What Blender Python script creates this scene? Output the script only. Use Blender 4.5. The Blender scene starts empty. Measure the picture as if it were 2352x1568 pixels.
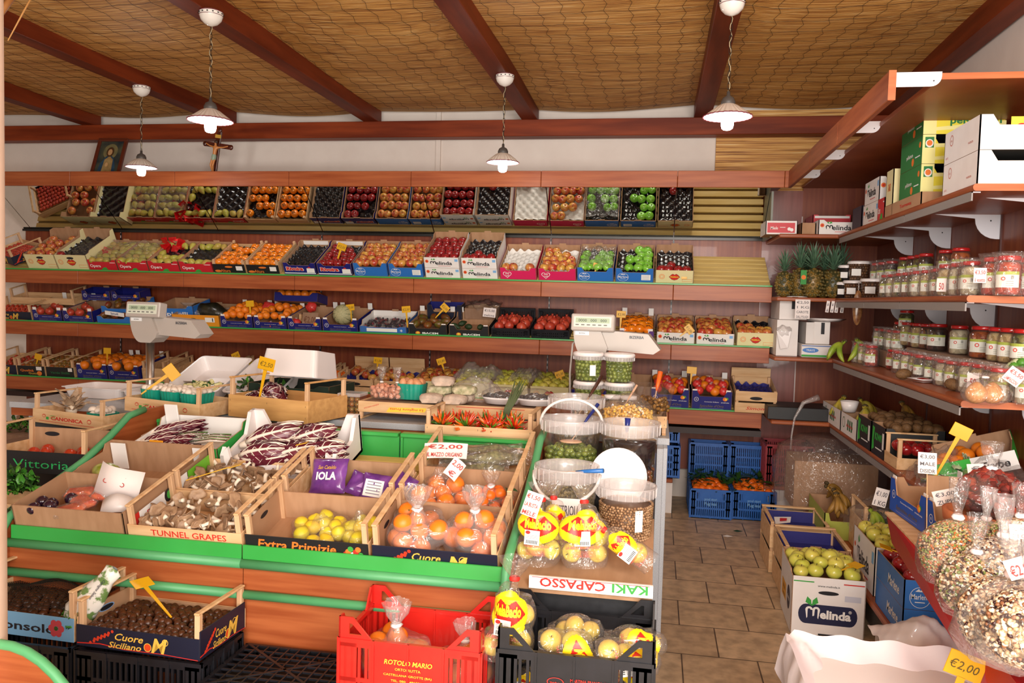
import bpy, math, random
from mathutils import Matrix, Vector
random.seed(7)
R = math.radians
SC = bpy.context.scene
# ---------------------------------------------------------------- camera, world, light, exposure
EYE = Vector((0, 0, 1.6)); FPX = 1848.0
_p, _r, _y = R(3.069), R(1.558), R(10.124)
FWD = Vector((-math.sin(_y)*math.cos(_p), math.cos(_y)*math.cos(_p), -math.sin(_p)))
_r0 = Vector((math.cos(_y), math.sin(_y), 0)); _u0 = _r0.cross(FWD)
RT = _r0*math.cos(_r)+_u0*math.sin(_r); UP = _u0*math.cos(_r)-_r0*math.sin(_r)
cam = bpy.data.objects.new('camera', bpy.data.cameras.new('camera'))
SC.collection.objects.link(cam); SC.camera = cam
cam.data.sensor_width = 36; cam.data.lens = FPX/2352*36; cam.data.clip_start = .05
cam.matrix_world = Matrix(((RT.x, UP.x, -FWD.x, 0), (RT.y, UP.y, -FWD.y, 0), (RT.z, UP.z, -FWD.z, 1.6), (0, 0, 0, 1)))
w = bpy.data.worlds.new('sky'); SC.world = w; w.use_nodes = True
w.node_tree.nodes['Background'].inputs[0].default_value = (1, .95, .88, 1)
w.node_tree.nodes['Background'].inputs[1].default_value = .15
def lamp(name, typ, loc, rot, energy, color=(1, 1, 1), **k):
    l = bpy.data.lights.new(name, typ); l.energy = energy; l.color = color
    for a, v in k.items(): setattr(l, a, v)
    o = bpy.data.objects.new(name, l); SC.collection.objects.link(o); o.location = loc; o.rotation_euler = rot
    return o
lamp('daylight_from_shop_front', 'AREA', (.4, -1.7, 1.55), (R(93), 0, R(4)), 372, (1, .94, .86), shape='RECTANGLE', size=4.8, size_y=2.6)
lamp('open_door_daylight', 'AREA', (.55, .2, 2.25), (R(77), 0, R(8)), 62, (1, .93, .88), shape='RECTANGLE', size=.7, size_y=.5)
SC.view_settings.view_transform = 'Standard'; SC.view_settings.look = 'None'
SC.view_settings.gamma = 1; SC.view_settings.use_curve_mapping = False; SC.view_settings.exposure = 0.0
# measured points of the place: where the sight line of a photo point meets a plane of the room
def ray(x, y): return RT*((x-1176)/FPX)-UP*((y-784)/FPX)+FWD
def PY(x, y, Y): d = ray(x, y); return EYE+d*(Y/d.y)
def PZ(x, y, Z): d = ray(x, y); return EYE+d*((Z-1.6)/d.z)
def PX(x, y, X): d = ray(x, y); return EYE+d*(X/d.x)
# ---------------------------------------------------------------- materials
def lin(h):
    h = h.lstrip('#'); v = [int(h[i:i+2], 16)/255 for i in (0, 2, 4)]
    return tuple(c/12.92 if c <= .04045 else ((c+.055)/1.055)**2.4 for c in v)+(1,)
MATS = {}
def mat(name, c1, c2=None, rough=.5, scale=(8, 8, 8), detail=4, bump=0, spec=.5, metal=0, rnd=None, coat=0, emit=0, kind='noise', coord='Object', lo=.35, hi=.65, trans=0, alpha=None, bscale=None):
    if name in MATS: return MATS[name]
    m = bpy.data.materials.new(name); m.use_nodes = True; MATS[name] = m
    nt = m.node_tree; N = nt.nodes; L = nt.links; b = N['Principled BSDF']
    b.inputs['Roughness'].default_value = rough; b.inputs['Metallic'].default_value = metal
    b.inputs['Specular IOR Level'].default_value = spec; b.inputs['Coat Weight'].default_value = coat
    if trans: b.inputs['Transmission Weight'].default_value = trans
    if alpha is not None: b.inputs['Alpha'].default_value = alpha
    A = lin(c1); b.inputs['Base Color'].default_value = A; m.diffuse_color = A
    if emit: b.inputs['Emission Color'].default_value = A; b.inputs['Emission Strength'].default_value = emit
    out = None
    tc = N.new('ShaderNodeTexCoord'); mp = N.new('ShaderNodeMapping'); mp.inputs['Scale'].default_value = scale
    L.new(tc.outputs[coord], mp.inputs[0])
    if c2:
        if kind == 'voro':
            t = N.new('ShaderNodeTexVoronoi'); t.inputs['Scale'].default_value = 1
            s = N.new('ShaderNodeSeparateColor'); L.new(t.outputs['Color'], s.inputs[0]); f = s.outputs[0]
        else:
            t = N.new('ShaderNodeTexNoise'); t.inputs['Scale'].default_value = 1; t.inputs['Detail'].default_value = detail; f = t.outputs['Fac']
        L.new(mp.outputs[0], t.inputs[0])
        rp = N.new('ShaderNodeValToRGB'); rp.color_ramp.elements[0].position = lo; rp.color_ramp.elements[1].position = hi
        rp.color_ramp.elements[0].color = A; rp.color_ramp.elements[1].color = lin(c2)
        L.new(f, rp.inputs[0]); out = rp.outputs[0]; tex = t
    if rnd:
        oi = N.new('ShaderNodeObjectInfo'); r2 = N.new('ShaderNodeValToRGB'); cr = r2.color_ramp
        cr.elements[0].color = lin(rnd[0]); cr.elements[1].color = lin(rnd[-1])
        for i, c in enumerate(rnd[1:-1]): e = cr.elements.new((i+1)/(len(rnd)-1)); e.color = lin(c)
        L.new(oi.outputs['Random'], r2.inputs[0])
        if out:
            mx = N.new('ShaderNodeMix'); mx.data_type = 'RGBA'; mx.inputs[0].default_value = .5
            L.new(out, mx.inputs[6]); L.new(r2.outputs[0], mx.inputs[7]); out = mx.outputs[2]
        else: out = r2.outputs[0]
    if out: L.new(out, b.inputs['Base Color'])
    if bump:
        bt = N.new('ShaderNodeTexNoise'); bt.inputs['Scale'].default_value = bscale or 1; bt.inputs['Detail'].default_value = 3
        L.new(mp.outputs[0] if not bscale else tc.outputs[coord], bt.inputs[0])
        bp = N.new('ShaderNodeBump'); bp.inputs['Strength'].default_value = bump; bp.inputs['Distance'].default_value = .01
        L.new(bt.outputs['Fac'], bp.inputs['Height']); L.new(bp.outputs[0], b.inputs['Normal'])
    return m
def film(name, tint='#ffffff', haze=.12, gloss=.2, crease=25, strength=.6, rough=.12):
    """thin clear plastic: lets light through, with creased highlights and a little milkiness"""
    if name in MATS: return MATS[name]
    m = bpy.data.materials.new(name); m.use_nodes = True; MATS[name] = m
    nt = m.node_tree; N = nt.nodes; L = nt.links; N.remove(N['Principled BSDF']); o = N['Material Output']
    tr = N.new('ShaderNodeBsdfTransparent'); tr.inputs[0].default_value = lin(tint)
    gl = N.new('ShaderNodeBsdfGlossy'); gl.inputs['Roughness'].default_value = rough
    df = N.new('ShaderNodeBsdfDiffuse'); df.inputs[0].default_value = lin('#f4ecea')
    tc = N.new('ShaderNodeTexCoord'); no = N.new('ShaderNodeTexNoise'); no.inputs['Scale'].default_value = crease; no.inputs['Detail'].default_value = 2; no.inputs['Distortion'].default_value = 1.5
    L.new(tc.outputs['Object'], no.inputs[0])
    bp = N.new('ShaderNodeBump'); bp.inputs['Strength'].default_value = strength; bp.inputs['Distance'].default_value = .03
    L.new(no.outputs['Fac'], bp.inputs['Height']); L.new(bp.outputs[0], gl.inputs['Normal'])
    lw = N.new('ShaderNodeLayerWeight'); lw.inputs[0].default_value = .25
    ma = N.new('ShaderNodeMath'); ma.operation = 'MULTIPLY_ADD'; ma.inputs[1].default_value = .38; ma.inputs[2].default_value = gloss*.6
    L.new(lw.outputs['Facing'], ma.inputs[0])
    m1 = N.new('ShaderNodeMixShader'); m1.inputs[0].default_value = haze; L.new(tr.outputs[0], m1.inputs[1]); L.new(df.outputs[0], m1.inputs[2])
    m2 = N.new('ShaderNodeMixShader'); L.new(ma.outputs[0], m2.inputs[0]); L.new(m1.outputs[0], m2.inputs[1]); L.new(gl.outputs[0], m2.inputs[2])
    L.new(m2.outputs[0], o.inputs[0]); m.diffuse_color = (.8, .8, .8, .4)
    return m
def plain(h, rough=.45, **k): return mat('plain_'+h.strip('#')+('' if rough == .45 else '_%d' % (rough*100)), h, rough=rough, **k)
CHERRY = mat('cherry_laminate', '#924622', '#ac5e34', .4, (2, 2, 34), detail=6, bump=.02, coat=.04, spec=.35)
CHERRYX = mat('cherry_laminate_side', '#8e4422', '#a45830', .42, (3, 3, 40), detail=6, bump=.02, coat=.04, spec=.35)
CHERRYV = mat('cherry_panel', '#762f16', '#884222', .42, (40, 40, 2), detail=6, coat=.05, spec=.4)
CHERRYE = mat('cherry_edge', '#b05c30', '#c06a3c', .4, (5, 20, 60))
BEAM = mat('stained_beam', '#5a1e0a', '#7c3214', .5, (12, 1.2, 12), detail=6, bump=.05, spec=.25)
BEAMX = mat('stained_beam_cross', '#66240c', '#8a3a18', .5, (1.5, 10, 14), detail=6, bump=.05, spec=.25)
PINE = mat('pale_crate_wood', '#d2a474', '#e4be90', .7, (4, 30, 30), detail=5, bump=.1)
PINEV = mat('crate_post_wood', '#c89c74', '#dcb48c', .7, (40, 40, 4), detail=5, bump=.1)
SLAT = mat('yellow_slat_wood', '#cfae62', '#dcc07c', .5, (3, 30, 30), detail=5, bump=.05)
KRAFT = mat('brown_cardboard', '#a9805e', '#b58c6a', .8, (30, 4, 8), bump=.03)
KRAFTD = mat('dull_cardboard', '#8a6a52', '#977660', .85, (20, 4, 8))
GREENM = mat('green_enamel', '#329c42', '#38a44a', .35, (5, 5, 5), coat=.2)
GREENR = mat('green_rubber_edge', '#4f9c66', '#57a46c', .45, (6, 6, 6))
WALLM = mat('white_plaster', '#dfd2c8', '#e4d8ce', .85, (6, 6, 6), bump=.03)
GREY = mat('speckled_grey_laminate', '#a6a8ae', '#c2c4c8', .4, (300, 300, 300))
STEEL = mat('brushed_steel', '#b8b2ac', '#c8c2bc', .3, (60, 60, 3), metal=1)
WHITEP = mat('white_plastic', '#ece4e2', rough=.3)
WHITEC = mat('white_card', '#e9e2de', '#eee8e4', .7, (10, 10, 10))
BLACKP = mat('black_plastic', '#17171b', '#202026', .35, (12, 12, 12))
SCALEP = mat('scale_housing_plastic', '#b4aaa2', '#bab0a8', .35, (5, 5, 5))
BRACKET = mat('white_bracket_paint', '#d4d2d8', rough=.4)
GLASSF = film('jar_glass', haze=.02, gloss=.16, crease=3, strength=.05, rough=.04)
BAGF = film('clear_bag_film', haze=.05, gloss=.13)
BAGM = film('milky_bag_film', haze=.16, gloss=.14, crease=18)
WRAPF = film('jar_wrap_film', haze=.035, gloss=.10, crease=22, strength=.8)
TUBF = film('milky_tub_plastic', haze=.3, gloss=.08, crease=4, strength=.05, rough=.15)
TUBC = film('clear_tub_plastic', haze=.015, gloss=.06, crease=4, strength=.05, rough=.08)
# ---------------------------------------------------------------- mesh builder
_txt = {}
def text2d(s, bold=0, shear=0):
    k = (s, bold, shear)
    if k not in _txt:
        c = bpy.data.curves.new('t', 'FONT'); c.body = s; c.size = 1; c.offset = bold; c.shear = shear; c.align_x = 'CENTER'; c.resolution_u = 2
        o = bpy.data.objects.new('t', c); me = bpy.data.meshes.new_from_object(o)
        vs = [tuple(v.co[:2]) for v in me.vertices]; fs = [tuple(p.vertices) for p in me.polygons]
        bpy.data.objects.remove(o); bpy.data.curves.remove(c); bpy.data.meshes.remove(me)
        _txt[k] = (vs, fs)
    return _txt[k]
class MB:
    def __init__(s): s.v = []; s.f = []; s.mi = []; s.m = []; s.sm = []; s.T = Matrix()
    def mid(s, m):
        if m not in s.m: s.m.append(m)
        return s.m.index(m)
    def add(s, vs, fs, m, smooth=False):
        n = len(s.v); s.v += [tuple(s.T @ Vector(v)) for v in vs]; i = s.mid(m)
        for f in fs: s.f.append(tuple(n+a for a in f)); s.mi.append(i); s.sm.append(smooth)
        return s
    def box(s, x0, x1, y0, y1, z0, z1, m):
        return s.add([(x, y, z) for x in (x0, x1) for y in (y0, y1) for z in (z0, z1)],
                     [(0, 1, 3, 2), (4, 6, 7, 5), (0, 4, 5, 1), (2, 3, 7, 6), (0, 2, 6, 4), (1, 5, 7, 3)], m)
    def bbox(s, x0, x1, y0, y1, z0, z1, m, b=.004):
        """box with chamfered edges"""
        V = []; F = []
        for ax in range(3):
            pass
        lo = (x0, y0, z0); hi = (x1, y1, z1); idx = {}
        for sx in (0, 1):
            for sy in (0, 1):
                for sz in (0, 1):
                    c = [(lo, hi)[q][i] for i, q in enumerate((sx, sy, sz))]; d = [b if q == 0 else -b for q in (sx, sy, sz)]
                    for a in range(3):
                        p = list(c)
                        for j in range(3):
                            if j != a: p[j] += d[j]
                        idx[(sx, sy, sz, a)] = len(V); V.append(tuple(p))
        for a in range(3):
            for q in (0, 1):
                o = [j for j in range(3) if j != a]; r = []
                for (u, v) in ((0, 0), (1, 0), (1, 1), (0, 1)):
                    k = [0, 0, 0]; k[a] = q; k[o[0]] = u; k[o[1]] = v; r.append(idx[(*k, a)])
                F.append(tuple(r))
        for a in range(3):
            o = [j for j in range(3) if j != a]
            for (u, v) in ((0, 0), (1, 0), (1, 1), (0, 1)):
                k0 = [0, 0, 0]; k0[o[0]] = u; k0[o[1]] = v; k1 = list(k0); k1[a] = 1
                F.append((idx[(*k0, o[0])], idx[(*k0, o[1])], idx[(*k1, o[1])], idx[(*k1, o[0])]))
        for sx in (0, 1):
            for sy in (0, 1):
                for sz in (0, 1): F.append(tuple(idx[(sx, sy, sz, a)] for a in range(3)))
        return s.add(V, F, m)
    def bar(s, a, b, w, h, m, up=(0, 0, 1)):
        a = Vector(a); b = Vector(b); d = (b-a).normalized(); u = Vector(up); r = d.cross(u)
        if r.length < 1e-4: r = d.cross(Vector((1, 0, 0)))
        r.normalize(); u = r.cross(d); V = []
        for p in (a, b):
            for i, j in ((-1, -1), (1, -1), (1, 1), (-1, 1)): V.append(p+r*(i*w/2)+u*(j*h/2))
        return s.add(V, [(0, 1, 2, 3), (7, 6, 5, 4), (0, 4, 5, 1), (1, 5, 6, 2), (2, 6, 7, 3), (3, 7, 4, 0)], m)
    def tube(s, pts, r, m, n=8, caps=True):
        pts = [Vector(p) for p in pts]; k = len(pts); V = []; rs = r if isinstance(r, (list, tuple)) else [r]*k
        ref = None
        for i, p in enumerate(pts):
            d = (pts[min(i+1, k-1)]-pts[max(i-1, 0)]).normalized()
            if ref is None: ref = d.cross(Vector((0, 0, 1))) if abs(d.z) < .9 else d.cross(Vector((1, 0, 0)))
            ref = (ref-d*ref.dot(d)).normalized(); q = d.cross(ref)
            for j in range(n): a = 2*math.pi*j/n; V.append(p+(ref*math.cos(a)+q*math.sin(a))*rs[i])
        F = [(i*n+j, i*n+(j+1) % n, (i+1)*n+(j+1) % n, (i+1)*n+j) for i in range(k-1) for j in range(n)]
        if caps: F += [tuple(range(n))[::-1], tuple((k-1)*n+j for j in range(n))]
        return s.add(V, F, m, True)
    def lathe(s, prof, m, n=24, c=(0, 0, 0), wob=None, capb=False, capt=False, sx=1, sy=1):
        V = []; F = []; k = len(prof)
        for i, (r, z) in enumerate(prof):
            for j in range(n):
                a = 2*math.pi*j/n; q = r*(wob(a, z) if wob else 1)
                V.append((c[0]+q*math.cos(a)*sx, c[1]+q*math.sin(a)*sy, c[2]+z))
        F = [(i*n+j, i*n+(j+1) % n, (i+1)*n+(j+1) % n, (i+1)*n+j) for i in range(k-1) for j in range(n)]
        if capb: F.append(tuple(range(n))[::-1])
        if capt: F.append(tuple((k-1)*n+j for j in range(n)))
        return s.add(V, F, m, True)
    def prism(s, pts, d, m, mback=None, medge=None, axis='y'):
        """outline pts in (x,z), from y=0 to y=d"""
        n = len(pts); V = [(x, 0, z) for x, z in pts]+[(x, d, z) for x, z in pts]
        s.add(V, [tuple(range(n))], m); s.add(V, [tuple(range(2*n-1, n-1, -1))], mback or m)
        s.add(V, [(i, i+n, (i+1) % n+n, (i+1) % n) for i in range(n)], medge or mback or m); return s
    def ell(s, c, r, m, n=12, k=8, rot=None, f=None):
        V = [];
        for i in range(k+1):
            t = math.pi*i/k
            for j in range(n):
                a = 2*math.pi*j/n; p = Vector((math.sin(t)*math.cos(a), math.sin(t)*math.sin(a), math.cos(t)))
                if f: p = f(p)
                p = Vector((p.x*r[0], p.y*r[1], p.z*r[2]))
                if rot: p = rot @ p
                V.append(p+Vector(c))
        F = [(i*n+j, (i+1)*n+j, (i+1)*n+(j+1) % n, i*n+(j+1) % n) for i in range(k) for j in range(n)]
        return s.add(V, F, m, True)
    def text(s, t, size, m, x=0, z=0, y=-.0012, bold=.01, shear=0, rot=0, sx=1, width=None):
        """lettering on a plane facing -y, centred at x with base line z"""
        vs, fs = text2d(t, bold, shear)
        if not vs: return s
        if width:
            W = max(v[0] for v in vs)-min(v[0] for v in vs); sx = width/(W*size)
        c, q = math.cos(rot), math.sin(rot)
        return s.add([(x+(a*c*sx-b*q)*size, y, z+(a*q*sx+b*c)*size) for a, b in vs], fs, m)
    def rect(s, x0, x1, z0, z1, m, y=-.0006): return s.add([(x0, y, z0), (x1, y, z0), (x1, y, z1), (x0, y, z1)], [(0, 1, 2, 3)], m)
    def disc(s, x, z, rx, rz, m, y=-.0008, n=20):
        return s.add([(x+rx*math.cos(2*math.pi*i/n), y, z+rz*math.sin(2*math.pi*i/n)) for i in range(n)], [tuple(range(n))], m)
    def ring(s, x, z, rx, rz, t, m, y=-.0009, n=24):
        V = [];
        for k in (1, 1-t): V += [(x+k*rx*math.cos(2*math.pi*i/n), y, z+k*rz*math.sin(2*math.pi*i/n)) for i in range(n)]
        return s.add(V, [(i, (i+1) % n, n+(i+1) % n, n+i) for i in range(n)], m)
    def poly(s, pts, m, y=-.0008): return s.add([(x, y, z) for x, z in pts], [tuple(range(len(pts)))], m)
    def build(s, name, parent=None, M=None, label=None):
        me = bpy.data.meshes.new(name); me.from_pydata([tuple(v) for v in s.v], [], s.f)
        for m in s.m: me.materials.append(m)
        me.polygons.foreach_set('material_index', s.mi); me.polygons.foreach_set('use_smooth', s.sm); me.update()
        o = bpy.data.objects.new(name, me); SC.collection.objects.link(o)
        if parent: o.parent = parent
        if M is not None: o.matrix_basis = M
        if label: o['label'] = label
        return o
def TR(x=0, y=0, z=0, rz=0, rx=0, ry=0, s=1):
    return Matrix.Translation((x, y, z)) @ Matrix.Rotation(R(rz), 4, 'Z') @ Matrix.Rotation(R(ry), 4, 'Y') @ Matrix.Rotation(R(rx), 4, 'X') @ Matrix.Scale(s, 4)
def tag(o, label, cat, group=None, kind=None):
    o['label'] = label; o['category'] = cat
    if group: o['group'] = group
    if kind: o['kind'] = kind
    return o
def thing(name, label, cat, M=None, group=None):
    o = bpy.data.objects.new(name, None); SC.collection.objects.link(o); o.empty_display_size = .05
    if M is not None: o.matrix_basis = M
    return tag(o, label, cat, group)
def struct(name, mb):
    o = mb.build(name); o['kind'] = 'structure'; return o
def clone(src, M, label=None, group=None, scale=1):
    c = src.copy(); SC.collection.objects.link(c); c.parent = None; c.matrix_basis = M
    if label: c['label'] = label
    if group: c['group'] = group
    for ch in KIDS.get(src.name, []):
        d = ch.copy(); SC.collection.objects.link(d); d.parent = c; d.matrix_parent_inverse = Matrix(); d.matrix_basis = ch.matrix_basis
        for g in KIDS.get(ch.name, []):
            e = g.copy(); SC.collection.objects.link(e); e.parent = d; e.matrix_basis = g.matrix_basis
    return c
KIDS = {}
def kid(par, ch): KIDS.setdefault(par.name, []).append(ch); return ch
# ================================================================= THE SETTING
tile = bpy.data.materials.new('stone_tiles'); tile.use_nodes = True
N = tile.node_tree.nodes; L = tile.node_tree.links; b = N['Principled BSDF']; b.inputs['Roughness'].default_value = .45
tc = N.new('ShaderNodeTexCoord'); br = N.new('ShaderNodeTexBrick'); L.new(tc.outputs['Object'], br.inputs[0])
br.inputs['Scale'].default_value = 1; br.inputs['Brick Width'].default_value = .335; br.inputs['Row Height'].default_value = .335; br.inputs['Mortar Size'].default_value = .0035
br.inputs['Color1'].default_value = lin('#b89a78'); br.inputs['Color2'].default_value = lin('#c8aa86'); br.inputs['Mortar'].default_value = lin('#5c4836')
no = N.new('ShaderNodeTexNoise'); no.inputs['Scale'].default_value = 14; no.inputs['Detail'].default_value = 8; L.new(tc.outputs['Object'], no.inputs[0])
rp = N.new('ShaderNodeValToRGB'); rp.color_ramp.elements[0].color = (.6, .6, .6, 1); rp.color_ramp.elements[0].position = .35; rp.color_ramp.elements[1].position = .62; rp.color_ramp.elements[1].color = (1.1, 1.1, 1.1, 1)
L.new(no.outputs['Fac'], rp.inputs[0]); mx = N.new('ShaderNodeMix'); mx.data_type = 'RGBA'; mx.blend_type = 'MULTIPLY'; mx.inputs[0].default_value = .8
L.new(br.outputs[0], mx.inputs[6]); L.new(rp.outputs[0], mx.inputs[7]); L.new(mx.outputs[2], b.inputs['Base Color'])
bp = N.new('ShaderNodeBump'); bp.inputs['Strength'].default_value = .25; L.new(no.outputs['Fac'], bp.inputs['Height']); L.new(bp.outputs[0], b.inputs['Normal'])
struct('floor', MB().add([(-6.5, -2.5, 0), (3, -2.5, 0), (3, 7, 0), (-6.5, 7, 0)], [(0, 1, 2, 3)], tile))
struct('wall_back', MB().box(-6.6, 1.8, 6.74, 6.86, 0, 3.3, WALLM))
struct('wall_right', MB().box(1.74, 1.86, 2.2, 6.74, 0, 3.3, WALLM))
struct('wall_left', MB().box(-6.6, -6.5, -1, 6.74, 0, 3.3, WALLM))
# reed matting: fine straws running along x, held by netting
reed = bpy.data.materials.new('reed_matting'); reed.use_nodes = True
N = reed.node_tree.nodes; L = reed.node_tree.links; b = N['Principled BSDF']; b.inputs['Roughness'].default_value = .55
tc = N.new('ShaderNodeTexCoord')
def noi(sc, det, dis=0):
    mp = N.new('ShaderNodeMapping'); mp.inputs['Scale'].default_value = sc; L.new(tc.outputs['Object'], mp.inputs[0])
    n = N.new('ShaderNodeTexNoise'); n.inputs['Scale'].default_value = 1; n.inputs['Detail'].default_value = det; n.inputs['Distortion'].default_value = dis; L.new(mp.outputs[0], n.inputs[0]); return n
n1 = noi((2.2, 115, 115), 3); n2 = noi((.9, 3, 3), 2); n3 = noi((7, 160, 160), 1)
rp = N.new('ShaderNodeValToRGB'); cr = rp.color_ramp; cr.elements[0].position = .3; cr.elements[0].color = lin('#7c4a20'); cr.elements[1].position = .72; cr.elements[1].color = lin('#ffe4ac')
for p, c in ((.42, '#c48a46'), (.55, '#e0aa5c'), (.64, '#f0c078')): e = cr.elements.new(p); e.color = lin(c)
L.new(n1.outputs['Fac'], rp.inputs[0])
r2 = N.new('ShaderNodeValToRGB'); r2.color_ramp.elements[0].color = (.82, .78, .72, 1); r2.color_ramp.elements[0].position = .35; r2.color_ramp.elements[1].position = .65
L.new(n2.outputs['Fac'], r2.inputs[0]); mx = N.new('ShaderNodeMix'); mx.data_type = 'RGBA'; mx.blend_type = 'MULTIPLY'; mx.inputs[0].default_value = 1
L.new(rp.outputs[0], mx.inputs[6]); L.new(r2.outputs[0], mx.inputs[7])
L.new(mx.outputs[2], b.inputs['Base Color'])
bp = N.new('ShaderNodeBump'); bp.inputs['Strength'].default_value = .7; bp.inputs['Distance'].default_value = .01; L.new(n1.outputs['Fac'], bp.inputs['Height']); L.new(bp.outputs[0], b.inputs['Normal'])
RAFX = [-5.12, -3.78, -2.44, -1.08, .30, 1.66]
def cz(x, y):
    t = 0
    for a, c in zip(RAFX, RAFX[1:]):
        if a <= x <= c: t = math.sin(math.pi*(x-a)/(c-a))
    return 3.17+.012*math.sin(x*3+y*2)+.03*(1-t)*0-.03*t*(.4+.6*math.sin(y*1.7)**2)
NX, NY = 96, 40; V = []; F = []
for j in range(NY+1):
    for i in range(NX+1):
        x = -6.5+i*(8.24)/NX; y = -1+j*7.66/NY; V.append((x, y, cz(x, y)))
for j in range(NY):
    for i in range(NX): a = j*(NX+1)+i; F.append((a, a+NX+1, a+NX+2, a+1))
struct('ceiling', MB().add(V, F, reed, True))
struct('trim_1', MB().box(.42, 1.72, 6.70, 6.735, 2.3, 3.14, reed))          # reed matting on the wall end
# chicken wire under the matting
WIRE = plain('#4a3a24', .5, metal=.4); mb = MB(); random.seed(3)
for i in range(62):
    x0 = -6.2+i*.128; pts = []
    for j in range(45):
        y = 2.6+j*.09; x = x0+.012*(1 if j % 2 else -1)+.015*math.sin(y*2+i)
        pts.append((x, y, cz(x, y)-.006))
    if not any(abs(x0-r) < .05 for r in RAFX): mb.tube(pts, .0012, WIRE, 3, False)
for j in range(20):
    y0 = 2.9+j*.19; pts = [(x, y0+.01*math.sin(x*9+j)+.01*(-1)**k, cz(x, y0)-.006) for k, x in ((k, -6.2+k*.13) for k in range(61))]
    mb.tube(pts, .0010, WIRE, 3, False)
o = mb.build('wire_netting'); o['kind'] = 'structure'
for i, x in enumerate(RAFX):
    tag(MB().bbox(x-.065, x+.065, 1.2, 6.66, 3.06, 3.20, BEAM).build('ceiling_rafter'), ('dark red-brown rafter at the far left end of the ceiling', 'dark red-brown rafter carrying the lamp farthest to the left', 'dark red-brown rafter carrying the near lamp on the left', 'dark red-brown rafter carrying the lamp in the middle of the shop', 'dark red-brown rafter carrying the near lamp on the right', 'dark red-brown rafter against the right wall')[i], 'beam', 'rafters under the reed ceiling')
tag(MB().bbox(-6.5, 1.73, 6.56, 6.69, 2.925, 3.06, BEAMX).build('wall_beam'), 'long red-brown timber beam running across the top of the back wall', 'beam')
struct('trim_2', MB().box(-1.905, -1.865, 6.715, 6.74, 2.3, 3.2, WALLM))
# pillar edge at the left
q = PY(6, 780, 1.9)
struct('trim_3', MB().lathe([(.1, 0), (.1, 3.1)], mat('cream_pillar', '#ecd0bc', '#e4c6b0', rough=.7), 48, c=(q.x-.125, 1.9, 0)))
struct('baseboard_back', MB().box(-5.8, .165, 6.18, 6.22, 0, .234, WHITEC)); struct('baseboard_corner', MB().box(.83, 1.25, 6.18, 6.22, 0, .234, WHITEC))
mb = MB(); a = PY(86, -30, 2.6); b2 = PY(18, 94, 2.5)
mb.tube([a, (a+b2)/2+Vector((.004, 0, .008)), b2], [.0035, .003, .002], plain('#c08c50', .6), 6)
a = PY(-6, 40, 2.6); b2 = PY(38, -20, 2.7); mb.tube([a, b2], .012, plain('#a86f3c', .6), 6)
tag(mb.build('loose_reed'), 'loose straw hanging from the ceiling edge in the top left corner', 'straw')
# ================================================================= BACK WALL UNIT
YF = 6.2; XL, XR = -5.85, .835
JX = [PY(x, 650, YF).x for x in (676, 950, 1243, 1547)]; JX = [JX[0]-3, JX[0]-2, JX[0]-1]+JX
wall = thing('wall_shelving', 'long cherry-red wall shelving unit of fruit shelves along the back wall', 'shelving', TR(0, 0, 0))
pm = MB(); pm.box(XL, XR, 6.66, 6.70, .25, 2.42, CHERRYV); pm.build('back_panel', wall)
mb = MB()
for px in (277, 739, 993, 1266, 1548, 1762):
    x = PY(px, 535, 6.65).x
    mb.box(x-.006, x+.006, 6.652, 6.66, .25, 2.14, BLACKP)
    for k in range(42): mb.box(x-.003, x+.003, 6.648, 6.655, .3+k*.045, .322+k*.045, plain('#c9b6b2', .4))
mb.build('slotted_upright', wall)
def fascia(y, z0, z1, joints, name='shelf_front', m=CHERRY, xl=XL, xr=XR):
    js = [xl]+[j for j in joints if xl < j < xr]+[xr]
    for a, c in zip(js, js[1:]): MB().bbox(a+.0012, c-.0012, y, y+.025, z0, z1, m, .003).build(name, wall)
TJ = [PY(x, 395, 6.0).x for x in (160, 401, 663, 944, 1243, 1557)]
fascia(6.0, 2.436, 2.555, TJ+[.86], 'canopy_front', m=CHERRY, xr=.905)
MB().box(XL, .9, 6.03, 6.66, 2.50, 2.52, CHERRYX).build('canopy_top', wall)
DECK = {}
def deck(n, zf, tilt, edge=True, fas=.115, xr=XR, ln=.46):
    T = TR(0, YF, zf, rx=tilt); DECK[n] = (zf, tilt, T)
    fascia(YF, zf-fas, zf, JX, xr=xr)
    if edge: MB().bbox(XL, xr, YF-.004, YF+.026, zf, zf+.012, GREENM, .002).build('green_edge', wall)
    t = math.tan(R(tilt))
    nslat = 7; ln = .495
    for j in range(nslat):
        mb = MB(); mb.T = T; y0 = .03+j*ln/nslat; mb.bbox(XL, xr-.01, y0, y0+ln/nslat-.022, -.018, -.002, SLAT, .002)
        mb.build('deck_slat', wall)
    mb = MB(); mb.T = T
    mb.box(XL, xr-.02, .02, ln, -.035, -.022, plain('#8c7040', .6)); mb.build('deck_board', wall)
deck(1, 1.735, 29); deck(2, 1.283, 14); deck(3, .795, 11, xr=.80)
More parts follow.
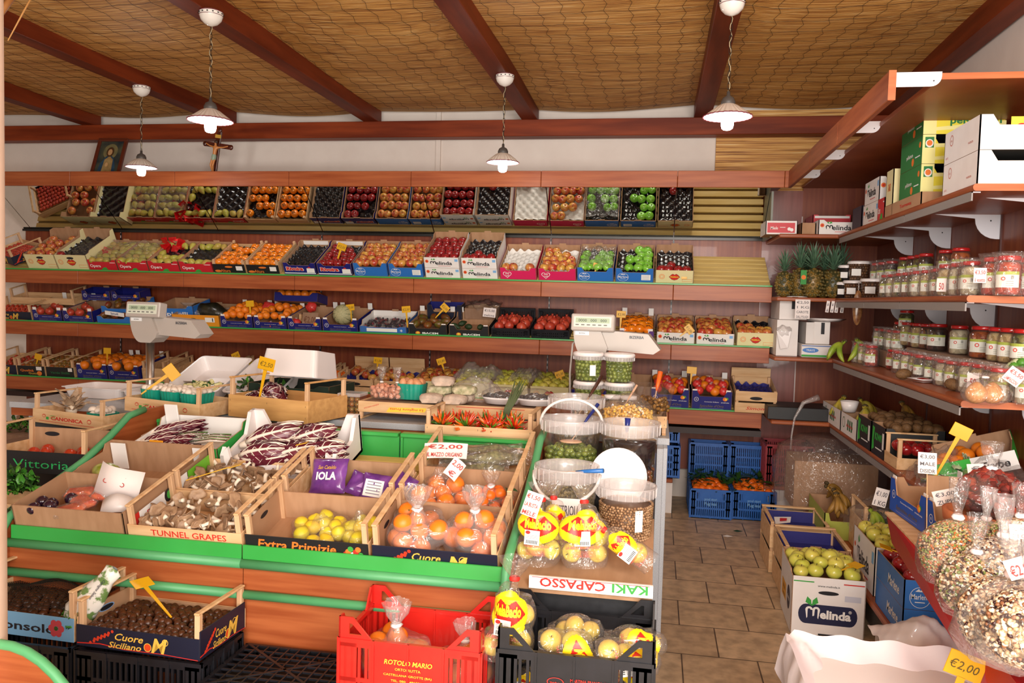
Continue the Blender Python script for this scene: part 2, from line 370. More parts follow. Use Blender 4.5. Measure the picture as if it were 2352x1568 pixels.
# bottom ledge and mirror
for a, c in ((XL, .165), (.83, 1.24)): MB().bbox(a, c, 6.16, 6.66, .235, .262, CHERRYX).build('bottom_ledge', wall)
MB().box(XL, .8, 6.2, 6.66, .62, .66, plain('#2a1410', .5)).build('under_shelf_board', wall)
mirm = bpy.data.materials.new('mirror_glass'); mirm.use_nodes = True; bb = mirm.node_tree.nodes['Principled BSDF']
bb.inputs['Metallic'].default_value = 1; bb.inputs['Roughness'].default_value = .015; bb.inputs['Base Color'].default_value = (.86, .86, .82, 1)
ys, zs, ye, ze = 6.635, 2.125, 6.20, 2.481
dl = math.hypot(ye-ys, ze-zs); ny, nz = (zs-ze)/dl*-1, (ye-ys)/dl*1
mj = [PY(x, 533, 6.6).x for x in (65, 277, 498, 739, 996, 1266, 1548)]
js = [XL]+mj+[.80]
for a, c in zip(js, js[1:]):
    if c-a < .03: continue
    MB().add([(a+.004, ys, zs), (c-.004, ys, zs), (c-.004, ye, ze), (a+.004, ye, ze), (a+.004, ys+.01, zs+.012), (c-.004, ys+.01, zs+.012), (c-.004, ye+.01, ze+.012), (a+.004, ye+.01, ze+.012)],
        [(0, 1, 2, 3), (7, 6, 5, 4), (0, 4, 5, 1), (2, 6, 7, 3), (0, 3, 7, 4), (1, 5, 6, 2)], mirm).build('tilted_mirror', wall)
MB().box(XL, .80, 6.62, 6.645, 2.105, 2.125, plain('#2c2a28', .3, metal=.6)).build('mirror_trim', wall)
MB().box(.80, .815, 6.2, 6.66, 2.10, 2.436, plain('#77776a', .4)).build('mirror_end_plate', wall)
MB().box(-.15+0, .80, 6.21, 6.24, .615, .63, BLACKP).build('bottom_rail', wall)
# ================================================================= RIGHT SHELVING
rs = thing('corner_shelving', 'cherry-red corner and side shelving with jars along the right wall', 'shelving', TR(0, 0, 0))
MB().box(.80, 1.095, 6.645, 6.66, .25, 2.5, mat('cherry_panel_glare', '#7d4038', '#8c4c44', .3, (40, 40, 2), coat=.3)).build('corner_panel', rs)  # same cherry panel; window reflection painted in as a paler, pinker colour
MB().box(1.095, 1.66, 6.645, 6.66, .25, 2.53, CHERRYV).build('corner_panel', rs)
MB().box(1.66, 1.70, 3.45, 6.66, .1, 2.53, CHERRYV).build('side_panel', rs)
mb = MB()
for x in (1.095,): mb.box(x-.004, x+.004, 6.638, 6.646, .8, 2.3, plain('#c9b6b2', .4))
for y in (4.35, 5.3): mb.box(1.652, 1.66, y-.005, y+.005, .3, 2.5, plain('#4a201a', .4))
mb.build('slotted_upright', rs)
YN = 3.5
MB().bbox(.885, .912, YN, 4.43, 2.436, 2.557, CHERRYX, .003).build('canopy_front', rs)
MB().bbox(.885, .912, 4.433, 5.2, 2.436, 2.557, CHERRYX, .003).build('canopy_front', rs)
MB().bbox(.885, .912, 5.203, 6.03, 2.436, 2.557, CHERRYX, .003).build('canopy_front', rs)
MB().box(.884, .913, YN-.002, YN, 2.437, 2.556, CHERRYE).build('canopy_end_face', rs)
MB().bbox(1.08, 1.66, YN+.02, 6.64, 2.52, 2.545, CHERRYX).build('canopy_board', rs)
MB().box(1.08, 1.66, YN+.016, YN+.02, 2.52, 2.545, CHERRYE).build('canopy_board_edge', rs)
def qplate(x0, x1, z0, z1, y, name, r=.04):
    """white bracket with one rounded lower corner"""
    mb = MB(); mb.T = TR(0, y, 0)
    pts = [(x0, z1), (x0, z0)]+[(x1-r+r*math.sin(a), z0+r-r*math.cos(a)) for a in [i*math.pi/12 for i in range(7)]]+[(x1, z1)]
    mb.prism(pts[::1], .004, BRACKET); mb.disc(x1-.03, z0+.022, .003, .003, BLACKP, -.001, 8); mb.build(name, rs)
for y in (YN+.005, 4.40, 5.18, 5.92): qplate(.912, 1.085, 2.49, 2.548, y, 'canopy_bracket')
def sideshelf(z, yn=YN, x0=1.22, yc=5.93, brk=True, corner=True):
    t = .028
    mb = MB(); pr = [(x0+.012-.012*math.cos(a), z-t/2+t/2*math.sin(a)) for a in [math.pi/2-i*math.pi/8 for i in range(9)]]+[(1.66, z-t), (1.66, z)]
    mb.T = TR(0, yn, 0); mb.prism(pr[::-1], yc-yn, CHERRYX, medge=CHERRYX)
    mb.build('shelf_board', rs)
    mb = MB(); mb.T = TR(0, yn-.001, 0); mb.poly(pr[::-1], CHERRYE, -.0005); mb.build('shelf_end_face', rs)
    if corner: MB().bbox(.83, 1.66, yc, 6.645, z-t, z, CHERRYX, .006).build('corner_shelf_board', rs)
    for a, c in ((yn+.03, 4.42), (4.425, 5.15), (5.155, yc-.02)):
        if a < c:
            MB().box(x0+.006, x0+.012, a, c, z-t-.036, z-t, plain('#8d8784', .5)).build('price_rail', rs)
            MB().box(x0+.006, x0+.04, a, a+.004, z-t-.004, z-t, BRACKET).build('rail_lip', rs)
    if brk:
        for y in (3.72, 4.36, 5.05, 5.75):
            if y < yn: continue
            mb = MB(); mb.T = TR(0, y, 0); r = .10
            pts = [(1.658, z-t), (1.658, z-t-.12)]+[(1.658-.02-r*math.sin(a), z-t-.12+r-r*math.cos(a)) for a in [i*math.pi/12 for i in range(7)]]+[(1.40, z-t-.006), (1.35, z-t)]
            mb.prism(pts, .004, BRACKET); mb.disc(1.61, z-t-.03, .004, .004, BLACKP, -.001, 8); mb.build('shelf_bracket', rs)
sideshelf(2.105); sideshelf(1.662); sideshelf(1.238); sideshelf(.785, yn=3.75, brk=False)
qplate(1.50, 1.66, 1.634, 1.662, YN-.006, 'end_bracket', .01)
qplate(1.50, 1.66, 1.210, 1.238, YN-.006, 'end_bracket', .01)
q = PX(1993, 1370, 1.12)
mb = MB(); mb.bbox(1.055, 1.66, 3.56, 6.1, .17, .20, CHERRYX, .008); mb.build('floor_ledge', rs)
MB().box(1.12, 1.62, 3.64, 6.1, 0, .17, plain('#8c8078', .6)).build('base_plinth', rs)
# ================================================================= LAMPS
SHADE = mat('ribbed_white_ceramic', '#d8ccc0', rough=.3); GLAZE = mat('white_glaze', '#f0ebe4', rough=.15, coat=.5); BURG = plain('#6a1f2c', .3); IRON = plain('#2c2622', .45, metal=.6); GRYC = plain('#4a4542', .5)
BULB = mat('lit_bulb', '#f4f8ff', rough=.5, emit=30); CORD = plain('#a89878', .5)
def pendant(px, py, spx, spy, label, sh=.115):
    base = PZ(px, py, 3.06); base = Vector((base.x, base.y, 3.06)); s = PY(spx, spy, base.y)
    zs = s.z-3.06                                                        # rim height of the shade
    t = thing('pendant_lamp', label, 'lamp', TR(base.x, base.y, 3.06), 'ceramic pendant lamps')
    mb = MB(); mb.lathe([(.06, 0), (.0615, -.012), (.060, -.022)], GLAZE, 24); mb.lathe([(.060, -.022), (.052, -.045), (.033, -.064), (.010, -.074), (0, -.075)], GLAZE, 24)
    mb.lathe([(.0625, -.001), (.0625, -.005)], BURG, 24); mb.lathe([(.0618, -.021), (.0612, -.0235)], BURG, 24)
    for k in range(14):
        a = 2*math.pi*k/14; mb.ell((.0615*math.cos(a), .0615*math.sin(a), -.013), (.005, .005, .0035), IRON, 6, 4)
    mb.lathe([(.0, 0), (.06, 0)], GLAZE, 24); mb.build('ceiling_rose', t)
    ztop = zs+.09; mb = MB(); n = int((-.085-ztop)/.028)
    for k in range(n):
        z = -.085-k*.028; pts = []
        for j in range(13):
            a = 2*math.pi*j/12; u, v = .0065*math.cos(a), .019*math.sin(a)
            pts.append((u if k % 2 else 0, 0 if k % 2 else u, z-.014+v))
        mb.tube(pts, .0014, IRON, 5, False)
    mb.build('chain', t)
    mb = MB(); mb.tube([(.006*math.sin(k*1.3), .006*math.cos(k*1.1), -.07-(k/24)*(-.07-ztop)) for k in range(25)], .0022, CORD, 6); mb.build('cord', t)
    mb = MB(); mb.lathe([(0, ztop+.03), (.008, ztop+.03), (.009, ztop+.01), (.026, ztop), (.034, ztop-.018), (.034, ztop-.03), (.03, ztop-.034)], GRYC, 20); mb.build('lamp_holder', t)
    mb = MB(); wob = lambda a, z: 1+.028*math.sin(a*28)*(1 if z < ztop-.04 else 0)
    mb.lathe([(.03, ztop-.03), (.05, ztop-.04), (.085, zs+.022), (sh, zs)], SHADE, 168, wob=wob); mb.lathe([(sh, zs), (sh-.002, zs-.002), (.083, zs+.018), (.03, ztop-.036)], GLAZE, 168, wob=wob)
    mb.lathe([(sh+.0008, zs+.003), (sh+.001, zs-.003)], BURG, 168, wob=wob); mb.build('lamp_shade', t)
    mb = MB(); mb.lathe([(0, zs-.062), (.018, zs-.062), (.026, zs-.056), (.030, zs-.04), (.030, zs+.012), (.018, zs+.02), (0, zs+.02)], BULB, 16); mb.build('light_bulb', t)
    l = lamp('bulb_light', 'POINT', (base.x, base.y, 3.06+zs-.075), (0, 0, 0), 9, (1, .97, .92), shadow_soft_size=.04)
pendant(325, 198, 320, 384, 'pendant lamp farthest left, hanging in front of the framed picture', .105)
pendant(485, 27, 476, 277, 'large near pendant lamp on the left, hanging beside the crucifix')
pendant(1160, 172, 1154, 373, 'white pendant lamp in the middle of the shop', .105)
pendant(1682, 0, 1675, 268, 'near pendant lamp on the right, in front of the beam end')
# ================================================================= PICTURE AND CRUCIFIX on the canopy
p0 = PY(233, 402, 6.35); p1 = PY(300, 402, 6.35); pt = PY(250, 312, 6.5)
t = thing('framed_picture', 'framed devotional painting of a robed figure leaning on the back wall', 'picture', TR(p0.x, 6.18, 2.525, rx=-22, rz=4))
W, Hh = .27, .40; FR = plain('#5a2616', .4)
mb = MB(); 
for a in ((0, W, 0, .03), (0, W, Hh-.03, Hh), (0, .03, .03, Hh-.03), (W-.03, W, .03, Hh-.03)): mb.bbox(a[0], a[1], 0, .022, a[2], a[3], FR, .003)
mb.build('picture_frame', t)
CAN = mat('canvas_paint', '#1c2830', '#4a4c38', .5, (9, 9, 9)); mb = MB(); mb.T = TR(0, .012, 0)
mb.box(.03, W-.03, 0, .006, .03, Hh-.03, CAN); c = W/2
mb.disc(c, .27, .065, .075, mat('canvas_halo', '#7a7048', '#5a5a40', .5, (20, 20, 20)), -.001); mb.poly([(c-.085, .032), (c+.085, .032), (c+.07, .13), (c+.04, .21), (c+.01, .235), (c-.03, .22), (c-.07, .15)], mat('canvas_blue_robe', '#1c3a52', '#2c4a5c', .5, (15, 15, 15)), -.002)
mb.poly([(c-.045, .06), (c+.05, .05), (c+.04, .19), (c+.005, .225), (c-.035, .19)], mat('canvas_ochre_robe', '#a08858', '#8a6c40', .5, (25, 25, 25)), -.003)
mb.disc(c, .265, .034, .048, plain('#4a3018', .5), -.0035); mb.disc(c, .262, .02, .03, plain('#b48c60', .5), -.004); mb.disc(c-.008, .14, .014, .02, plain('#c09868', .5), -.004)
mb.build('painting', t)
t = thing('crucifix', 'carved wooden crucifix with a figure, standing on the canopy by the back wall', 'crucifix', TR(PY(500, 395, 6.3).x, 6.22, 2.52, ry=9, rz=-8))
DW = mat('dark_carved_wood', '#3c140c', '#5a2418', .25, (20, 20, 20), coat=.6)
mb = MB(); mb.bbox(-.022, .022, 0, .02, 0, .40, DW, .004); mb.bbox(-.13, .13, .001, .019, .265, .305, DW, .004)
for x, z in ((-.13, .285), (.13, .285), (0, .41)): mb.ell((x, .01, z), (.022, .014, .022), DW, 8, 6)
mb.ell((0, .01, 0), (.03, .014, .03), DW, 8, 6); mb.build('cross', t)
mb = MB(); mb.box(-.028, .028, -.005, 0, .345, .372, plain('#c89c40', .4)); mb.build('scroll_plate', t)
SK = plain('#c07c44', .4); bm = MB()
def skinned(name, joints, edges, m, parent, sub=2):
    me = bpy.data.meshes.new(name); me.from_pydata([j[:3] for j in joints], edges, []); o = bpy.data.objects.new(name, me); SC.collection.objects.link(o)
    md = o.modifiers.new('s', 'SKIN'); 
    for i, j in enumerate(joints): me.skin_vertices[0].data[i].radius = (j[3], j[3])
    me.skin_vertices[0].data[0].use_root = True; md.use_smooth_shade = True
    o.modifiers.new('d', 'SUBSURF').levels = sub; o.modifiers['d'].render_levels = sub
    dg = bpy.context.evaluated_depsgraph_get(); m2 = bpy.data.meshes.new_from_object(o.evaluated_get(dg)); m2.name = name
    bpy.data.objects.remove(o); o = bpy.data.objects.new(name, m2); SC.collection.objects.link(o); m2.materials.clear(); m2.materials.append(m); o.parent = parent; return o
J = [(0, -.018, .19, .014), (0, -.018, .225, .017), (0, -.016, .262, .018), (0, -.02, .285, .007), (.004, -.026, .305, .014), (-.03, -.012, .268, .008), (-.07, -.008, .275, .006), (-.112, -.004, .29, .005),
     (.03, -.012, .268, .008), (.07, -.008, .275, .006), (.112, -.004, .29, .005), (-.01, -.024, .16, .011), (-.012, -.034, .115, .009), (-.004, -.014, .07, .006), (-.006, -.024, .05, .006),
     (.01, -.024, .16, .011), (.01, -.034, .115, .009), (.006, -.014, .07, .006), (.006, -.024, .05, .006)]
E2 = [(0, 1), (1, 2), (2, 3), (3, 4), (2, 5), (5, 6), (6, 7), (2, 8), (8, 9), (9, 10), (0, 11), (11, 12), (12, 13), (13, 14), (0, 15), (15, 16), (16, 17), (17, 18)]
skinned('carved_figure', J, E2, SK, t)
mb = MB(); mb.lathe([(.014, .155), (.02, .165), (.021, .19), (.018, .205)], plain('#8c9c88', .5), 14, c=(0, -.02, 0)); mb.build('loincloth', t)
mb = MB(); mb.ell((.004, -.022, .31), (.0165, .014, .017), plain('#3a2014', .6), 10, 8); mb.build('hair', t)
# ================================================================= CONTAINERS AND GOODS
NAVY = plain('#1a1d72', .45); BLUE = plain('#2a6fc0', .5); RED = plain('#c8202e', .45); PINK = plain('#d81e5c', .5); CREAM = plain('#e4d8a4', .6); BLK = plain('#1b1a1c', .5); DNAVY = plain('#161a30', .45); WHT = WHITEC
WT = plain('#f2eeea', .6); OR = plain('#e8782a', .6); GR = plain('#3aa040', .6); YL = plain('#f0c83c', .6); RD = plain('#cf2a20', .6); BK = plain('#18161c', .6); SKY = plain('#7fb4e4', .6); GOLD = plain('#d8a43c', .6); LB = plain('#6f9fc4', .6)
def emm(m, x, z, hw, H, c, y=-.0009):
    """heart-topped letter m"""
    t = hw*.3
    for s in (-1, 1):
        cx = x+s*hw*.5; cz_ = z+H-hw*.55; P = [(cx+hw*.5*math.cos(a)*1.05, cz_+hw*.5*math.sin(a)) for a in [math.pi*i/12 for i in range(13)]]; Q = [(cx+(hw*.5-t)*math.cos(a), cz_+(hw*.5-t)*math.sin(a)) for a in [math.pi*i/12 for i in range(13)]]
        if s > 0: P = [(x+hw*.82, z+H*.12)]+P; Q = [(x+hw*.7, z+H*.22)]+Q
        else: P = P+[(x-hw*.82, z+H*.12)]; Q = Q+[(x-hw*.7, z+H*.22)]
        if s > 0: P += [(x+.0, z+H*.3)]; Q += [(x+t*.8, z+H*.34)]
        n = len(P); m.add([(a, y, b) for a, b in P]+[(a, y, b) for a, b in Q], [(i, i+1, n+i+1, n+i) for i in range(n-1)], c)
def P_melinda(m, w, h):
    m.text('elinda', h*.48, BK, .018, h*.3, width=w*.46, bold=.02); x = -w*.235; z = h*.3
    m.T0 = m.T; 
    emm(m, x, z, .024, h*.36, BK); m.poly([(x-.002, h*.72), (x+.02, h*.78), (x+.008, h*.92)], GR); m.poly([(x-.004, h*.72), (x-.018, h*.8), (x-.004, h*.9)], GR)
    m.disc(-w*.41, h*.62, .014, .014, OR); m.disc(-w*.41, h*.62, .008, .008, RD, -.001); m.rect(w*.37, w*.46, h*.62, h*.86, SKY); m.rect(-w*.1, w*.25, h*.16, h*.19, RD)
def P_marlene(m, w, h, big=True):
    m.ring(-w*.3, h*.42, .042, h*.36, .05, WT); m.text('Marlene', h*.26, WT, -w*.3, h*.36, width=.072); m.poly([(-w*.3-.02, h*.62), (-w*.3-.006, h*.72), (-w*.3, h*.66), (-w*.3+.008, h*.7), (-w*.3+.02, h*.62)], WT); m.rect(-w*.3-.02, -w*.3+.02, h*.24, h*.27, WT)
def P_marlene_l(m, w, h): P_marlene(m, w, h); m.rect(w*.18, w*.42, h*.18, h*.66, WT); [m.rect(w*.2, w*.38, h*(.25+.1*i), h*(.27+.1*i), plain('#9aa4b4'), -.0012) for i in range(4)]
def lips(m, x, z, s, yo=0):
    o = [(-1, 0), (-.62, .42), (-.3, .62), (0, .42), (.3, .62), (.62, .42), (1, 0), (.5, -.5), (0, -.66), (-.5, -.5)]
    m.poly([(x+a*s*1.08, z+b*s*1.12) for a, b in o], plain('#5c1410'), -.0006-yo); m.poly([(x+a*s, z+b*s) for a, b in o], RD, -.001-yo)
def P_bacio(m, w, h): lips(m, 0, h*.48, w*.135); m.text('MelaBacio', w*.06, YL, 0, h*.44, -.0016, width=w*.22, bold=.03); m.ring(-w*.33, h*.5, w*.075, w*.075, .14, OR); m.ring(-w*.33, h*.5, w*.045, w*.045, .2, OR); m.rect(w*.2, w*.46, h*.3, h*.32, OR); m.rect(w*.2, w*.46, h*.12, h*.14, OR); m.rect(w*.2, w*.205, h*.12, h*.32, OR); m.rect(w*.455, w*.46, h*.12, h*.32, OR)
def P_opera(m, w, h): m.text('Opera', h*.46, WT, -w*.24, h*.3, width=w*.36, bold=.015); m.poly([(-.02, 0.001), (.045, 0.001), (.03, h*.3), (.005, h*.26)], GR); m.rect(w*.28, w*.46, h*.78, h*.84, WT)
def P_altura(m, w, h): 
    m.text('Altura', h*.5, OR, -w*.12, h*.08, width=w*.3); m.disc(-w*.0, h*.7, w*.12, h*.11, OR); m.disc(-w*.36, h*.2, w*.1, h*.14, OR); m.rect(w*.22, w*.42, h*.3, h*.8, WT)
def P_rivoira(m, w, h): m.text('Rivoira', h*.46, RD, -w*.15, h*.4, width=w*.52, bold=.05); m.text('Rivoira', h*.46, WT, -w*.15, h*.4, -.0009, width=w*.55, bold=.09); m.rect(-w*.48, w*.48, h*.08, h*.17, WT); m.rect(w*.22, w*.46, h*.2, h*.62, WT, -.0014); m.disc(w*.3, h*.62, .013, .013, RD)
def P_pinklady(m, w, h):
    x, z, s = -w*.3, h*.48, h*.36; t = [2*math.pi*i/30 for i in range(30)]
    hh = [(x+s*1.1*math.sin(a)**3, z+s*(.8125*math.cos(a)-.3125*math.cos(2*a)-.125*math.cos(3*a)-.0625*math.cos(4*a))) for a in t]; hi = [(x+(a-x)*.86, z+(b-z)*.86) for a, b in hh]
    m.add([(a, -.0008, b) for a, b in hh]+[(a, -.0008, b) for a, b in hi], [(i, (i+1) % 30, 30+(i+1) % 30, 30+i) for i in range(30)], WT); m.text('Pink', h*.22, WT, x, z+.002, shear=.2); m.text('Lady', h*.22, WT, x, z-h*.18, shear=.2)
def P_spicchio(m, w, h):
    m.text("Spicchio d'Oro", h*.2, plain('#6a5a48'), 0, h*.2, width=w*.6, shear=.2, bold=.02); m.text('Consorzio Siciliano', h*.08, WT, 0, h*.5, width=w*.36); m.ring(-w*.38, h*.66, .017, .017, .16, WT); m.text('N', .016, WT, -w*.38, h*.62)
    m.disc(w*.33, h*.72, .017, .015, OR); m.disc(w*.33+.006, h*.71, .009, .008, YL, -.0012); m.poly([(w*.33, h*.84), (w*.33+.022, h*.82), (w*.33+.026, h*.68), (w*.33+.014, h*.76)], GR, -.001); m.text('ortofrutta', h*.09, WT, w*.33, h*.48, width=w*.2); m.rect(-w*.3, w*.3, h*.1, h*.12, plain('#8890c0'))
def P_ibacem(m, w, h): m.text('IBACEM', h*.3, WT, .02, h*.1, width=w*.42, bold=.03); m.disc(-w*.26, h*.2, .02, .014, OR); m.disc(-w*.26, h*.24, .011, .008, YL, -.001)
def P_dami(m, w, h): m.text('DAMI', h*.5, BK, -w*.2, h*.06, width=w*.4, bold=.03); m.rect(w*.2, w*.4, h*.4, h*.8, WT); m.rect(w*.35, w*.37, h*.45, h*.75, BK, -.001); m.disc(-w*.05, h*.62, .03, .01, BK)
def P_cuore(m, w, h):
    Gd = plain('#e6b84c', .5)
    m.text('Cuore', h*.46, Gd, -w*.07, h*.5, shear=.3, width=w*.23, bold=.015); m.text('Siciliano', h*.4, Gd, -w*.1, h*.12, shear=.3, width=w*.27, bold=.015)
    m.text('M', h*.95, Gd, w*.17, h*.14, shear=.25, bold=.02); m.disc(w*.09, h*.34, h*.19, h*.19, plain('#d8481c'), -.0009); m.ring(w*.09, h*.34, h*.2, h*.2, .16, Gd, -.0014); m.ring(w*.23, h*.66, h*.16, h*.16, .2, Gd, -.0014)
    for i in range(12): a = i/11; m.disc(-w*.37+a*w*.16+(.006 if i % 2 else -.004), h*(.3+.5*a+(.07 if i % 2 else -.07)), h*.075, h*.075, plain('#d03a20'), -.001-.00003*i, 10)
    m.poly([(-w*.49, h*.12), (-w*.3, h*.2), (-w*.1, h*.08), (w*.2, h*.1), (w*.49, h*.02), (w*.49, h*.05), (w*.2, h*.13), (-w*.1, h*.12), (-w*.3, h*.25), (-w*.49, h*.17)], RD)
def P_text(t, c, sz=.5, z=.28, wd=.7, x=0, bold=.02, shear=0, extra=None):
    def f(m, w, h):
        m.text(t, h*sz, c, x*w, h*z, width=w*wd, bold=bold, shear=shear)
        if extra: extra(m, w, h)
    return f
def carton(name, label, M, w, d, h, out, inn=KRAFT, notch=.3, pr=None, back=None, tab=True, group=None, side=None, flaps=None, hand=False, lowside=None, inmat=None):
    """open cardboard tray: parts are its walls' body, printed marks, tabs and flaps"""
    t = thing(name, label, 'box', M, group); th = .005; mb = MB(); b = MB().T
    n = h*notch; W = w/2; c1, c2 = w*.13, w*.2
    front = [(-W, 0), (W, 0), (W, h), (W-c1, h), (W-c2, h-n), (-W+c2, h-n), (-W+c1, h), (-W, h)] if notch else [(-W, 0), (W, 0), (W, h), (-W, h)]
    bk = back if back is not None else h
    bpts = [(-W, 0), (W, 0), (W, bk), (-W, bk)]
    mb.prism(front, th, out, inn, KRAFT)
    mb.T = TR(0, d-th, 0); mb.prism(bpts, th, inn, out, KRAFT)
    s = side if side is not None else h; lo = lowside if lowside is not None else s
    sp = [(0, 0), (d, 0), (d, bk), (d-.05, max(bk, s) if bk > s else bk), (d-.07, lo), (.07, lo), (.05, h), (0, h)]
    for x, a, c in ((-W, out, inn), (W-th, inn, out)):
        mb.T = TR(x, 0, 0); n0 = len(sp); V = [(0, y, z) for y, z in sp]+[(th, y, z) for y, z in sp]
        mb.add(V, [tuple(range(n0))[::-1]], a); mb.add(V, [tuple(range(n0, 2*n0))], c); mb.add(V, [(i, (i+1) % n0, (i+1) % n0+n0, i+n0) for i in range(n0)], KRAFT)
    mb.T = b; mb.box(-W+th, W-th, th, d-th, 0, th, inn); mb.build('carton_body', t)
    if pr:
        m = MB(); pr(m, w, h*(1-notch*.55)); m.T = Matrix.Translation((0, d, 0)) @ Matrix.Rotation(math.pi, 4, 'Z'); pr(m, w, h*(1-notch*.55)); m.build('printed_marks', t)
    if tab:
        MB().box(-.028, .028, d-.006, d-.001, bk-.004, bk+.013, KRAFT).build('stacking_tab', t)
    if flaps:
        for x in (-W+th, W-th-.001*0-.045):
            mb = MB(); mb.T = TR(x, d-.012, bk-.01); mb.bbox(0, .04, 0, .004, 0, flaps, WT, .001); mb.build('corner_flap', t)
        for x in (-W+th, W-.04-th):
            mb = MB(); mb.T = TR(x, .006, h-.02); mb.bbox(0, .035, 0, .004, 0, flaps*.6, WT, .001); mb.build('corner_flap', t)
    if hand:
        m = MB(); m.disc(0, h*.78, .034, .011, BK, -.0008); m.build('hand_hole', t)
    return t
def woodcrate(name, label, M, w, d, h, hp=None, front=None, pr=None, group=None, hand=False, rails=True, slit=False, liner=None, cat='crate', sideb=None, panel=None, wood=None):
    """thin wooden fruit crate: corner posts, rails over the short sides, front/back/side boards"""
    wd = wood or PINE
    t = thing(name, label, cat, M, group); hp = hp or h+.05; W = w/2; p = .02
    for x in (-W+.004, W-p-.004):
        for y in (.005, d-p-.005): MB().bbox(x, x+p, y, y+p, .008, hp, PINEV, .002).build('corner_post', t)
    if rails:
        for x in (-W+.003, W-p-.003): MB().bbox(x, x+p, 0, d, hp, hp+.008, wd, .002).build('top_rail', t)
    sb = sideb or h
    fm = front or wd; g = MB()
    if slit:
        g.bbox(-W, W, 0, .004, .0, h*.46, fm, .001); g.build('front_board', t); MB().bbox(-W, W, 0, .004, h*.54, h, fm, .001).build('front_board', t)
    else: g.bbox(-W, W, 0, .004, .0, h, fm, .001); g.build('front_board', t)
    MB().bbox(-W, W, d-.004, d, .0, h, wd, .001).build('back_board', t)
    for x in (-W, W-.004):
        for za, zb in (((.0, sb*.46), (sb*.54, sb)) if slit else ((.0, sb),)): MB().bbox(x, x+.004, .004, d-.004, za, zb, front if (panel and x > 0) else wd, .001).build('side_board', t)
    mb = MB()
    if liner: mb.box(-W+.005, W-.005, .005, d-.005, .008, .012, liner)
    else:
        for k in range(5): y = .006+k*(d-.012)/5; mb.box(-W+.005, W-.005, y, y+(d-.012)/5-.006, .003, .008, wd)
    mb.build('bottom_boards' if not liner else 'base_sheet', t)
    if pr:
        m = MB(); pr(m, w, h); m.build('printed_label', t)
        if panel: m = MB(); m.T = Matrix.Translation((W, 0, 0)) @ Matrix.Rotation(math.pi/2, 4, 'Z') @ Matrix.Translation((d/2, 0, 0)); pr(m, d, h*1.15); m.build('printed_label', t)
    else:
        m = MB(); 
        for x in (-W+.012, 0, W-.012):
            for z in (h*.25, h*.75): m.rect(x-.001, x+.001, z-.004, z+.004, plain('#5a4a3c'))
        m.build('staple', t)
    if hand: m = MB(); m.disc(0, h*.68, .045, .013, BK, -.0007); m.build('hand_hole', t)
    return t
def plcrate(name, label, M, w, d, h, m, hc=None, group=None, pr=None, prm=None, high=None, nx=9, rows=2, base=True):
    """ventilated plastic crate: rim, ribbed walls with rows of slots, raised corners"""
    t = thing(name, label, 'crate', M, group); W = w/2; hc = hc or h
    def wall(L0, H, nm, T, corner):
        mb = MB(); mb.T = T; th = .006; z0 = 0; n = int(nx*L0/w)+1
        mb.box(0, L0, 0, th, 0, .02, m); mb.box(0, L0, -.004, th+.004, H-.014, H, m); rh = (H-.034)/rows
        for r in range(rows):
            za = .02+r*rh; zb = za+rh; mb.box(0, L0, 0, th, zb-.014, zb, m)
            for i in range(n*2+1): x = i*L0/(n*2); mb.box(max(0, x-.0045), min(L0, x+.0045), 0, th, za, zb-.014, m)
            mb.box(0, L0*.13, 0, th, za, zb, m); mb.box(L0*.87, L0, 0, th, za, zb, m)
            if r == rows-1 and prm: mb.box(L0*.22, L0*.78, -.001, th, za-.01, zb, m)
        for i in range(5): x = i*(L0-.006)/4; mb.box(x, x+.006, -.006, 0, 0, H, m)
        if corner > H:
            for a, s in ((0, 1), (L0, -1)):
                pts = [(a, H), (a, corner), (a+s*L0*.10, corner), (a+s*L0*.24, H)]; hole = .0
                P = [(a, H-.002), (a+s*L0*.24, H-.002), (a+s*L0*.10, corner), (a, corner)]
                V = [(x, 0, z) for x, z in P]+[(x, th, z) for x, z in P]; 
                I = [(a+s*L0*.075, H+.012), (a+s*L0*.17, H+.012), (a+s*L0*.095, corner-.02), (a+s*L0*.075, corner-.02)]
                V2 = [(x, 0, z) for x, z in I]+[(x, th, z) for x, z in I]; V = V+V2
                F = []
                for i in range(4): j = (i+1) % 4; F += [(i, j, 8+j, 8+i), (4+j, 4+i, 12+i, 12+j), (i, 4+i, 4+j, j), (8+i, 8+j, 12+j, 12+i)]
                mb.add(V, F, m)
        mb.build(nm, t)
    wall(w, h, 'front_wall', TR(-W, 0, 0), hc); wall(w, high or h, 'back_wall', TR(-W, d-.006, 0), (high or h)+(hc-h))
    wall(d, h, 'side_wall', Matrix.Translation((-W, d, 0)) @ Matrix.Rotation(-math.pi/2, 4, 'Z'), hc); wall(d, h, 'side_wall', Matrix.Translation((W, 0, 0)) @ Matrix.Rotation(math.pi/2, 4, 'Z'), hc)
    mb = MB(); mb.box(-W, W, 0, d, 0, .004, m)
    mb.build('crate_floor', t)
    if pr: q = MB(); q.T = TR(0, -.0015, 0); pr(q, w, h); q.build('lettering', t)
    return t
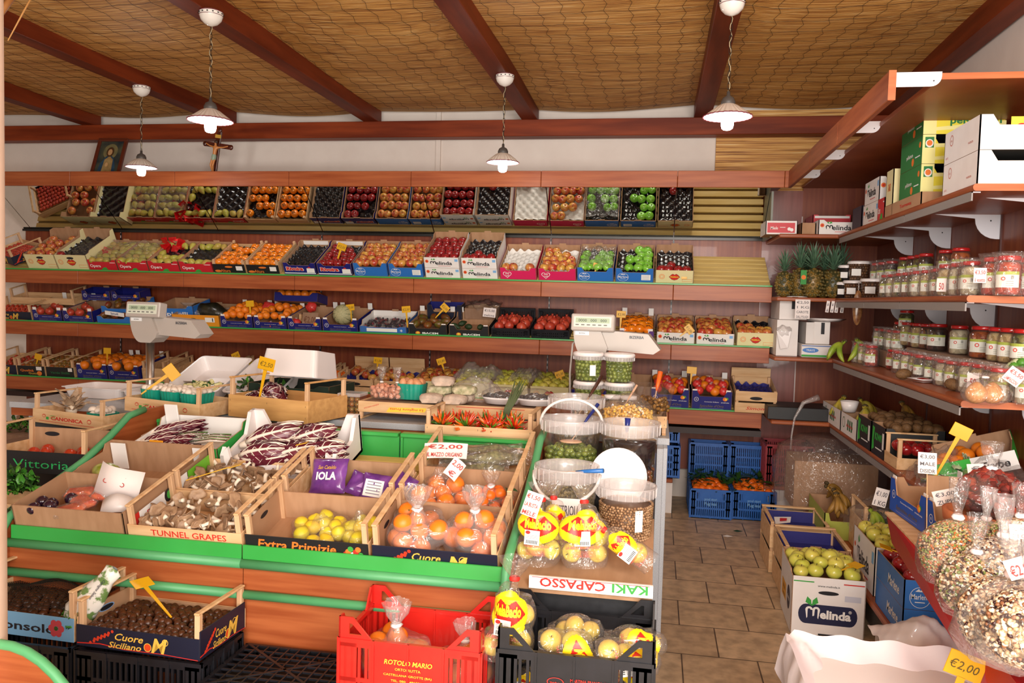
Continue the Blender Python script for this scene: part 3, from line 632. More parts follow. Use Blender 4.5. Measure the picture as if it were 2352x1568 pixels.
def liner(t, w, d, z, m, nx=4, ny=5):
    """moulded fruit tray with a cup for every fruit"""
    mb = MB(); NXX, NYY = nx*6, ny*6; V = []
    for j in range(NYY+1):
        for i in range(NXX+1):
            x = -w/2+.008+(w-.016)*i/NXX; y = .008+(d-.016)*j/NYY
            zz = z+.011*math.cos(2*math.pi*i/6)*math.cos(2*math.pi*j/6)*-1 + (.02 if i in (0, NXX) or j in (0, NYY) else 0)+.006*math.sin(i*5.1+j*3.3)
            V.append((x, y, zz))
    F = [(j*(NXX+1)+i, j*(NXX+1)+i+1, (j+1)*(NXX+1)+i+1, (j+1)*(NXX+1)+i) for j in range(NYY) for i in range(NXX)]
    return mb.add(V, F, m, True).build('moulded_liner', t)
BLINE = mat('black_liner_plastic', '#141418', '#1e1e24', .18, (30, 30, 30), bump=.3, coat=.5); WLINE = mat('white_liner_pulp', '#e6e2dc', rough=.6); PLINE = plain('#2c2a78', .5)
# ---- fruit meshes, one per kind; every fruit is an object of its own
_apf = lambda p: Vector((p.x*(1-.12*max(0, -p.z)), p.y*(1-.12*max(0, -p.z)), p.z*.9-.28*math.exp(-((p.x**2+p.y**2)/.06))*(1 if p.z > 0 else -.5)))
def _pear(p):
    k = 1-.45*max(0, p.z+.1)**1.0 if p.z > -.1 else 1
    return Vector((p.x*k, p.y*k, p.z*1.5))
SKIN = dict(
 apple_red=mat('red_apple_skin', '#7c1018', '#a82822', .22, (2.2, 2.2, .8), rnd=('#6a0c16', '#94181e', '#8a1c20'), coat=.4),
 apple_mix=mat('two_tone_apple_skin', '#b4222a', '#d8b04c', .25, (1.5, 1.5, .5), rnd=('#b02c2c', '#c85a38', '#d8a848', '#b83430'), coat=.35, lo=.44, hi=.62, detail=3),
 apple_green=mat('green_apple_skin', '#74b832', '#8ccc48', .22, (2, 2, 2), rnd=('#6cb02c', '#90cc4c'), coat=.4),
 apple_yellow=mat('yellow_apple_skin', '#b8c040', '#dccc5c', .28, (1.4, 1.4, 1.4), rnd=('#b4c03c', '#d4cc5c', '#dcc860'), coat=.3, lo=.3, hi=.7),
 apple_gold=mat('golden_apple_skin', '#dcd05c', '#ecc45c', .3, (1.3, 1.3, 1.3), rnd=('#d8cc54', '#e6ca60', '#e0bc50'), coat=.3),
 orange=mat('orange_peel', '#e87414', '#f08a20', .38, (60, 60, 60), rnd=('#e86c10', '#f08820', '#ee7c18'), bump=.12),
 mandarin=mat('mandarin_peel', '#e86410', '#ee7a1c', .35, (60, 60, 60), rnd=('#e05a10', '#ee761c'), bump=.12),
 persimmon=mat('persimmon_skin', '#ec7a10', '#f28c1c', .18, (10, 10, 10), rnd=('#e86c0c', '#f4921c'), coat=.5),
 pear=mat('pear_skin', '#a8a83c', '#c08a4c', .4, (1.4, 1.4, 1), rnd=('#9ca838', '#b8b048', '#b89048')),
 lemon=mat('lemon_peel', '#e8c81c', '#d8c42c', .4, (40, 40, 40), rnd=('#ecc81c', '#c8c43c', '#e8b82c'), bump=.15),
 pomegranate=mat('pomegranate_skin', '#a82c24', '#d0603c', .35, (1.8, 1.8, 1.8), rnd=('#a42c22', '#c04a34', '#b83a34')),
 mango=mat('mango_skin', '#5a5c20', '#8a3020', .35, (1, 1, 1), rnd=('#4c5c20', '#7c2c20', '#8c5a20')),
 avocado=mat('avocado_skin', '#1c3016', '#26401c', .45, (80, 80, 80), bump=.3),
 tomato=mat('tomato_skin', '#b8301c', '#c8402a', .2, (20, 20, 20), rnd=('#a8281c', '#c84a24'), coat=.4),
 cherrytom=mat('brown_cherry_tomato_skin', '#9a4a24', '#6a6a2c', .22, (1.5, 1.5, 1.5), rnd=('#a04424', '#7c6a2c', '#b05a2c'), coat=.4),
 onion=mat('golden_onion_skin', '#c8844c', '#dca468', .3, (6, 6, .5), coat=.2),
 potato=mat('brown_kiwi_skin', '#5c4024', '#76542f', .7, (4, 4, 4), bump=.1),
 egg=mat('brown_egg_shell', '#c88458', '#d49468', .5, (30, 30, 30), rnd=('#c07c50', '#dca078')),
 mush=mat('white_mushroom_skin', '#e4d4c4', '#ecdccc', .6, (30, 30, 30)),
 garlic=mat('shallot_skin', '#c87c5c', '#e0a88c', .4, (5, 5, 1), rnd=('#c87858', '#dca080')),
 chestnut=mat('chestnut_shell', '#34180c', '#54280f', .4, (3, 3, 1), rnd=('#2c140a', '#5c3014'), coat=.05),
 plum=mat('plum_skin', '#241226', '#34182c', .18, (20, 20, 20), coat=.6),
 olive=mat('green_olive_skin', '#6a7428', '#808a38', .25, (40, 40, 40), coat=.4),
 melon=mat('netted_melon_rind', '#a8a478', '#bcb488', .6, (8, 8, 8), bump=.3),
 carrot=mat('carrot_skin', '#c84c1c', '#d85c28', .5, (20, 20, 20)),
)
STEM = plain('#4a3a1c', .7); LEAF = mat('dark_leaf', '#1e3c14', '#2c541c', .4, (20, 20, 20)); LEAFL = mat('fresh_leaf', '#3a7a24', '#5a9a34', .45, (20, 20, 20)); STK = plain('#5a8ccc', .4)
FM = {}
def fmesh(kind):
    if kind in FM: return FM[kind]
    mb = MB(); k = SKIN.get(kind, None)
    if kind.startswith('apple'):
        mb.ell((0, 0, 0), (1, 1, 1), k, 16, 12, f=_apf); mb.tube([(0, 0, .55), (.03, 0, .75), (.12, .02, 1.0)], .045, STEM, 5)
    elif kind in ('orange', 'mandarin'): mb.ell((0, 0, 0), (1, 1, .93), k, 16, 11); mb.ell((0, 0, .92), (.09, .09, .03), plain('#5c7030', .7), 6, 4)
    elif kind == 'persimmon':
        mb.ell((0, 0, 0), (1, 1, .92), k, 16, 12, f=lambda p: Vector((p.x*(1+.04*math.cos(4*math.atan2(p.y, p.x))), p.y*(1+.04*math.cos(4*math.atan2(p.y, p.x))), p.z)))
        for i in range(4): a = i*math.pi/2; mb.add([(0, 0, .95), (.38*math.cos(a-.4), .38*math.sin(a-.4), .9), (.5*math.cos(a), .5*math.sin(a), .86), (.38*math.cos(a+.4), .38*math.sin(a+.4), .9)], [(0, 1, 2, 3)], plain('#4a3a20', .7))
    elif kind == 'pear': mb.ell((0, 0, 0), (1, 1, 1), k, 14, 12, f=_pear); mb.tube([(0, 0, 1.4), (.05, 0, 1.65), (.15, .03, 1.9)], .06, STEM, 5)
    elif kind == 'lemon': mb.ell((0, 0, 0), (1, 1, 1), k, 14, 12, f=lambda p: Vector((p.x, p.y, p.z*1.08+(.12*p.z/abs(p.z+1e-6) if abs(p.z) > .93 else 0))))
    elif kind == 'pomegranate': mb.ell((0, 0, 0), (1, 1, .93), k, 14, 10, f=lambda p: p*(1+.03*math.cos(5*math.atan2(p.y, p.x)))); mb.lathe([(.2, .85), (.17, 1.02), (.27, 1.2), (.15, 1.0)], k, 8)
    elif kind == 'egg': mb.ell((0, 0, 0), (1, 1, 1), k, 14, 10, f=lambda p: Vector((p.x*(1-.12*p.z), p.y*(1-.12*p.z), p.z*1.3)))
    elif kind == 'mush': mb.ell((0, 0, 0), (1, 1, .85), k, 14, 8, f=lambda p: Vector((p.x, p.y, max(p.z, -.35)))); mb.tube([(0, 0, -.3), (.02, 0, -.8)], [.35, .38], k, 8)
    elif kind in ('garlic', 'onion'): mb.ell((0, 0, 0), (1, 1, 1), k, 12, 10, f=lambda p: Vector((p.x, p.y, p.z*.95+(.5*max(0, p.z-.75)*2)))); 
    elif kind == 'chestnut': mb.ell((0, 0, 0), (1, .8, 1), k, 10, 8, f=lambda p: Vector((p.x, p.y, p.z*.85+.3*max(0, p.z-.8)))); mb.ell((0, 0, -.6), (.6, .5, .28), plain('#7a5a38', .7), 8, 4)
    elif kind == 'mango': mb.ell((0, 0, 0), (1, .8, 1.3), k, 12, 9)
    elif kind == 'avocado': mb.ell((0, 0, 0), (.85, .85, 1), k, 12, 10, f=_pear)
    elif kind == 'potato': mb.ell((0, 0, 0), (1, .95, 1.35), k, 12, 9)
    elif kind == 'olive': mb.ell((0, 0, 0), (1, 1, 1.25), k, 8, 6)
    elif kind == 'melon':
        mb.ell((0, 0, 0), (1, 1, .95), k, 48, 16, f=lambda p: p*(1-.05*max(0, math.cos(10*math.atan2(p.y, p.x)))**4*(1-p.z**2)))
        for i in range(10): a = i*math.pi/5; mb.tube([(.965*math.cos(a)*math.cos(t), .965*math.sin(a)*math.cos(t), .92*math.sin(t)) for t in [-1.2+.3*q for q in range(9)]], .03, plain('#4a5a34', .6), 5)
    elif kind == 'carrot': mb.tube([(0, 0, 0), (.5, 0, .02), (2.5, .1, 0), (5, 0, -.05), (6, 0, 0)], [.5, 1, .8, .4, .1], k, 10)
    else: mb.ell((0, 0, 0), (1, 1, .95), k, 12, 9)
    o = mb.build('t'); me = o.data; me.name = kind; bpy.data.objects.remove(o); FM[kind] = me; return me
NAME = dict(apple_red='red_apple', apple_mix='two_tone_apple', apple_green='green_apple', apple_yellow='yellow_apple', apple_gold='golden_apple', mush='white_mushroom', garlic='shallot', potato='brown_potato', cherrytom='brown_tomato', mandarin='mandarin')
CAT = dict(mush='mushroom', garlic='shallot', cherrytom='tomato', potato='kiwi')
def put(kind, M, label, group, name=None, cat=None):
    o = bpy.data.objects.new(name or NAME.get(kind, kind), fmesh(kind)); SC.collection.objects.link(o); o.matrix_basis = M
    tag(o, label, cat or CAT.get(kind) or ('apple' if kind.startswith('apple') else kind), group); return o
rnd = random.Random(11)
def fill(M, w, d, z, kind, r, label, group, nx, ny, mask=None, jit=.12, pile=0, tilt=25, name=None, cat=None, lay=None, flat=False):
    """set fruit one by one in staggered rows (front row first)"""
    for j in range(ny):
        off = (j % 2)*.5
        for i in range(nx):
            if mask and (j >= len(mask) or i >= len(mask[j]) or mask[j][i] in '. '): continue
            x = -w/2+(i+.5+(off-.25)*.6)*w/nx+rnd.uniform(-jit, jit)*r; y = (j+.5)*d/ny+rnd.uniform(-jit, jit)*r
            x = max(-w/2+r*.9, min(w/2-r*.9, x)); y = max(r*1.08+.006, min(d-r*.7, y))
            zz = z+r*.9+(pile*math.sin(math.pi*(i+.5)/nx)*math.sin(math.pi*min(1, (j+.6)/ny)) if pile else 0)+rnd.uniform(0, .12)*r
            Q = Matrix.Translation((x, y, zz)) @ Matrix.Rotation(rnd.uniform(0, 6.28), 4, 'Z') @ Matrix.Rotation(R(90 if flat else 0)+rnd.uniform(-1, 1)*R(tilt), 4, 'X') @ Matrix.Rotation(rnd.uniform(0, 6.28), 4, 'Z') @ Matrix.Scale(r*rnd.uniform(.93, 1.06), 4)
            put(kind, M @ Q, label, group, name, cat)
TAGY = mat('yellow_tag_plastic', '#e0a80c', rough=.4); INK = plain('#5a4a14', .6); REDINK = plain('#b83a34', .6)
TAGN = [0]
def ptag(p, txt, label, rz=0, lean=0, ry=0, ln=.12, s=1, back=False):
    """yellow price paddle, p = where its spike enters"""
    M = Matrix.Translation(p) @ Matrix.Rotation(R(rz), 4, 'Z') @ Matrix.Rotation(R(ry), 4, 'Y') @ Matrix.Rotation(R(lean), 4, 'X') @ Matrix.Scale(s, 4)
    t = thing('price_tag', label, 'price tag', M, None)
    mb = MB(); mb.bbox(-.036, .036, 0, .003, ln, ln+.052, TAGY, .001); mb.build('tag_plate', t)
    mb = MB(); V = [(-.003, 0), (.003, 0), (.006, ln*.6), (.008, ln+.002), (-.008, ln+.002), (-.006, ln*.6)]; mb.prism(V, .003, TAGY); mb.build('spike', t)
    if txt: m = MB(); m.text(txt, .026, INK, 0, ln+.016, shear=.15, bold=.0, width=.056); m.build('handwriting', t)
    return t
CARD = mat('price_card_paper', '#f0e4e0', rough=.7)
def pcard(M, w, h, lines, label, m=CARD, ink=REDINK, curl=.0, cat='price card', stick=0):
    t = thing('price_card', label, cat, M); mb = MB(); n = 8; V = []
    for i in range(n+1):
        a = i/n; V += [(-w/2+w*a, -curl*math.sin(math.pi*a), 0), (-w/2+w*a, -curl*math.sin(math.pi*a)+curl*.4, h)]
    V += [(x, y+.0012, z) for x, y, z in V]; k = 2*(n+1)
    F = [(2*i, 2*i+2, 2*i+3, 2*i+1) for i in range(n)]+[(k+2*i, k+2*i+1, k+2*i+3, k+2*i+2) for i in range(n)]+[(0, 1, k+1, k), (2*n, k+2*n, k+2*n+1, 2*n+1)]+[(2*i, k+2*i, k+2*i+2, 2*i+2) for i in range(n)]+[(2*i+1, 2*i+3, k+2*i+3, k+2*i+1) for i in range(n)]
    mb.add(V, F, m); mb.build('card', t)
    if stick: MB().tube([(0, .004, h*.5), (0, .004, -stick)], .002, PINE, 6).build('card_stick', t)
    q = MB(); nl = len(lines)
    for i, l in enumerate(lines): q.text(l, h/nl*.72, ink, 0, h-(i+.85)*h/nl, y=-curl-.0015, width=w*.8 if len(l) > 3 else w*.5)
    q.build('handwriting', t); return t
def tightf(pts, r0, top):
    """radius of film drawn tight over round fruit, by direction and height"""
    def f(a, z):
        d = (math.cos(a), math.sin(a)); best = .004
        for p, r in pts:
            k = 1-((z-p[2])/(r*1.7))**2
            if k <= 0: continue
            al = p[0]*d[0]+p[1]*d[1]; pe = abs(p[0]*d[1]-p[1]*d[0]); q = 1-(pe/(r*1.9))**2
            if q <= 0: continue
            best = max(best, al+r*1.04*math.sqrt(k*q))
        return best+.003
    return f
def bag(name, label, M, r, h, film_m=None, neck=.35, group=None, sx=1, sy=1, tie=None, seed=0, cat='bag', tuft=.6, open_=False, n=40, crump=.07, parent=None, pts=None, tw=1):
    """plastic bag gathered to a knot above its contents"""
    rr = random.Random(seed); ph = [rr.uniform(0, 6.28) for _ in range(6)]; film_m = film_m or BAGF
    wob = lambda a, z: 1+crump*(math.sin(3*a+ph[0]+z*20)+.7*math.sin(7*a+ph[1]-z*34)+.5*math.sin(13*a+ph[2]+z*50))*(.6+z/h)
    b = h*(1-neck); pr = [(r*.55, 0), (r*.85, .012*1), (r*1.0, b*.25), (r*1.02, b*.5), (r*.86, b*.74), (r*.5, b*.9), (r*.14, b)]
    if not open_: pr += [(r*.10, b*1.04), (r*.2*tw, b+(h-b)*.35*tuft), (r*.42*tw, b+(h-b)*tuft), (r*.5*tw, h)]
    t = thing(name, label, cat, M, group) if parent is None else parent
    mb = MB()
    if pts:
        tf = tightf(pts, r, b); n = 56; k1 = 26; V = []; zt = max(p[2]+q for p, q in pts); b = max(b, zt*1.02)
        for k in range(k1+1):
            z = b*k/k1
            for j in range(n):
                a = 2*math.pi*j/n; q = tf(a, z); c = r*.13+(b-z)*.55
                q = min(max(q, min(c, r*.75)*.8), max(c, r*.14) if z > zt*.75 else 9)*(1+.018*math.sin(9*a+ph[0]+z*40)); V.append((q*math.cos(a), q*math.sin(a), z))
        mb.add(V, [(k*n+j, k*n+(j+1) % n, (k+1)*n+(j+1) % n, (k+1)*n+j) for k in range(k1) for j in range(n)], film_m, True)
        if not open_: mb.lathe([(r*.14, b), (r*.10, b+.006), (r*.2*tw, b+(h-b)*.35*tuft), (r*.42*tw, b+(h-b)*tuft), (r*.5*tw, max(h, b+.03))], film_m, n, wob=wob)
    else: mb.lathe(pr, film_m, n, wob=wob, sx=sx, sy=sy)
    mb.build('bag_film', t)
    if not open_: mb = MB(); mb.lathe([(r*.13, b*.99), (r*.17, b*1.03), (r*.12, b*1.07)], tie or WHITEP, 14, wob=wob, sx=sx, sy=sy); mb.build('knot', t)
    return t
def sheet(name, label, M, w, d, hts, m, cat='plastic sheet', amp=.015, seed=0, n=26, group=None, kind=None):
    """loosely draped film or cloth: height field over w x d, hts(u,v) gives the lie"""
    rr = random.Random(seed); ph = [rr.uniform(0, 6.28) for _ in range(8)]; V = []
    for j in range(n+1):
        for i in range(n+1):
            u, v = i/n, j/n
            q = amp*(math.sin(u*11+ph[0]+3*v)*math.cos(v*9+ph[1])+.6*math.sin(u*23+v*17+ph[2])+.4*math.sin(u*37-v*29+ph[3]))
            V.append(((u-.5)*w+q*.4, (v-.5)*d+amp*math.sin(u*15+ph[4])*.5, hts(u, v)+q))
    F = [(j*(n+1)+i, j*(n+1)+i+1, (j+1)*(n+1)+i+1, (j+1)*(n+1)+i) for j in range(n) for i in range(n)]
    return tag(MB().add(V, F, m, True).build(name, None, M), label, cat, group, kind)
def scatter_beans(name, label, M, f, n, mats_, rs, group=None, seed=1, cat='beans', parent=None, kind='stuff', core=None):
    """many small seeds in one heap"""
    rr = random.Random(seed); mb = MB()
    for _ in range(n):
        p = f(rr); r = rr.uniform(*rs); q = Matrix.Rotation(rr.uniform(0, 6), 3, 'X') @ Matrix.Rotation(rr.uniform(0, 6), 3, 'Z')
        mb.ell(p, (r, r*.7, r*.6), rr.choice(mats_), 6, 4, rot=q)
    if core: core(mb)
    o = mb.build(name, parent, M)
    if parent is None: tag(o, label, cat, group, kind)
    else: o['kind'] = 'stuff'
    return o
# ================================================================= GOODS ON THE BACK WALL
EDGE = {1: (624, 663), 2: (739, 800), 3: (878, 941)}
def spot(row, a, c, dy=.03, dz=0, gap=.004):
    e = EDGE[row]; f = lambda x: PY(x, e[0]+(e[1]-e[0])*x/1775, YF).x
    x0, x1 = f(a), f(c); return DECK[row][2] @ TR((x0+x1)/2, dy, dz), abs(x1-x0)-gap
def goods(M, w, d, h, kind, r, what, nx=4, ny=5, mask=None, lin_=None, pile=0, dz=None, **k):
    z = h-(.052 if dz is None else dz)
    fill(M, w-.02, d-.02, z, kind, r, what, what, nx, ny, mask, pile=pile, **k)
D = .40
# --- top row, left to right
M, w = spot(1, -60, 62); M = M @ TR(.0, .03, .03, rz=-24, ry=-4)
woodcrate('tomato_crate', 'tilted wooden crate with a navy side label at the far left of the top row', M, .40, .3, .08, .14, DNAVY, P_cuore, panel=True)
goods(M, .38, .28, .08, 'tomato', .018, 'small red tomato in the tilted crate at the far left of the top row', 10, 7, dz=.04)
A1 = 'taller cream carton of two-tone apples at the left of the top row'
M, w = spot(1, 60, 132); carton('fruit_carton', A1, M, w, .44, .135, CREAM, pr=P_bacio, notch=0, back=.19, side=.135, hand=True)
goods(M, w, .4, .135, 'apple_mix', .038, 'two-tone apple in the taller cream carton at the left of the top row', 3, 5, mask=['###', '###', '## ', '###', '# #'], lay=1)
M, w = spot(1, 128, 203); t = carton('fruit_carton', 'taller cream carton with bare black liner beside the red pear cartons', M, w, .44, .135, CREAM, pr=P_bacio, notch=0, back=.19, side=.15, hand=True); liner(t, w, .42, .085, BLINE, 3, 5)
goods(M, w, .4, .135, 'apple_red', .036, 'lone red apple in the taller cream carton with bare black liner', 3, 5, mask=['#  '])
pxs = (200, 268, 339, 411, 487); nm = ('first', 'second', 'third', 'fourth')
for i in range(4):
    M, w = spot(1, pxs[i], pxs[i+1]); t = carton('pear_carton', '%s red pear carton from the left on the top row' % nm[i], M, w, D, .095, RED, pr=P_opera, notch=.2, group=None)
    liner(t, w, .38, .05, BLINE, 3, 5) if i > 1 else None
    goods(M, w, D, .095, 'pear', .03, 'green pear in the %s red pear carton from the left' % nm[i], 4, 5, mask=(None, None, ['####', '####', '#   ', '    ', '####'], ['####', '    ', '    ', '    ', '####'])[i], flat=True, tilt=20)
FOIL = mat('red_metal_foil', '#d01018', '#f03030', .22, (20, 20, 20), metal=.35, bump=.6, coat=.4)
def bow(p, r, label, seed):
    rr = random.Random(seed); mb = MB(); c = Vector(p)
    for k in range(15):
        a = rr.uniform(0, 6.28); e = rr.uniform(-.1, 1.3); d = Vector((math.cos(a)*math.cos(e), math.sin(a)*math.cos(e), math.sin(e))); s = d.cross(Vector((0, 0, 1))).normalized()*r*.36; u = d.cross(s).normalized()*r*.18
        tip = c+d*r*rr.uniform(.8, 1.25); b0 = c+d*r*.1
        mb.add([b0, c+d*r*.5+s+u*2, tip+s*.9, tip-s*.5+u, c+d*r*.55-s-u, c+d*r*.6+u*2.4], [(0, 1, 5), (1, 2, 5), (2, 3, 5), (3, 4, 5), (4, 0, 5)], FOIL)
    tag(mb.build('foil_bow'), label, 'bow', None)
bow(PY(253, 590, 6.42), .10, 'small red foil bow on the first red pear carton', 3); bow(PY(330, 600, 6.38), .06, 'tiny red foil scrap between the first and second red pear cartons', 5); bow(PY(400, 572, 6.5), .125, 'large shiny red foil bow between the second and third red pear cartons', 8)
def wrapf(M, w, d, z, label, amp=.012, seed=1): return sheet('cling_film', label, M @ TR(0, d/2, z), w, d, lambda u, v: -.01+.03*math.sin(math.pi*u)*math.sin(math.pi*v), BAGF, 'film', amp, seed, 18)
M, w = spot(1, 210, 340); wrapf(M, w, .34, .12, 'clear film over the pears of the two left red cartons', .016, 4)
for i, (a, c) in enumerate(((488, 562), (565, 640))):
    s = ('left', 'right')[i]; M, w = spot(1, a, c)
    t = woodcrate('persimmon_crate', '%s of the two black-labelled crates of orange persimmons' % s, M, w, D, .078, .115, BLK, P_altura, rails=False, sideb=.10); liner(t, w-.02, .38, .035, BLINE, 4, 5)
    goods(M, w, D, .078, 'persimmon', .036, 'glossy orange persimmon in the %s black-labelled crate' % s, 4, 5, mask=(['####', '####', '### ', ' ###', '#  #'] if i == 0 else None), dz=.035)
RM = [('navy carton with only shiny black liner, beside the persimmons', '    '), ('navy carton of dark red apples with a yellow price tag', '####')]
for i, (a, c) in enumerate(((650, 725), (728, 808))):
    M, w = spot(1, a, c); t = carton('apple_carton', RM[i][0], M, w, D, .105, NAVY, pr=P_rivoira, notch=.22, back=.125, inmat=1); liner(t, w, .38, .06, BLINE, 4, 5)
    m = MB(); m.T = TR(0, D-.008, 0); m.rect(-w*.4, w*.4, .085, .12, WT); m.build('white_inner_flap', t)
    if i: goods(M, w, D, .105, 'apple_red', .036, 'dark red apple in the navy carton with a price tag', 4, 5, mask=['####', '####', '####', '### ', '##  '])
for i, (a, c) in enumerate(((811, 890), (892, 972))):
    s = ('left', 'right')[i]; M, w = spot(1, a, c); carton('apple_carton', '%s of the two blue cartons of two-tone apples on the top row' % s, M, w, D, .115, BLUE, pr=(P_marlene, P_marlene_l)[i], notch=.3, back=.125)
    goods(M, w, D, .115, 'apple_mix', .037, 'two-tone apple in the %s blue carton of two-tone apples' % s, 4, 5)
for i, (a, c) in enumerate(((975, 1057), (1060, 1143))):
    s = ('left', 'right')[i]; M, w = spot(1, a, c)
    carton('apple_carton', 'lower white carton under the %s apple carton of the stacked white pair' % s, M, w, D, .085, WHT, pr=P_melinda, notch=0, tab=False)
    M = M @ TR(0, 0, .087); t = carton('apple_carton', '%s upper white carton of the stacked white pair on the top row' % s, M, w, D, .09, WHT, pr=P_melinda, notch=0, back=.13, side=.11); liner(t, w, .38, .045, BLINE, 4, 5)
    goods(M, w, D, .09, 'apple_red', .036, 'dark red apple in the %s white stacked carton' % s, 4, 5, mask=(None, ['####', ' #  '])[i])
for i, (a, c) in enumerate(((1147, 1232), (1235, 1323))):
    s = ('left', 'right')[i]; M, w = spot(1, a, c); t = carton('apple_carton', ('pink carton with white moulded liner mostly bare of apples', 'pink carton full of pink-red apples with a yellow tag')[i], M, w, D, .10, PINK, pr=P_pinklady, notch=.25, back=.115); liner(t, w, .38, .055, WLINE, 4, 5)
    goods(M, w, D, .10, 'apple_mix', .037, 'pink-red apple in the %s pink carton' % s, 4, 5, mask=(['## #', '    ', '    ', '    ', '    '], ['####', '####', '####', '### ', '## '])[i])
for i, (a, c) in enumerate(((1324, 1409), (1412, 1501))):
    M, w = spot(1, a, c); t = carton('apple_carton', ('blue carton of green apples under crinkled clear film', 'blue carton of green apples half bare with black liner')[i], M, w, D, .115, BLUE, pr=(P_marlene, P_marlene_l)[i], notch=.3, back=.125); liner(t, w, .38, .065, BLINE, 4, 5)
    goods(M, w, D, .115, 'apple_green', .037, ('green apple under film in the left blue carton', 'green apple in the half bare right blue carton')[i], 4, 5, mask=(['####', '####', '# ##', '# ##', '    '], [' ###', '  ##', ' ###', '  ##', '  ##'])[i])
    if i == 0: wrapf(M, w, .36, .13, 'crinkled clear film over the green apples', .015, 9)
M, w = spot(1, 1504, 1593); t = carton('apple_carton', 'cream carton with black liner and one row of red apples beside the bare slats', M, w, D, .105, CREAM, pr=P_bacio, notch=0, back=.13, side=.105); liner(t, w, .38, .06, BLINE, 4, 5)
goods(M, w, D, .105, 'apple_red', .037, 'red apple in the cream carton beside the bare slats', 4, 5, mask=['####', ' #'])
def tagp(px, py, Y, txt, label, **k): return ptag(PY(px, py, Y), txt, label, **k)
tagp(768, 618, 6.26, '€2,50', 'yellow price tag leaning in the navy carton of dark red apples', ry=18, ln=.15, s=1.1)
tagp(1030, 597, 6.24, '€1,80', 'yellow price tag on the upper white carton of red apples', ry=62, ln=.03); tagp(1285, 625, 6.27, '€2,80', 'yellow price tag lying on the pink-red apples', ry=52, ln=.06, s=1.1)
tagp(1366, 626, 6.2, '', 'yellow price tag under the film of the green apples', ry=15, ln=.04, s=.8); tagp(1560, 632, 6.2, '', 'yellow price tag hanging at the cream carton beside the bare slats', ry=88, ln=.02, s=.8)
# --- second row
M, w = spot(2, -45, 68); woodcrate('tomato_crate', 'wooden tomato crate with navy label at the far left of the second row', M @ TR(0, .0, 0), w, .3, .075, .13, DNAVY, P_cuore)
goods(M, w, .3, .08, 'tomato', .018, 'small tomato in the far left crate of the second row', 10, 6, dz=.045)
M2, w2 = spot(2, -20, 130); woodcrate('empty_crate', 'bare wooden crate standing behind the far left tomato crate', M2 @ TR(0, .22, .09), w2, .2, .06, .13)
FL = .055
for i, (a, c) in enumerate(((71, 139), (141, 210))):
    s = ('left', 'right')[i]; M, w = spot(2, a, c); carton('citrus_carton', '%s navy carton of pomegranates with raised white flaps on the second row' % s, M, w, D, .10, NAVY, pr=P_spicchio, notch=.45, flaps=FL*1.3, inn=WT if 0 else KRAFT)
    goods(M, w, D, .10, 'pomegranate', .036, 'reddish pomegranate in the %s navy flap carton' % s, 3, 4, mask=['## ', ' # ', '#'], dz=.06)
    M, w = spot(2, a+70, c+70, dy=.3, dz=.13); carton('citrus_carton', '%s empty navy carton standing behind the pomegranate cartons' % s, M, w, .16, .085, NAVY, pr=P_spicchio, notch=.4, inn=NAVY)
M, w = spot(2, 218, 296); 
for k in range(2):
    carton('fruit_carton', ('lower', 'upper')[k]+' light blue low carton of green and orange mangoes', M @ TR(.01*k, .0+.06*k, .075*k), w, .3, .062, BLUE, notch=.35, back=.08)
    goods(M @ TR(.01*k, .06*k, .075*k), w, .3, .062, 'mango', .03, 'green and orange mango in the %s light blue low carton' % ('lower', 'upper')[k], 3, 3, flat=True, dz=.03)
m = MB(); tag(m.box(-.09, .09, 0, .003, 0, .035, WT).text('Spinelli', .026, NAVY, 0, .01).build('paper_label', None, M @ TR(.02, -.004, .07, ry=6)), 'white paper strip on the light blue mango cartons', 'label')
M, w = spot(2, 392, 502); carton('clementine_carton', 'orange carton under a plastic bag, right of the far scale', M, w, D, .10, plain('#e89420', .5), pr=P_dami, notch=0)
M3, w3 = spot(2, 345, 430, dy=.12, dz=.03); carton('fruit_carton', 'light blue carton behind the far scale head', M3, w3, .28, .12, BLUE, notch=.2, pr=P_text('Spinelli', WT))
c = PY(435, 712, 6.4); bag('clear_bag', 'clear bag of pale produce on the orange carton', TR(c.x, c.y, 1.345), .11, .14, BAGM, .25, seed=3, sx=1.3); tag(MB().ell((0, 0, .05), (.1, .06, .05), plain('#c8b08c'), 12, 8).build('bread_loaf', None, TR(c.x, c.y, 1.345)), 'pale loaf inside the clear bag on the orange carton', 'bread')
c = PY(480, 715, 6.42); mb = MB(); rr = random.Random(4); mb.ell((0, 0, .06), (.15, .08, .085), mat('dark_bag', '#1e1c16', '#34301f', .3, (20, 20, 20), bump=.6, coat=.3), 14, 9, f=lambda p: Vector((p.x*(1+.3*abs(p.x)), p.y, p.z*(1+.15*math.sin(5*p.x)))))
tag(mb.build('dark_bag', None, TR(c.x, c.y, 1.35, ry=8)), 'dark brown plastic bag lying on the orange carton', 'bag')
c = PY(527, 722, 6.45); bag('clear_bag', 'clear bag behind the heap of oranges on the second row', TR(c.x, c.y, 1.34), .07, .11, BAGM, .2, seed=6)
SP = [(503, 578, 'orange', 'first', 0), (580, 656, 'orange', 'second', 1), (658, 736, None, 'third', 2), (738, 820, 'melon', 'fourth', 3)]
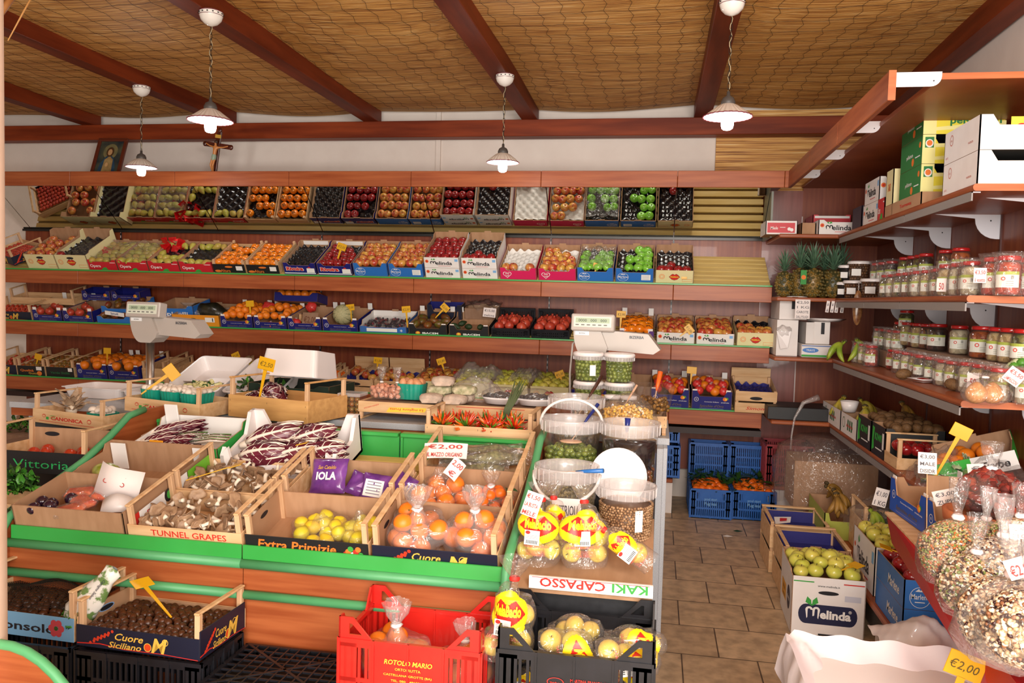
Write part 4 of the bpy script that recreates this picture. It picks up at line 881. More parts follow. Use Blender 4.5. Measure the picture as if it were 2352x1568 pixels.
for a, c, kd, s, i in SP:
    M, w = spot(2, a, c); carton('citrus_carton', '%s navy citrus carton from the left in the middle of the second row' % s, M, w, D, .10, NAVY, pr=P_spicchio, notch=.42, flaps=FL)
    if kd == 'orange': goods(M, w, D, .10, 'orange', .034, 'orange heaped in the %s navy citrus carton' % s, 4, 6, dz=.045, pile=.06, mask=(None, ['####', '#  #', '# ##', '####', '####', '####'])[i])
    if kd == 'melon': put('melon', M @ TR(-.02, .13, .11, rx=70, s=.085), 'striped netted melon in the fourth navy citrus carton', None)
REDN = mat('red_net_bag', '#c81c20', '#e04c44', .3, (90, 90, 90), coat=.3, bump=.4)
for px, py, Y, r, lb in ((617, 708, 6.45, .06, 'red printed bag of citrus on the second navy carton'), (622, 748, 6.25, .034, 'small red wrapped orange in the second navy carton'), (668, 715, 6.45, .05, 'red net bag at the left of the third navy carton'), (715, 705, 6.5, .045, 'red net bag behind the brown price board'), (680, 742, 6.3, .04, 'red net bag low in the third navy carton')):
    c = PY(px, py, Y); tag(MB().ell((0, 0, 0), (r*1.1, r*.8, r), REDN, 14, 10, f=lambda p: p*(1+.1*math.sin(6*p.x+4*p.z))).ell((0, 0, r*1.05), (r*.3, r*.2, r*.2), BAGM, 8, 5).build('net_bag', None, TR(c.x, c.y, c.z)), lb, 'bag')
c = PY(711, 745, 6.22); pcard(TR(c.x, c.y-.0, c.z, rx=-12), .135, .1, ['€2,00'], 'brown card board with a handwritten price on the third navy carton', KRAFTD, ink=plain('#6a3a24'))
M, w = spot(2, 595, 700, dy=.3, dz=.175); M = M @ TR(0, 0, 0, rx=-22); carton('citrus_carton', 'navy carton of oranges raised above the second row', M, w, .22, .075, NAVY, notch=.35); goods(M, w, .2, .075, 'orange', .036, 'orange in the raised navy carton', 5, 3, dz=.04)
c = PY(648, 697, 6.45); tag(MB().box(-.2, .2, 0, .18, 0, .012, KRAFTD).box(-.2, -.18, 0, .18, -.06, 0, PINE).box(.18, .2, 0, .18, -.06, 0, PINE).build('wooden_stand', None, TR(c.x, 6.4, 1.415)), 'small wooden stand under the raised carton of oranges', 'stand')
M, w = spot(2, 823, 932); t = carton('berry_tray', 'low blue and white tray of berry punnets', M, w, .34, .055, plain('#3c6cb4'), inn=WT, notch=.15, back=.10, side=.09)
m = MB(); m.rect(-w*.35, w*.3, .012, .04, WT); m.rect(w*.32, w*.46, .01, .04, BLUE); m.text('*', .05, WT, w*.39, .0, -.0012); m.build('printed_marks', t)
for j in range(3):
    for i in range(4):
        P = M @ TR(-w/2+.055+i*.085, .03+j*.095, .02); q = tag(MB().bbox(-.036, .036, 0, .08, 0, .045, TUBC, .006).build('berry_punnet', None, P), 'clear plastic berry punnet in the low blue and white tray', 'punnet', 'berry punnets in the low tray')
        sm = MB(); rr = random.Random(i*7+j)
        for _ in range(14): sm.ell((rr.uniform(-.028, .028), rr.uniform(.008, .07), rr.uniform(.01, .035)), (.009,)*3, plain('#1c1626', .3) if rr.random() < .8 else plain('#8c2030', .3), 6, 5)
        tag(sm.build('berries', None, P), 'dark berries in a punnet of the low blue and white tray', 'berries', 'berries in the low tray', 'stuff')
for i, (a, c, kd) in enumerate(((936, 1025, 'mango'), (1029, 1122, 'avocado'))):
    s = ('left', 'right')[i]; M, w = spot(2, a, c); carton('exotic_carton', '%s of the two black and brown exotic fruit cartons' % s, M, w, .33, .085, BLK, pr=P_ibacem, notch=.4, flaps=.045, back=.12)
    goods(M, w, .33, .085, kd, .036 if kd == 'mango' else .03, '%s in the %s black exotic fruit carton' % (('dark red mango', 'dark green avocado')[i], s), 3, 3, flat=True, dz=.05, mask=(None, ['###', '#  '])[i])
M, w = spot(2, 955, 1040, dy=.33, dz=.05); carton('fruit_carton', 'small navy carton of limes behind the mangoes', M, w, .12, .12, DNAVY, inn=NAVY, notch=.5); put('lemon', M @ TR(.0, .03, .05, rx=90, s=.02), 'lime in the small navy carton behind the mangoes', None, 'lime', 'lime')
M, w = spot(2, 1045, 1125, dy=.33, dz=.06); carton('fruit_carton', 'dull brown carton under a bag behind the avocados', M, w, .12, .09, KRAFTD, notch=0); wrapf(M @ TR(0, -.02, 0), w*1.1, .2, .11, 'crumpled clear bag over the brown carton behind the avocados', .015, 2)
c = PY(1123, 728, 6.4); pcard(TR(c.x, c.y, c.z, ry=4, rx=-10), .105, .075, ['€15.00', 'melone'], 'white handwritten price card above the avocados', ink=plain('#4a4450'))
for i, (a, c) in enumerate(((1128, 1214), (1220, 1306))):
    s = ('left', 'right')[i]; M, w = spot(2, a, c); plcrate('plastic_crate', '%s small black plastic crate of pomegranates' % s, M, w, .36, .075, BLACKP, high=.15, nx=8, rows=2)
    goods(M, w, .34, .075, 'pomegranate', .042, 'large pomegranate in the %s small black crate' % s, 3, 4, dz=.05, pile=.04)
M, w = spot(2, 1420, 1502); carton('persimmon_carton', 'purple and brown carton of orange persimmons right of the near scale', M, w, D, .09, plain('#5c3480'), notch=.4, flaps=.06, back=.12); goods(M, w, D, .09, 'persimmon', .038, 'orange persimmon in the purple carton', 4, 5, dz=.045, pile=.03)
for i, (a, c) in enumerate(((1507, 1596), (1598, 1687))):
    s = ('left', 'right')[i]; M, w = spot(2, a, c); carton('apple_carton', '%s low white carton of two-tone apples on the second row' % s, M, w, D, .09, WHT, pr=P_melinda, notch=.05, back=.12)
    goods(M, w, D, .09, 'apple_mix', .038, 'two-tone apple in the %s low white carton of the second row' % s, 4, 5, dz=.045, pile=.02)
M, w = spot(2, 1691, 1780); t = carton('apple_carton', 'cream carton of peaches at the right end of the second row', M, w, D, .105, CREAM, pr=P_bacio, notch=0, back=.13, side=.105); liner(t, w, .38, .07, BLINE, 4, 5)
goods(M, w, D, .105, 'apple_mix', .037, 'yellow and red peach in the cream carton at the right end', 4, 5, mask=['####', '####', '##  '], dz=.045)
for a in ((576, 740, 6.25, '', 'thin yellow tag between the first and second navy citrus cartons', -4, .13), (808, 738, 6.3, '€2,00', 'yellow price tag above the netted melon', -8, .09), (936, 752, 6.2, '€2,50', 'yellow price tag left of the mangoes', -6, .12), (1000, 730, 6.3, '€2,50', 'yellow price tag leaning over the mango carton', 42, .09), (1424, 762, 6.25, '€2,90', 'yellow price tag in the purple persimmon carton', 2, .11), (1562, 772, 6.2, '€1,00', 'yellow price tag on the left low white carton of the second row', 50, .06)):
    tagp(a[0], a[1], a[2], a[3], a[4], ry=a[5], ln=a[6])
# --- third row
T3 = [(-40, 34, DNAVY, P_cuore, 'tomato', 'navy-labelled tomato crate at the far left of the third row'), (36, 99, BLK, P_text('Qualità', OR, .3, .45, .5, -.15, extra=lambda m, w, h: (m.text('Gusto', h*.3, GOLD, .02, h*.18, width=w*.35), m.disc(w*.3, h*.3, .025, .02, OR), m.rect(w*.2, w*.4, h*.6, h*.95, WT))), 'cherrytom', 'black crate of greenish tomatoes with orange lettering'), (102, 166, BLK, P_text('Verde Sicilia', plain('#1c6a3c'), .3, .35, .7, extra=lambda m, w, h: m.rect(w*.3, w*.45, h*.6, h*.95, WT)), 'cherrytom', 'black crate of greenish tomatoes with green lettering')]
for i, (a, c, m_, p_, kd, lb) in enumerate(T3):
    M, w = spot(3, a, c); woodcrate('tomato_crate', lb, M, w, .40, .09, .15, m_, p_); goods(M, w, .4, .09, kd, .026 if kd != 'tomato' else .018, 'tomato in the '+lb, 5, 5, dz=.04)
for i, (a, c) in enumerate(((172, 243), (245, 316))):
    s = ('left', 'right')[i]; M, w = spot(3, a, c); carton('citrus_carton', '%s navy citrus carton at the left of the third row' % s, M, w, D, .125, NAVY, pr=P_spicchio, notch=.35, flaps=.05)
    goods(M, w, D, .125, 'orange', .04, 'large orange in the %s navy carton of the third row' % s, 4, 5, dz=.06, pile=.03, mask=['# #', ' ###', '####', '####', '# ##'])
    for k, (dx, dy) in enumerate(((.02, .05), (-.1, .2), (.09, .3))): tag(MB().ell((0, 0, 0), (.034, .034, .032), REDN, 12, 8).build('wrapped_orange', None, M @ TR(dx, dy, .10)), 'red wrapped orange in the %s navy carton of the third row' % s, 'orange', 'red wrapped oranges %s' % s)
WC = [(318, 372, .11, 'wooden crate behind the scale pole on the third row', None), (376, 452, .08, 'low wooden crate with faint print left of the carrots', None), (446, 520, .095, 'wooden crate of carrots on the third row', 'carrot'), (523, 598, .10, 'wooden crate of lemons with a yellow price tag', 'lemon'), (600, 672, .10, 'pale wooden crate with a hand hole beside the lemons', 'h'), (674, 742, .07, 'slim wooden crate with open rails, left one', 'r'), (744, 820, .07, 'slim wooden crate with open rails, right one', 'r')]
for a, c, h, lb, kd in WC:
    M, w = spot(3, a, c, dy=.06); woodcrate('wooden_crate', lb, M, w, .38, h, h+.05, hand=kd in ('h', 'lemon'))
    if kd == 'carrot':
        for k in range(12): put('carrot', M @ TR(-.12+.02*k, .1+.02*(k % 4), h+.0+.012*(k % 3), rz=rnd.uniform(-50, 50), s=.017), 'orange carrot in the wooden crate of the third row', 'carrots in the crate')
    if kd == 'lemon': goods(M, w, .36, h, 'lemon', .026, 'yellow lemon in the wooden crate with a price tag', 6, 6, flat=True, dz=.03)
M, w = spot(3, 742, 775, dy=.02); woodcrate('orange_crate', 'narrow wooden crate of small oranges beside the radicchio crate', M, w+.05, .2, .12, .15); goods(M, w+.04, .18, .12, 'mandarin', .022, 'small orange in the narrow wooden crate', 4, 4, dz=.03, pile=.02)
for i, (a, c) in enumerate(((776, 858), (860, 945))):
    s = ('left', 'right')[i]; M, w = spot(3, a, c, dy=.0); woodcrate('apple_crate', '%s slatted crate with purple liner on the third row' % s, M, w, D, .115, .125, slit=True, hand=True, rails=False); liner(thing('purple_liner', '%s purple paper liner standing up in its crate' % s, 'liner', M), w-.02, .36, .07, PLINE, 4, 5)
    goods(M, w, D, .115, 'apple_mix', .037, 'two-tone apple in the %s purple-lined crate' % s, 4, 5, mask=(['    ', '   #', '  # ', '## #', '#'], ['  # ', '# ##', '####', '##', ''])[i], dz=.05)
    MB_ = MB(); tag(MB_.box(-w/2, w/2, 0, .006, 0, .10, PINE).build('crate_end_board', None, M @ TR(0, .40, .10)), '%s raised end board behind the purple-lined crates' % s, 'board')
M, w = spot(3, 947, 1040); carton('apple_carton', 'cream carton of apples hidden behind the paper parcels', M, w, D, .12, CREAM, pr=P_bacio, notch=0); goods(M, w, D, .12, 'apple_mix', .037, 'apple behind the newspaper parcels', 4, 5, dz=.05)
for i, (a, c) in enumerate(((1125, 1212), (1215, 1306))):
    s = ('left', 'right')[i]; M, w = spot(3, a, c); carton('apple_carton', '%s cream carton of yellow apples in the middle of the third row' % s, M, w, D, .12, CREAM, pr=P_bacio, notch=0, hand=False); goods(M, w, D, .12, 'apple_yellow', .037, 'yellow-green apple in the %s cream carton' % s, 4, 5, dz=.045)
M, w = spot(3, 1040, 1123); carton('apple_carton', 'cream carton of yellow apples beneath the white bag', M, w, D, .12, CREAM, pr=P_bacio, notch=0); goods(M, w, D, .12, 'apple_yellow', .037, 'yellow-green apple beneath the white bag', 4, 5, dz=.045)
for px, Y, lb, r in ((1100, 6.35, 'white plastic bag billowing over the cream cartons', .17), (1210, 6.4, 'flattened clear bag on the yellow apples', .11)):
    c = PY(px, 862, Y); sheet('plastic_bag', lb, TR(c.x, c.y, c.z-.02), r*2.4, .3, lambda u, v: r*.75*math.sin(math.pi*u)*math.sin(math.pi*v)*(1+.3*math.sin(9*u)), BAGM, 'bag', .02, px, 24)
M, w = spot(3, 1310, 1400); carton('fruit_carton', 'navy carton behind the olive tubs', M, w, .3, .11, NAVY, notch=.3, pr=P_spicchio); 
M, w = spot(3, 1392, 1495, dy=.05); carton('fruit_carton', 'dark brown carton behind the lupin bag', M, w, .34, .15, KRAFTD, notch=0)
for i, (a, c) in enumerate(((1493, 1583), (1587, 1681))):
    s = ('left', 'right')[i]; M, w = spot(3, a, c, dy=.01); carton('citrus_carton', '%s navy carton of red wrapped oranges at the right of the third row' % s, M, w, D, .15, NAVY, pr=P_spicchio, notch=.28, flaps=.05)
    goods(M, w, D, .15, 'orange', .036, 'orange among the red wrapped ones, %s right-hand navy carton' % s, 4, 5, dz=.05, mask=['  # ', '  # ', ' # #', '# ##', '##'])
    for k in range(9): tag(MB().ell((0, 0, 0), (.036, .036, .034), REDN, 12, 8).ell((0, 0, .035), (.012, .01, .01), BAGM, 6, 4).build('wrapped_orange', None, M @ TR(-.1+.09*(k % 3)+rnd.uniform(-.015, .015), .06+.1*(k//3), .135+.02*(k % 2))), 'red wrapped orange in the %s navy carton at the right of the third row' % s, 'orange', 'red wrapped oranges in right cartons %s' % s)
M, w = spot(3, 1686, 1782, dy=-.03, dz=.0); M = M @ TR(0, 0, .01); woodcrate('wooden_crate', 'pale slatted crate with a blue liner jutting out at the right end', M, w, .40, .165, .17, slit=True, hand=True, rails=False, pr=P_text('Simoni', RD, .2, .14, .5, bold=.01, shear=.3))
m = MB(); liner(thing('blue_liner', 'blue paper liner inside the jutting slatted crate', 'liner', M), w-.02, .38, .10, PLINE, 4, 5); tag(MB().box(-w/2, w/2, 0, .006, 0, .10, PINE).build('crate_end_board', None, M @ TR(0, .42, .13)), 'raised end board of the crate with the blue liner', 'board')
for a in ((550, 838, 6.25, '€1,50', 'yellow price tag in the crate of lemons', -25, .06), (83, 838, 6.28, '', 'yellow price tag in the crate with orange lettering', 15, .05), (246, 836, 6.25, '', 'yellow tag edge-on between the left navy cartons of the third row', 0, .09), (866, 846, 6.25, '€1,50', 'yellow price tag above the purple-lined crates', 5, .04), (1020, 850, 6.2, '€1,80', 'yellow price tag above the newspaper parcels', -20, .05), (1290, 872, 6.2, '€1,30', 'yellow price tag on the right cream carton of yellow apples', -22, .02), (1586, 882, 6.2, '', 'yellow tag between the red wrapped oranges', 3, .08)):
    tagp(a[0], a[1], a[2], a[3], a[4], ry=a[5], ln=a[6])
# --- floor ledge under the unit
BLUEP = mat('blue_crate_plastic', '#1c5cae', '#2464b8', .35, (12, 12, 12)); REDP = mat('red_crate_plastic', '#d0221c', '#d82a20', .3, (12, 12, 12), coat=.3)
def ppub(m, w, h): m.text('produttori', h*.13, SKY, 0, h*.62, width=w*.3); m.text('Pugliesi', h*.15, SKY, 0, h*.46, width=w*.3)
for i, (a, c) in enumerate(((1583, 1677), (1680, 1778))):
    s = ('left', 'right')[i]; P0 = PZ(a, 1188+4*i, 0); P1 = PZ(c, 1190+4*i, 0); w = P1.x-P0.x-.006; x = (P0.x+P1.x)/2; y0 = P0.y
    M = TR(x, y0, .002)
    plcrate('blue_crate', '%s blue plastic crate of leafy mandarins on the floor' % s, M, w, .36, .22, BLUEP, pr=ppub, prm=1, nx=9, rows=3)
    fill(M, w-.03, .33, .17, 'mandarin', .032, 'mandarin with leaves in the %s blue floor crate' % s, 'mandarins in the %s blue floor crate' % s, 5, 6, pile=.05)
    mb = MB(); rr = random.Random(i)
    for k in range(150):
        p = Vector((rr.uniform(-w*.45, w*.45), rr.uniform(.03, .32), rr.uniform(.21, .29))); a_ = rr.uniform(0, 6.28); d_ = Vector((math.cos(a_), math.sin(a_), rr.uniform(-.2, .7)))*.075; s_ = Vector((-math.sin(a_), math.cos(a_), .2))*.018
        mb.add([p, p+d_*.5+s_, p+d_, p+d_*.5-s_], [(0, 1, 2, 3)], LEAF)
    tag(mb.build('mandarin_leaves', None, M), 'dark leaves among the mandarins of the %s blue floor crate' % s, 'leaves', None, 'stuff')
    plcrate('blue_crate', '%s lower blue crate hidden behind the mandarins' % s, TR(x, 6.46, .002), w, .17, .24, BLUEP, nx=9, rows=3)
    plcrate('blue_crate', '%s empty blue crate standing behind the mandarins' % s, TR(x, 6.46, .245), w, .17, .26, BLUEP, nx=9, rows=3)
for k, (px, z, lb) in enumerate(((1548, .265, 'blue plastic crate on the ledge beside the grey counter side'), (1545, .53, 'upper blue plastic crate on the ledge beside the grey counter side'))):
    P2 = PY(px, 1060, 6.22); plcrate('blue_crate', lb, TR(P2.x-.14, 6.20+.02*k, z), .36, .32, (.25, .10)[k], BLUEP, pr=ppub if k == 0 else None, prm=1 if k == 0 else None, nx=9, rows=(4, 1)[k])
P2 = PY(1800, 1108, 6.25); plcrate('red_crate', 'dark red plastic crate in the corner behind the wrapped carton', TR(P2.x+.03, 6.22, .262), .34, .3, .30, mat('wine_red_crate_plastic', '#8c1420', rough=.4), nx=10, rows=4)
for px, py in ((1693, 1220), (1670, 1232)):
    p = PZ(px, py, 0); tag(MB().add([(-.03, 0, .002), (0, .02, .006), (.04, .005, .003), (0, -.02, .002)], [(0, 1, 2, 3)], LEAF if py < 1230 else WT).build('fallen_leaf' if py < 1230 else 'paper_scrap', None, TR(p.x, p.y, 0)), 'fallen green leaf on the tiles' if py < 1230 else 'white paper scrap on the tiles', 'leaf' if py < 1230 else 'scrap')
# ================================================================= DISPLAY STAND IN THE MIDDLE
st = thing('display_stand', 'tilted display stand with green rims and cherry front panels, in the foreground', 'stand', TR(0, 0, 0))
XA, XB = -2.46, -.49; DK = TR(0, 2.74, .612, rx=13.6)
for a, c in ((XA-.04, -1.481), (-1.478, XB)):
    MB().bbox(a, c, 2.725, 2.74, .03, .605, CHERRY, .001).build('front_panel', st)
    MB().tube([(a, 2.715, .592), (c, 2.715, .592)], .018, GREENR, 12).build('edge_tube', st)
    MB().tube([(a, 2.712, .478), (c, 2.712, .478)], .017, GREENR, 12).build('edge_tube', st)
    mb = MB(); mb.bbox(max(a, XA), c-.002, 2.716, 2.726, .608, .662, GREENM, .002); mb.build('green_lip', st)
def sidep(x, th=.018):
    o = [(2.69, 0), (2.69, .60), (2.70, .65), (2.73, .685), (2.78, .705), (3.15, .825), (3.32, .905), (3.46, .985), (3.58, 1.0), (3.9, 1.0), (3.9, 0)]
    n = len(o); V = [(x, y, z) for y, z in o]+[(x+th, y, z) for y, z in o]
    MB().add(V, [tuple(range(n))[::-1], tuple(range(n, 2*n))]+[(i, (i+1) % n, (i+1) % n+n, i+n) for i in range(n)], CHERRY).build('side_panel', st)
    MB().tube([(x+th/2, y, z) for y, z in [(2.685, .30)]+o[1:9]], .017, GREENR, 10).build('edge_tube', st)
sidep(XA-.03); sidep(XB+.0)
mb = MB(); mb.T = DK; mb.box(XA, XB, 0, .94, -.03, -.018, plain('#2c3a2c', .6)); mb.build('deck_board', st)
for j in range(13):
    mb = MB(); mb.T = DK; mb.bbox(XA+.01, XB-.005, .01+j*.072, .01+j*.072+.058, -.016, -.001, SLAT, .002); mb.build('deck_slat', st)
for a, c in ((XA, -1.19), (-1.18, XB)):
    mb = MB(); mb.bbox(a, c, 3.67, 3.68, .74, .93, GREENM, .002); mb.bbox(a, c, 3.645, 3.70, .925, .945, GREENM, .004); mb.build('green_back', st)
    MB().box(a, a+.012, 3.655, 3.67, .8, .925, GREENM).build('green_back_rib', st)
ct = thing('service_counter', 'speckled grey laminate counter behind the display stand', 'counter', TR(0, 0, 0))
MB().bbox(-3.6, .085, 3.97, 4.62, .905, .938, GREY, .002).build('worktop', ct)
MB().box(-3.6, .06, 3.985, 4.0, .86, .905, CHERRYX).build('counter_rail', ct)
MB().bbox(.025, .055, 3.86, 4.60, 0, .905, GREY, .002).build('side_panel', ct); MB().bbox(.055, .075, 3.88, 4.60, 0, .905, GREY, .002).build('side_panel', ct)
MB().box(-3.5, -3.47, 4.0, 4.6, 0, .905, GREY).build('side_panel', ct)
# dark lower shelf behind the stand
MB().box(-3.5, 0, 4.2, 4.6, .5, .52, plain('#33302e', .6)).build('lower_shelf', ct)
COL = [(-2.452, -1.968), (-1.958, -1.484), (-1.474, -.99), (-.98, -.515)]
def dk(c, s, dz=0, rz=0): a, b_ = COL[c]; return DK @ TR((a+b_)/2, s, dz, rz=rz), b_-a-.004
# --- front tier
M, w = dk(0, .0); carton('cardboard_box', 'plain brown cardboard box of plums and packs at the left of the front tier', M, w, .30, .135, KRAFT, notch=0, tab=False)
M0 = M
for k, (x, y) in enumerate([(-.19, .05), (-.15, .10), (-.11, .045), (-.07, .09), (-.2, .11), (-.16, .02), (-.03, .03), (-.10, .15)]): put('plum', M0 @ TR(x, y, .075+.02*(k % 3), s=.026), 'dark purple plum in the cardboard box at the left', 'plums in the cardboard box')
PK = mat('orange_pack_print', '#c8402c', '#e87a4c', .3, (30, 30, 30), coat=.5)
for k, (x, y, rz) in enumerate(((-.1, .2, 20), (-.03, .13, -30), (.02, .2, 10), (-.04, .06, 50))):
    t = thing('fruit_pack', ('orange net pack at the back of the cardboard box', 'orange net pack beside the plums', 'orange net pack under the bent white card', 'small red pack at the front of the cardboard box')[k], 'pack', M0 @ TR(x, y, .08, rz=rz)); MB().bbox(-.055, .055, -.035, .035, 0, .03, PK, .012).build('pack', t); MB().bbox(-.06, .06, -.04, .04, -.002, .036, BAGF, .014).build('pack_film', t)
def curl(name, label, M, w, h, m, cat, a=60, lines=()):
    mb = MB(); n = 12; V = []
    for i in range(n+1): t = i/n; V += [(w*(t-.5), -.35*w*math.sin(math.pi*t)*.4, 0), (w*(t-.5), -.35*w*math.sin(math.pi*t), h)]
    V2 = [(x, y+.002, z) for x, y, z in V]; k = 2*n+2
    mb.add(V+V2, [(2*i, 2*i+2, 2*i+3, 2*i+1) for i in range(n)]+[(k+2*i, k+2*i+1, k+2*i+3, k+2*i+2) for i in range(n)]+[(2*i, k+2*i, k+2*i+2, 2*i+2) for i in range(n)]+[(2*i+1, 2*i+3, k+2*i+3, k+2*i+1) for i in range(n)], m, True)
    t = thing(name, label, cat, M); mb.build('card', t)
    if lines:
        q = MB(); [q.text(l, .026, REDINK, .0, h-.04-.035*i, y=-.15*w-.012, width=w*.5) for i, l in enumerate(lines)]; q.build('handwriting', t)
curl('bent_card', 'large bent white card standing in the cardboard box of plums', M0 @ TR(.06, .19, .08, rx=-25, ry=12), .19, .14, CARD, 'card', lines=('€2,00', 'CARTO'))
t = curl('white_holder', 'white curled plastic holder lying at the front of the cardboard box', M0 @ TR(.13, .10, .07, rx=-60, rz=20), .12, .07, WHITEP, 'holder')
CR = [(1, 'mushroom_crate', 'wooden crate of oyster mushrooms printed TUNNEL GRAPES', None, P_text('TUNNEL GRAPES', RD, .38, .60, .66, .04, bold=.01)), (2, 'lemon_crate', 'black-fronted crate of lemons lettered Extra Primizie', BLK, P_text('Extra Primizie', OR, .55, .47, .64, -.08, bold=.02, shear=.15, extra=lambda m, w, h: [m.disc(w*(.32+.02*i), h*(.5+.12*(i % 3)), .011, .011, (RD, OR, GR, WT)[i % 4], -.001-.0001*i) for i in range(7)])), (3, 'orange_crate', 'dark-fronted crate of bagged oranges at the right of the front tier', DNAVY, P_cuore)]
for c, nm, lb, fm, pr in CR:
    M, w = dk(c, 0); woodcrate(nm, lb, M, w, .295, .092, .165, fm, pr, liner=KRAFT if c > 1 else None)
    mb = MB(); m = KRAFT if c > 1 else PINE
    if c > 1:
        t = thing('inner_liner', 'brown card liner inside the %s' % ('lemon crate' if c == 2 else 'front orange crate'), 'liner', M); mb.box(-w/2+.006, w/2-.006, .284, .289, .01, .125, m); mb.box(-w/2+.0055, -w/2+.009, .006, .289, .01, .135, m); mb.build('card_liner', t); mm = MB(); mm.T = Matrix.Translation((-w/2+.0095, .14, 0)) @ Matrix.Rotation(math.pi/2, 4, 'Z'); mm.disc(0, .10, .03, .01, BK, -.0008); mm.build('hand_hole', t)
    fl = MB()
M, w = dk(1, 0); q = MB(); q.T = M.copy() @ Matrix.Translation((-w/2+.006, .15, .05)) @ Matrix.Rotation(math.pi/2, 4, 'Z'); q.rect(-.08, .09, 0, .06, WT); q.text('E D', .04, RD, -.005, .012); q.rect(-.12, -.08, 0, .06, RD, -.0008); q.disc(.11, .035, .025, .028, BK, -.0008); q.disc(.115, .035, .014, .018, GR, -.0012)
tag(q.build('printed_side_sheet'), 'red and white printed sheet inside the left wall of the front mushroom crate', 'sheet')
# oyster mushrooms, one by one
MUC = mat('oyster_mushroom_cap', '#86664c', '#b0906f', .55, (2, 2, 2), rnd=('#7c5c46', '#b08c6c', '#947458')); MUS = mat('oyster_mushroom_stem', '#e4d2ba', '#f0e2d0', .6, (20, 20, 20))
def mushmesh(seed):
    rr = random.Random(seed); mb = MB(); a0 = rr.uniform(0, 6.28)
    wob = lambda a, z: 1+.22*math.sin(2*a+a0)+.12*math.sin(5*a+a0*2)
    mb.lathe([(0, .012), (.35, .06), (.75, .16), (1, .12), (1.02, .05), (.9, .0), (.4, -.12), (.24, -.3)], MUC, 18, wob=wob)
    mb.tube([(0, 0, -.15), (.08, .05, -.55), (.02, .1, -1.0), (-.05, .15, -1.35)], [.34, .26, .24, .3], MUS, 9)
    mb.add([(0, 0, 0)]*3, [(0, 1, 2)], MUC) if 0 else None
    o = mb.build('t'); me = o.data; me.name = 'oyster_mushroom'; bpy.data.objects.remove(o); return me
MUSH = [mushmesh(i) for i in range(5)]
def mushrooms(M, w, d, z, n, label, seed):
    rr = random.Random(seed)
    for k in range(n):
        o = bpy.data.objects.new('oyster_mushroom', MUSH[k % 5]); SC.collection.objects.link(o)
        i, j = k % 8, k//8 % 5
        o.matrix_basis = M @ TR(-w/2+.04+(w-.08)*(i+rr.uniform(-.3, .3))/7, .05+(d-.085)*max(0, j+rr.uniform(-.4, .4))/4, z+rr.uniform(0, .045)) @ Matrix.Rotation(rr.uniform(0, 6.28), 4, 'Z') @ Matrix.Rotation(rr.uniform(.2, 2.2), 4, 'X') @ Matrix.Scale(rr.uniform(.024, .034), 4)
        tag(o, label, 'mushroom', label)
M, w = dk(1, 0); mushrooms(M, w-.02, .28, .06, 52, 'grey-brown oyster mushroom in the front mushroom crate', 4)
# lemons: loose bag of them
def bagfruit(M, kind, r, n, R0, label, blabel, seed, h=None, film_m=None, sx=1, sy=1, knot=True, neck=.35):
    rr = random.Random(seed); h = h or R0*2.2; pts = []; tries = 0
    while len(pts) < n and tries < 4000:
        tries += 1; a = rr.uniform(0, 6.28); q = R0*math.sqrt(rr.random())*.86-r*.3; p = Vector((max(0, q)*math.cos(a)*sx, max(0, q)*math.sin(a)*sy, r+rr.uniform(0, max(.001, h*(1-neck)-2*r))*(1-.35*(q/R0)**2 if q > 0 else 1)))
        if all((p-o).length > r*1.68 for o in pts): pts.append(p)
    for p in pts: put(kind, M @ Matrix.Translation(p) @ Matrix.Rotation(rr.uniform(0, 6.28), 4, 'Z') @ Matrix.Rotation(rr.uniform(0, 3), 4, 'X') @ Matrix.Scale(r*rr.uniform(.93, 1.05), 4), label, label)
    bag('fruit_bag', blabel, M, R0*1.08, h, film_m or BAGF, neck if knot else .1, seed=seed, open_=not knot, pts=[(tuple(p), r) for p in pts], tw=.75)
M, w = dk(2, 0)
bagfruit(M @ TR(.0, .145, .012), 'lemon', .029, 24, .115, 'yellow-green lemon in the left bag of the lemon crate', 'clear bag of lemons in the middle of the lemon crate', 5, h=.12, sx=1.1, knot=False)
bagfruit(M @ TR(.155, .15, .012), 'lemon', .029, 11, .075, 'yellow lemon in the right bag of the lemon crate', 'clear bag of lemons at the right side of the lemon crate', 6, h=.15, knot=False, sy=1.3)
M, w = dk(3, 0)
bagfruit(M @ TR(-.1, .15, .012), 'orange', .037, 20, .125, 'orange in the left knotted bag of the front orange crate', 'knotted clear bag of oranges at the left of the front orange crate', 7, h=.235, film_m=BAGM)
bagfruit(M @ TR(.12, .15, .012), 'orange', .039, 15, .112, 'orange in the right knotted bag of the front orange crate', 'knotted clear bag of oranges at the right of the front orange crate', 8, h=.25, film_m=BAGM)
# --- middle tier
M, w = dk(0, .31); t = carton('cardboard_box', 'brown box with white corner flaps behind the plums, holding lettuce packs', M, w, .30, .115, KRAFT, notch=0, tab=False, back=.15, side=.12)
mb = MB(); mb.T = TR(-w/2+.01, .272, .02); mb.bbox(0, .075, 0, .006, 0, .125, WT, .001); mb.build('corner_flap', t); mb = MB(); mb.T = TR(w/2-.06, .272, .05); mb.bbox(0, .05, 0, .006, 0, .095, WT, .001); mb.build('corner_flap', t)
LP = mat('lettuce_pack_print', '#8a9a2c', '#c8cc6c', .25, (26, 26, 26), coat=.5)
for k, (x, y, s) in enumerate(((-.13, .10, 1), (.02, .05, .7))):
    t = thing('salad_pack', ('large salad pack with a white price sticker behind the plums', 'small salad pack in the brown box with white flaps')[k], 'pack', M @ TR(x, y, .07, rz=-20, s=s)); MB().ell((0, 0, .02), (.08, .05, .035), LP, 16, 10).build('pack', t)
    m = MB(); m.T = TR(0, -.03, .035, rx=-60); m.rect(-.015, .045, 0, .025, WT); m.build('price_sticker', t)
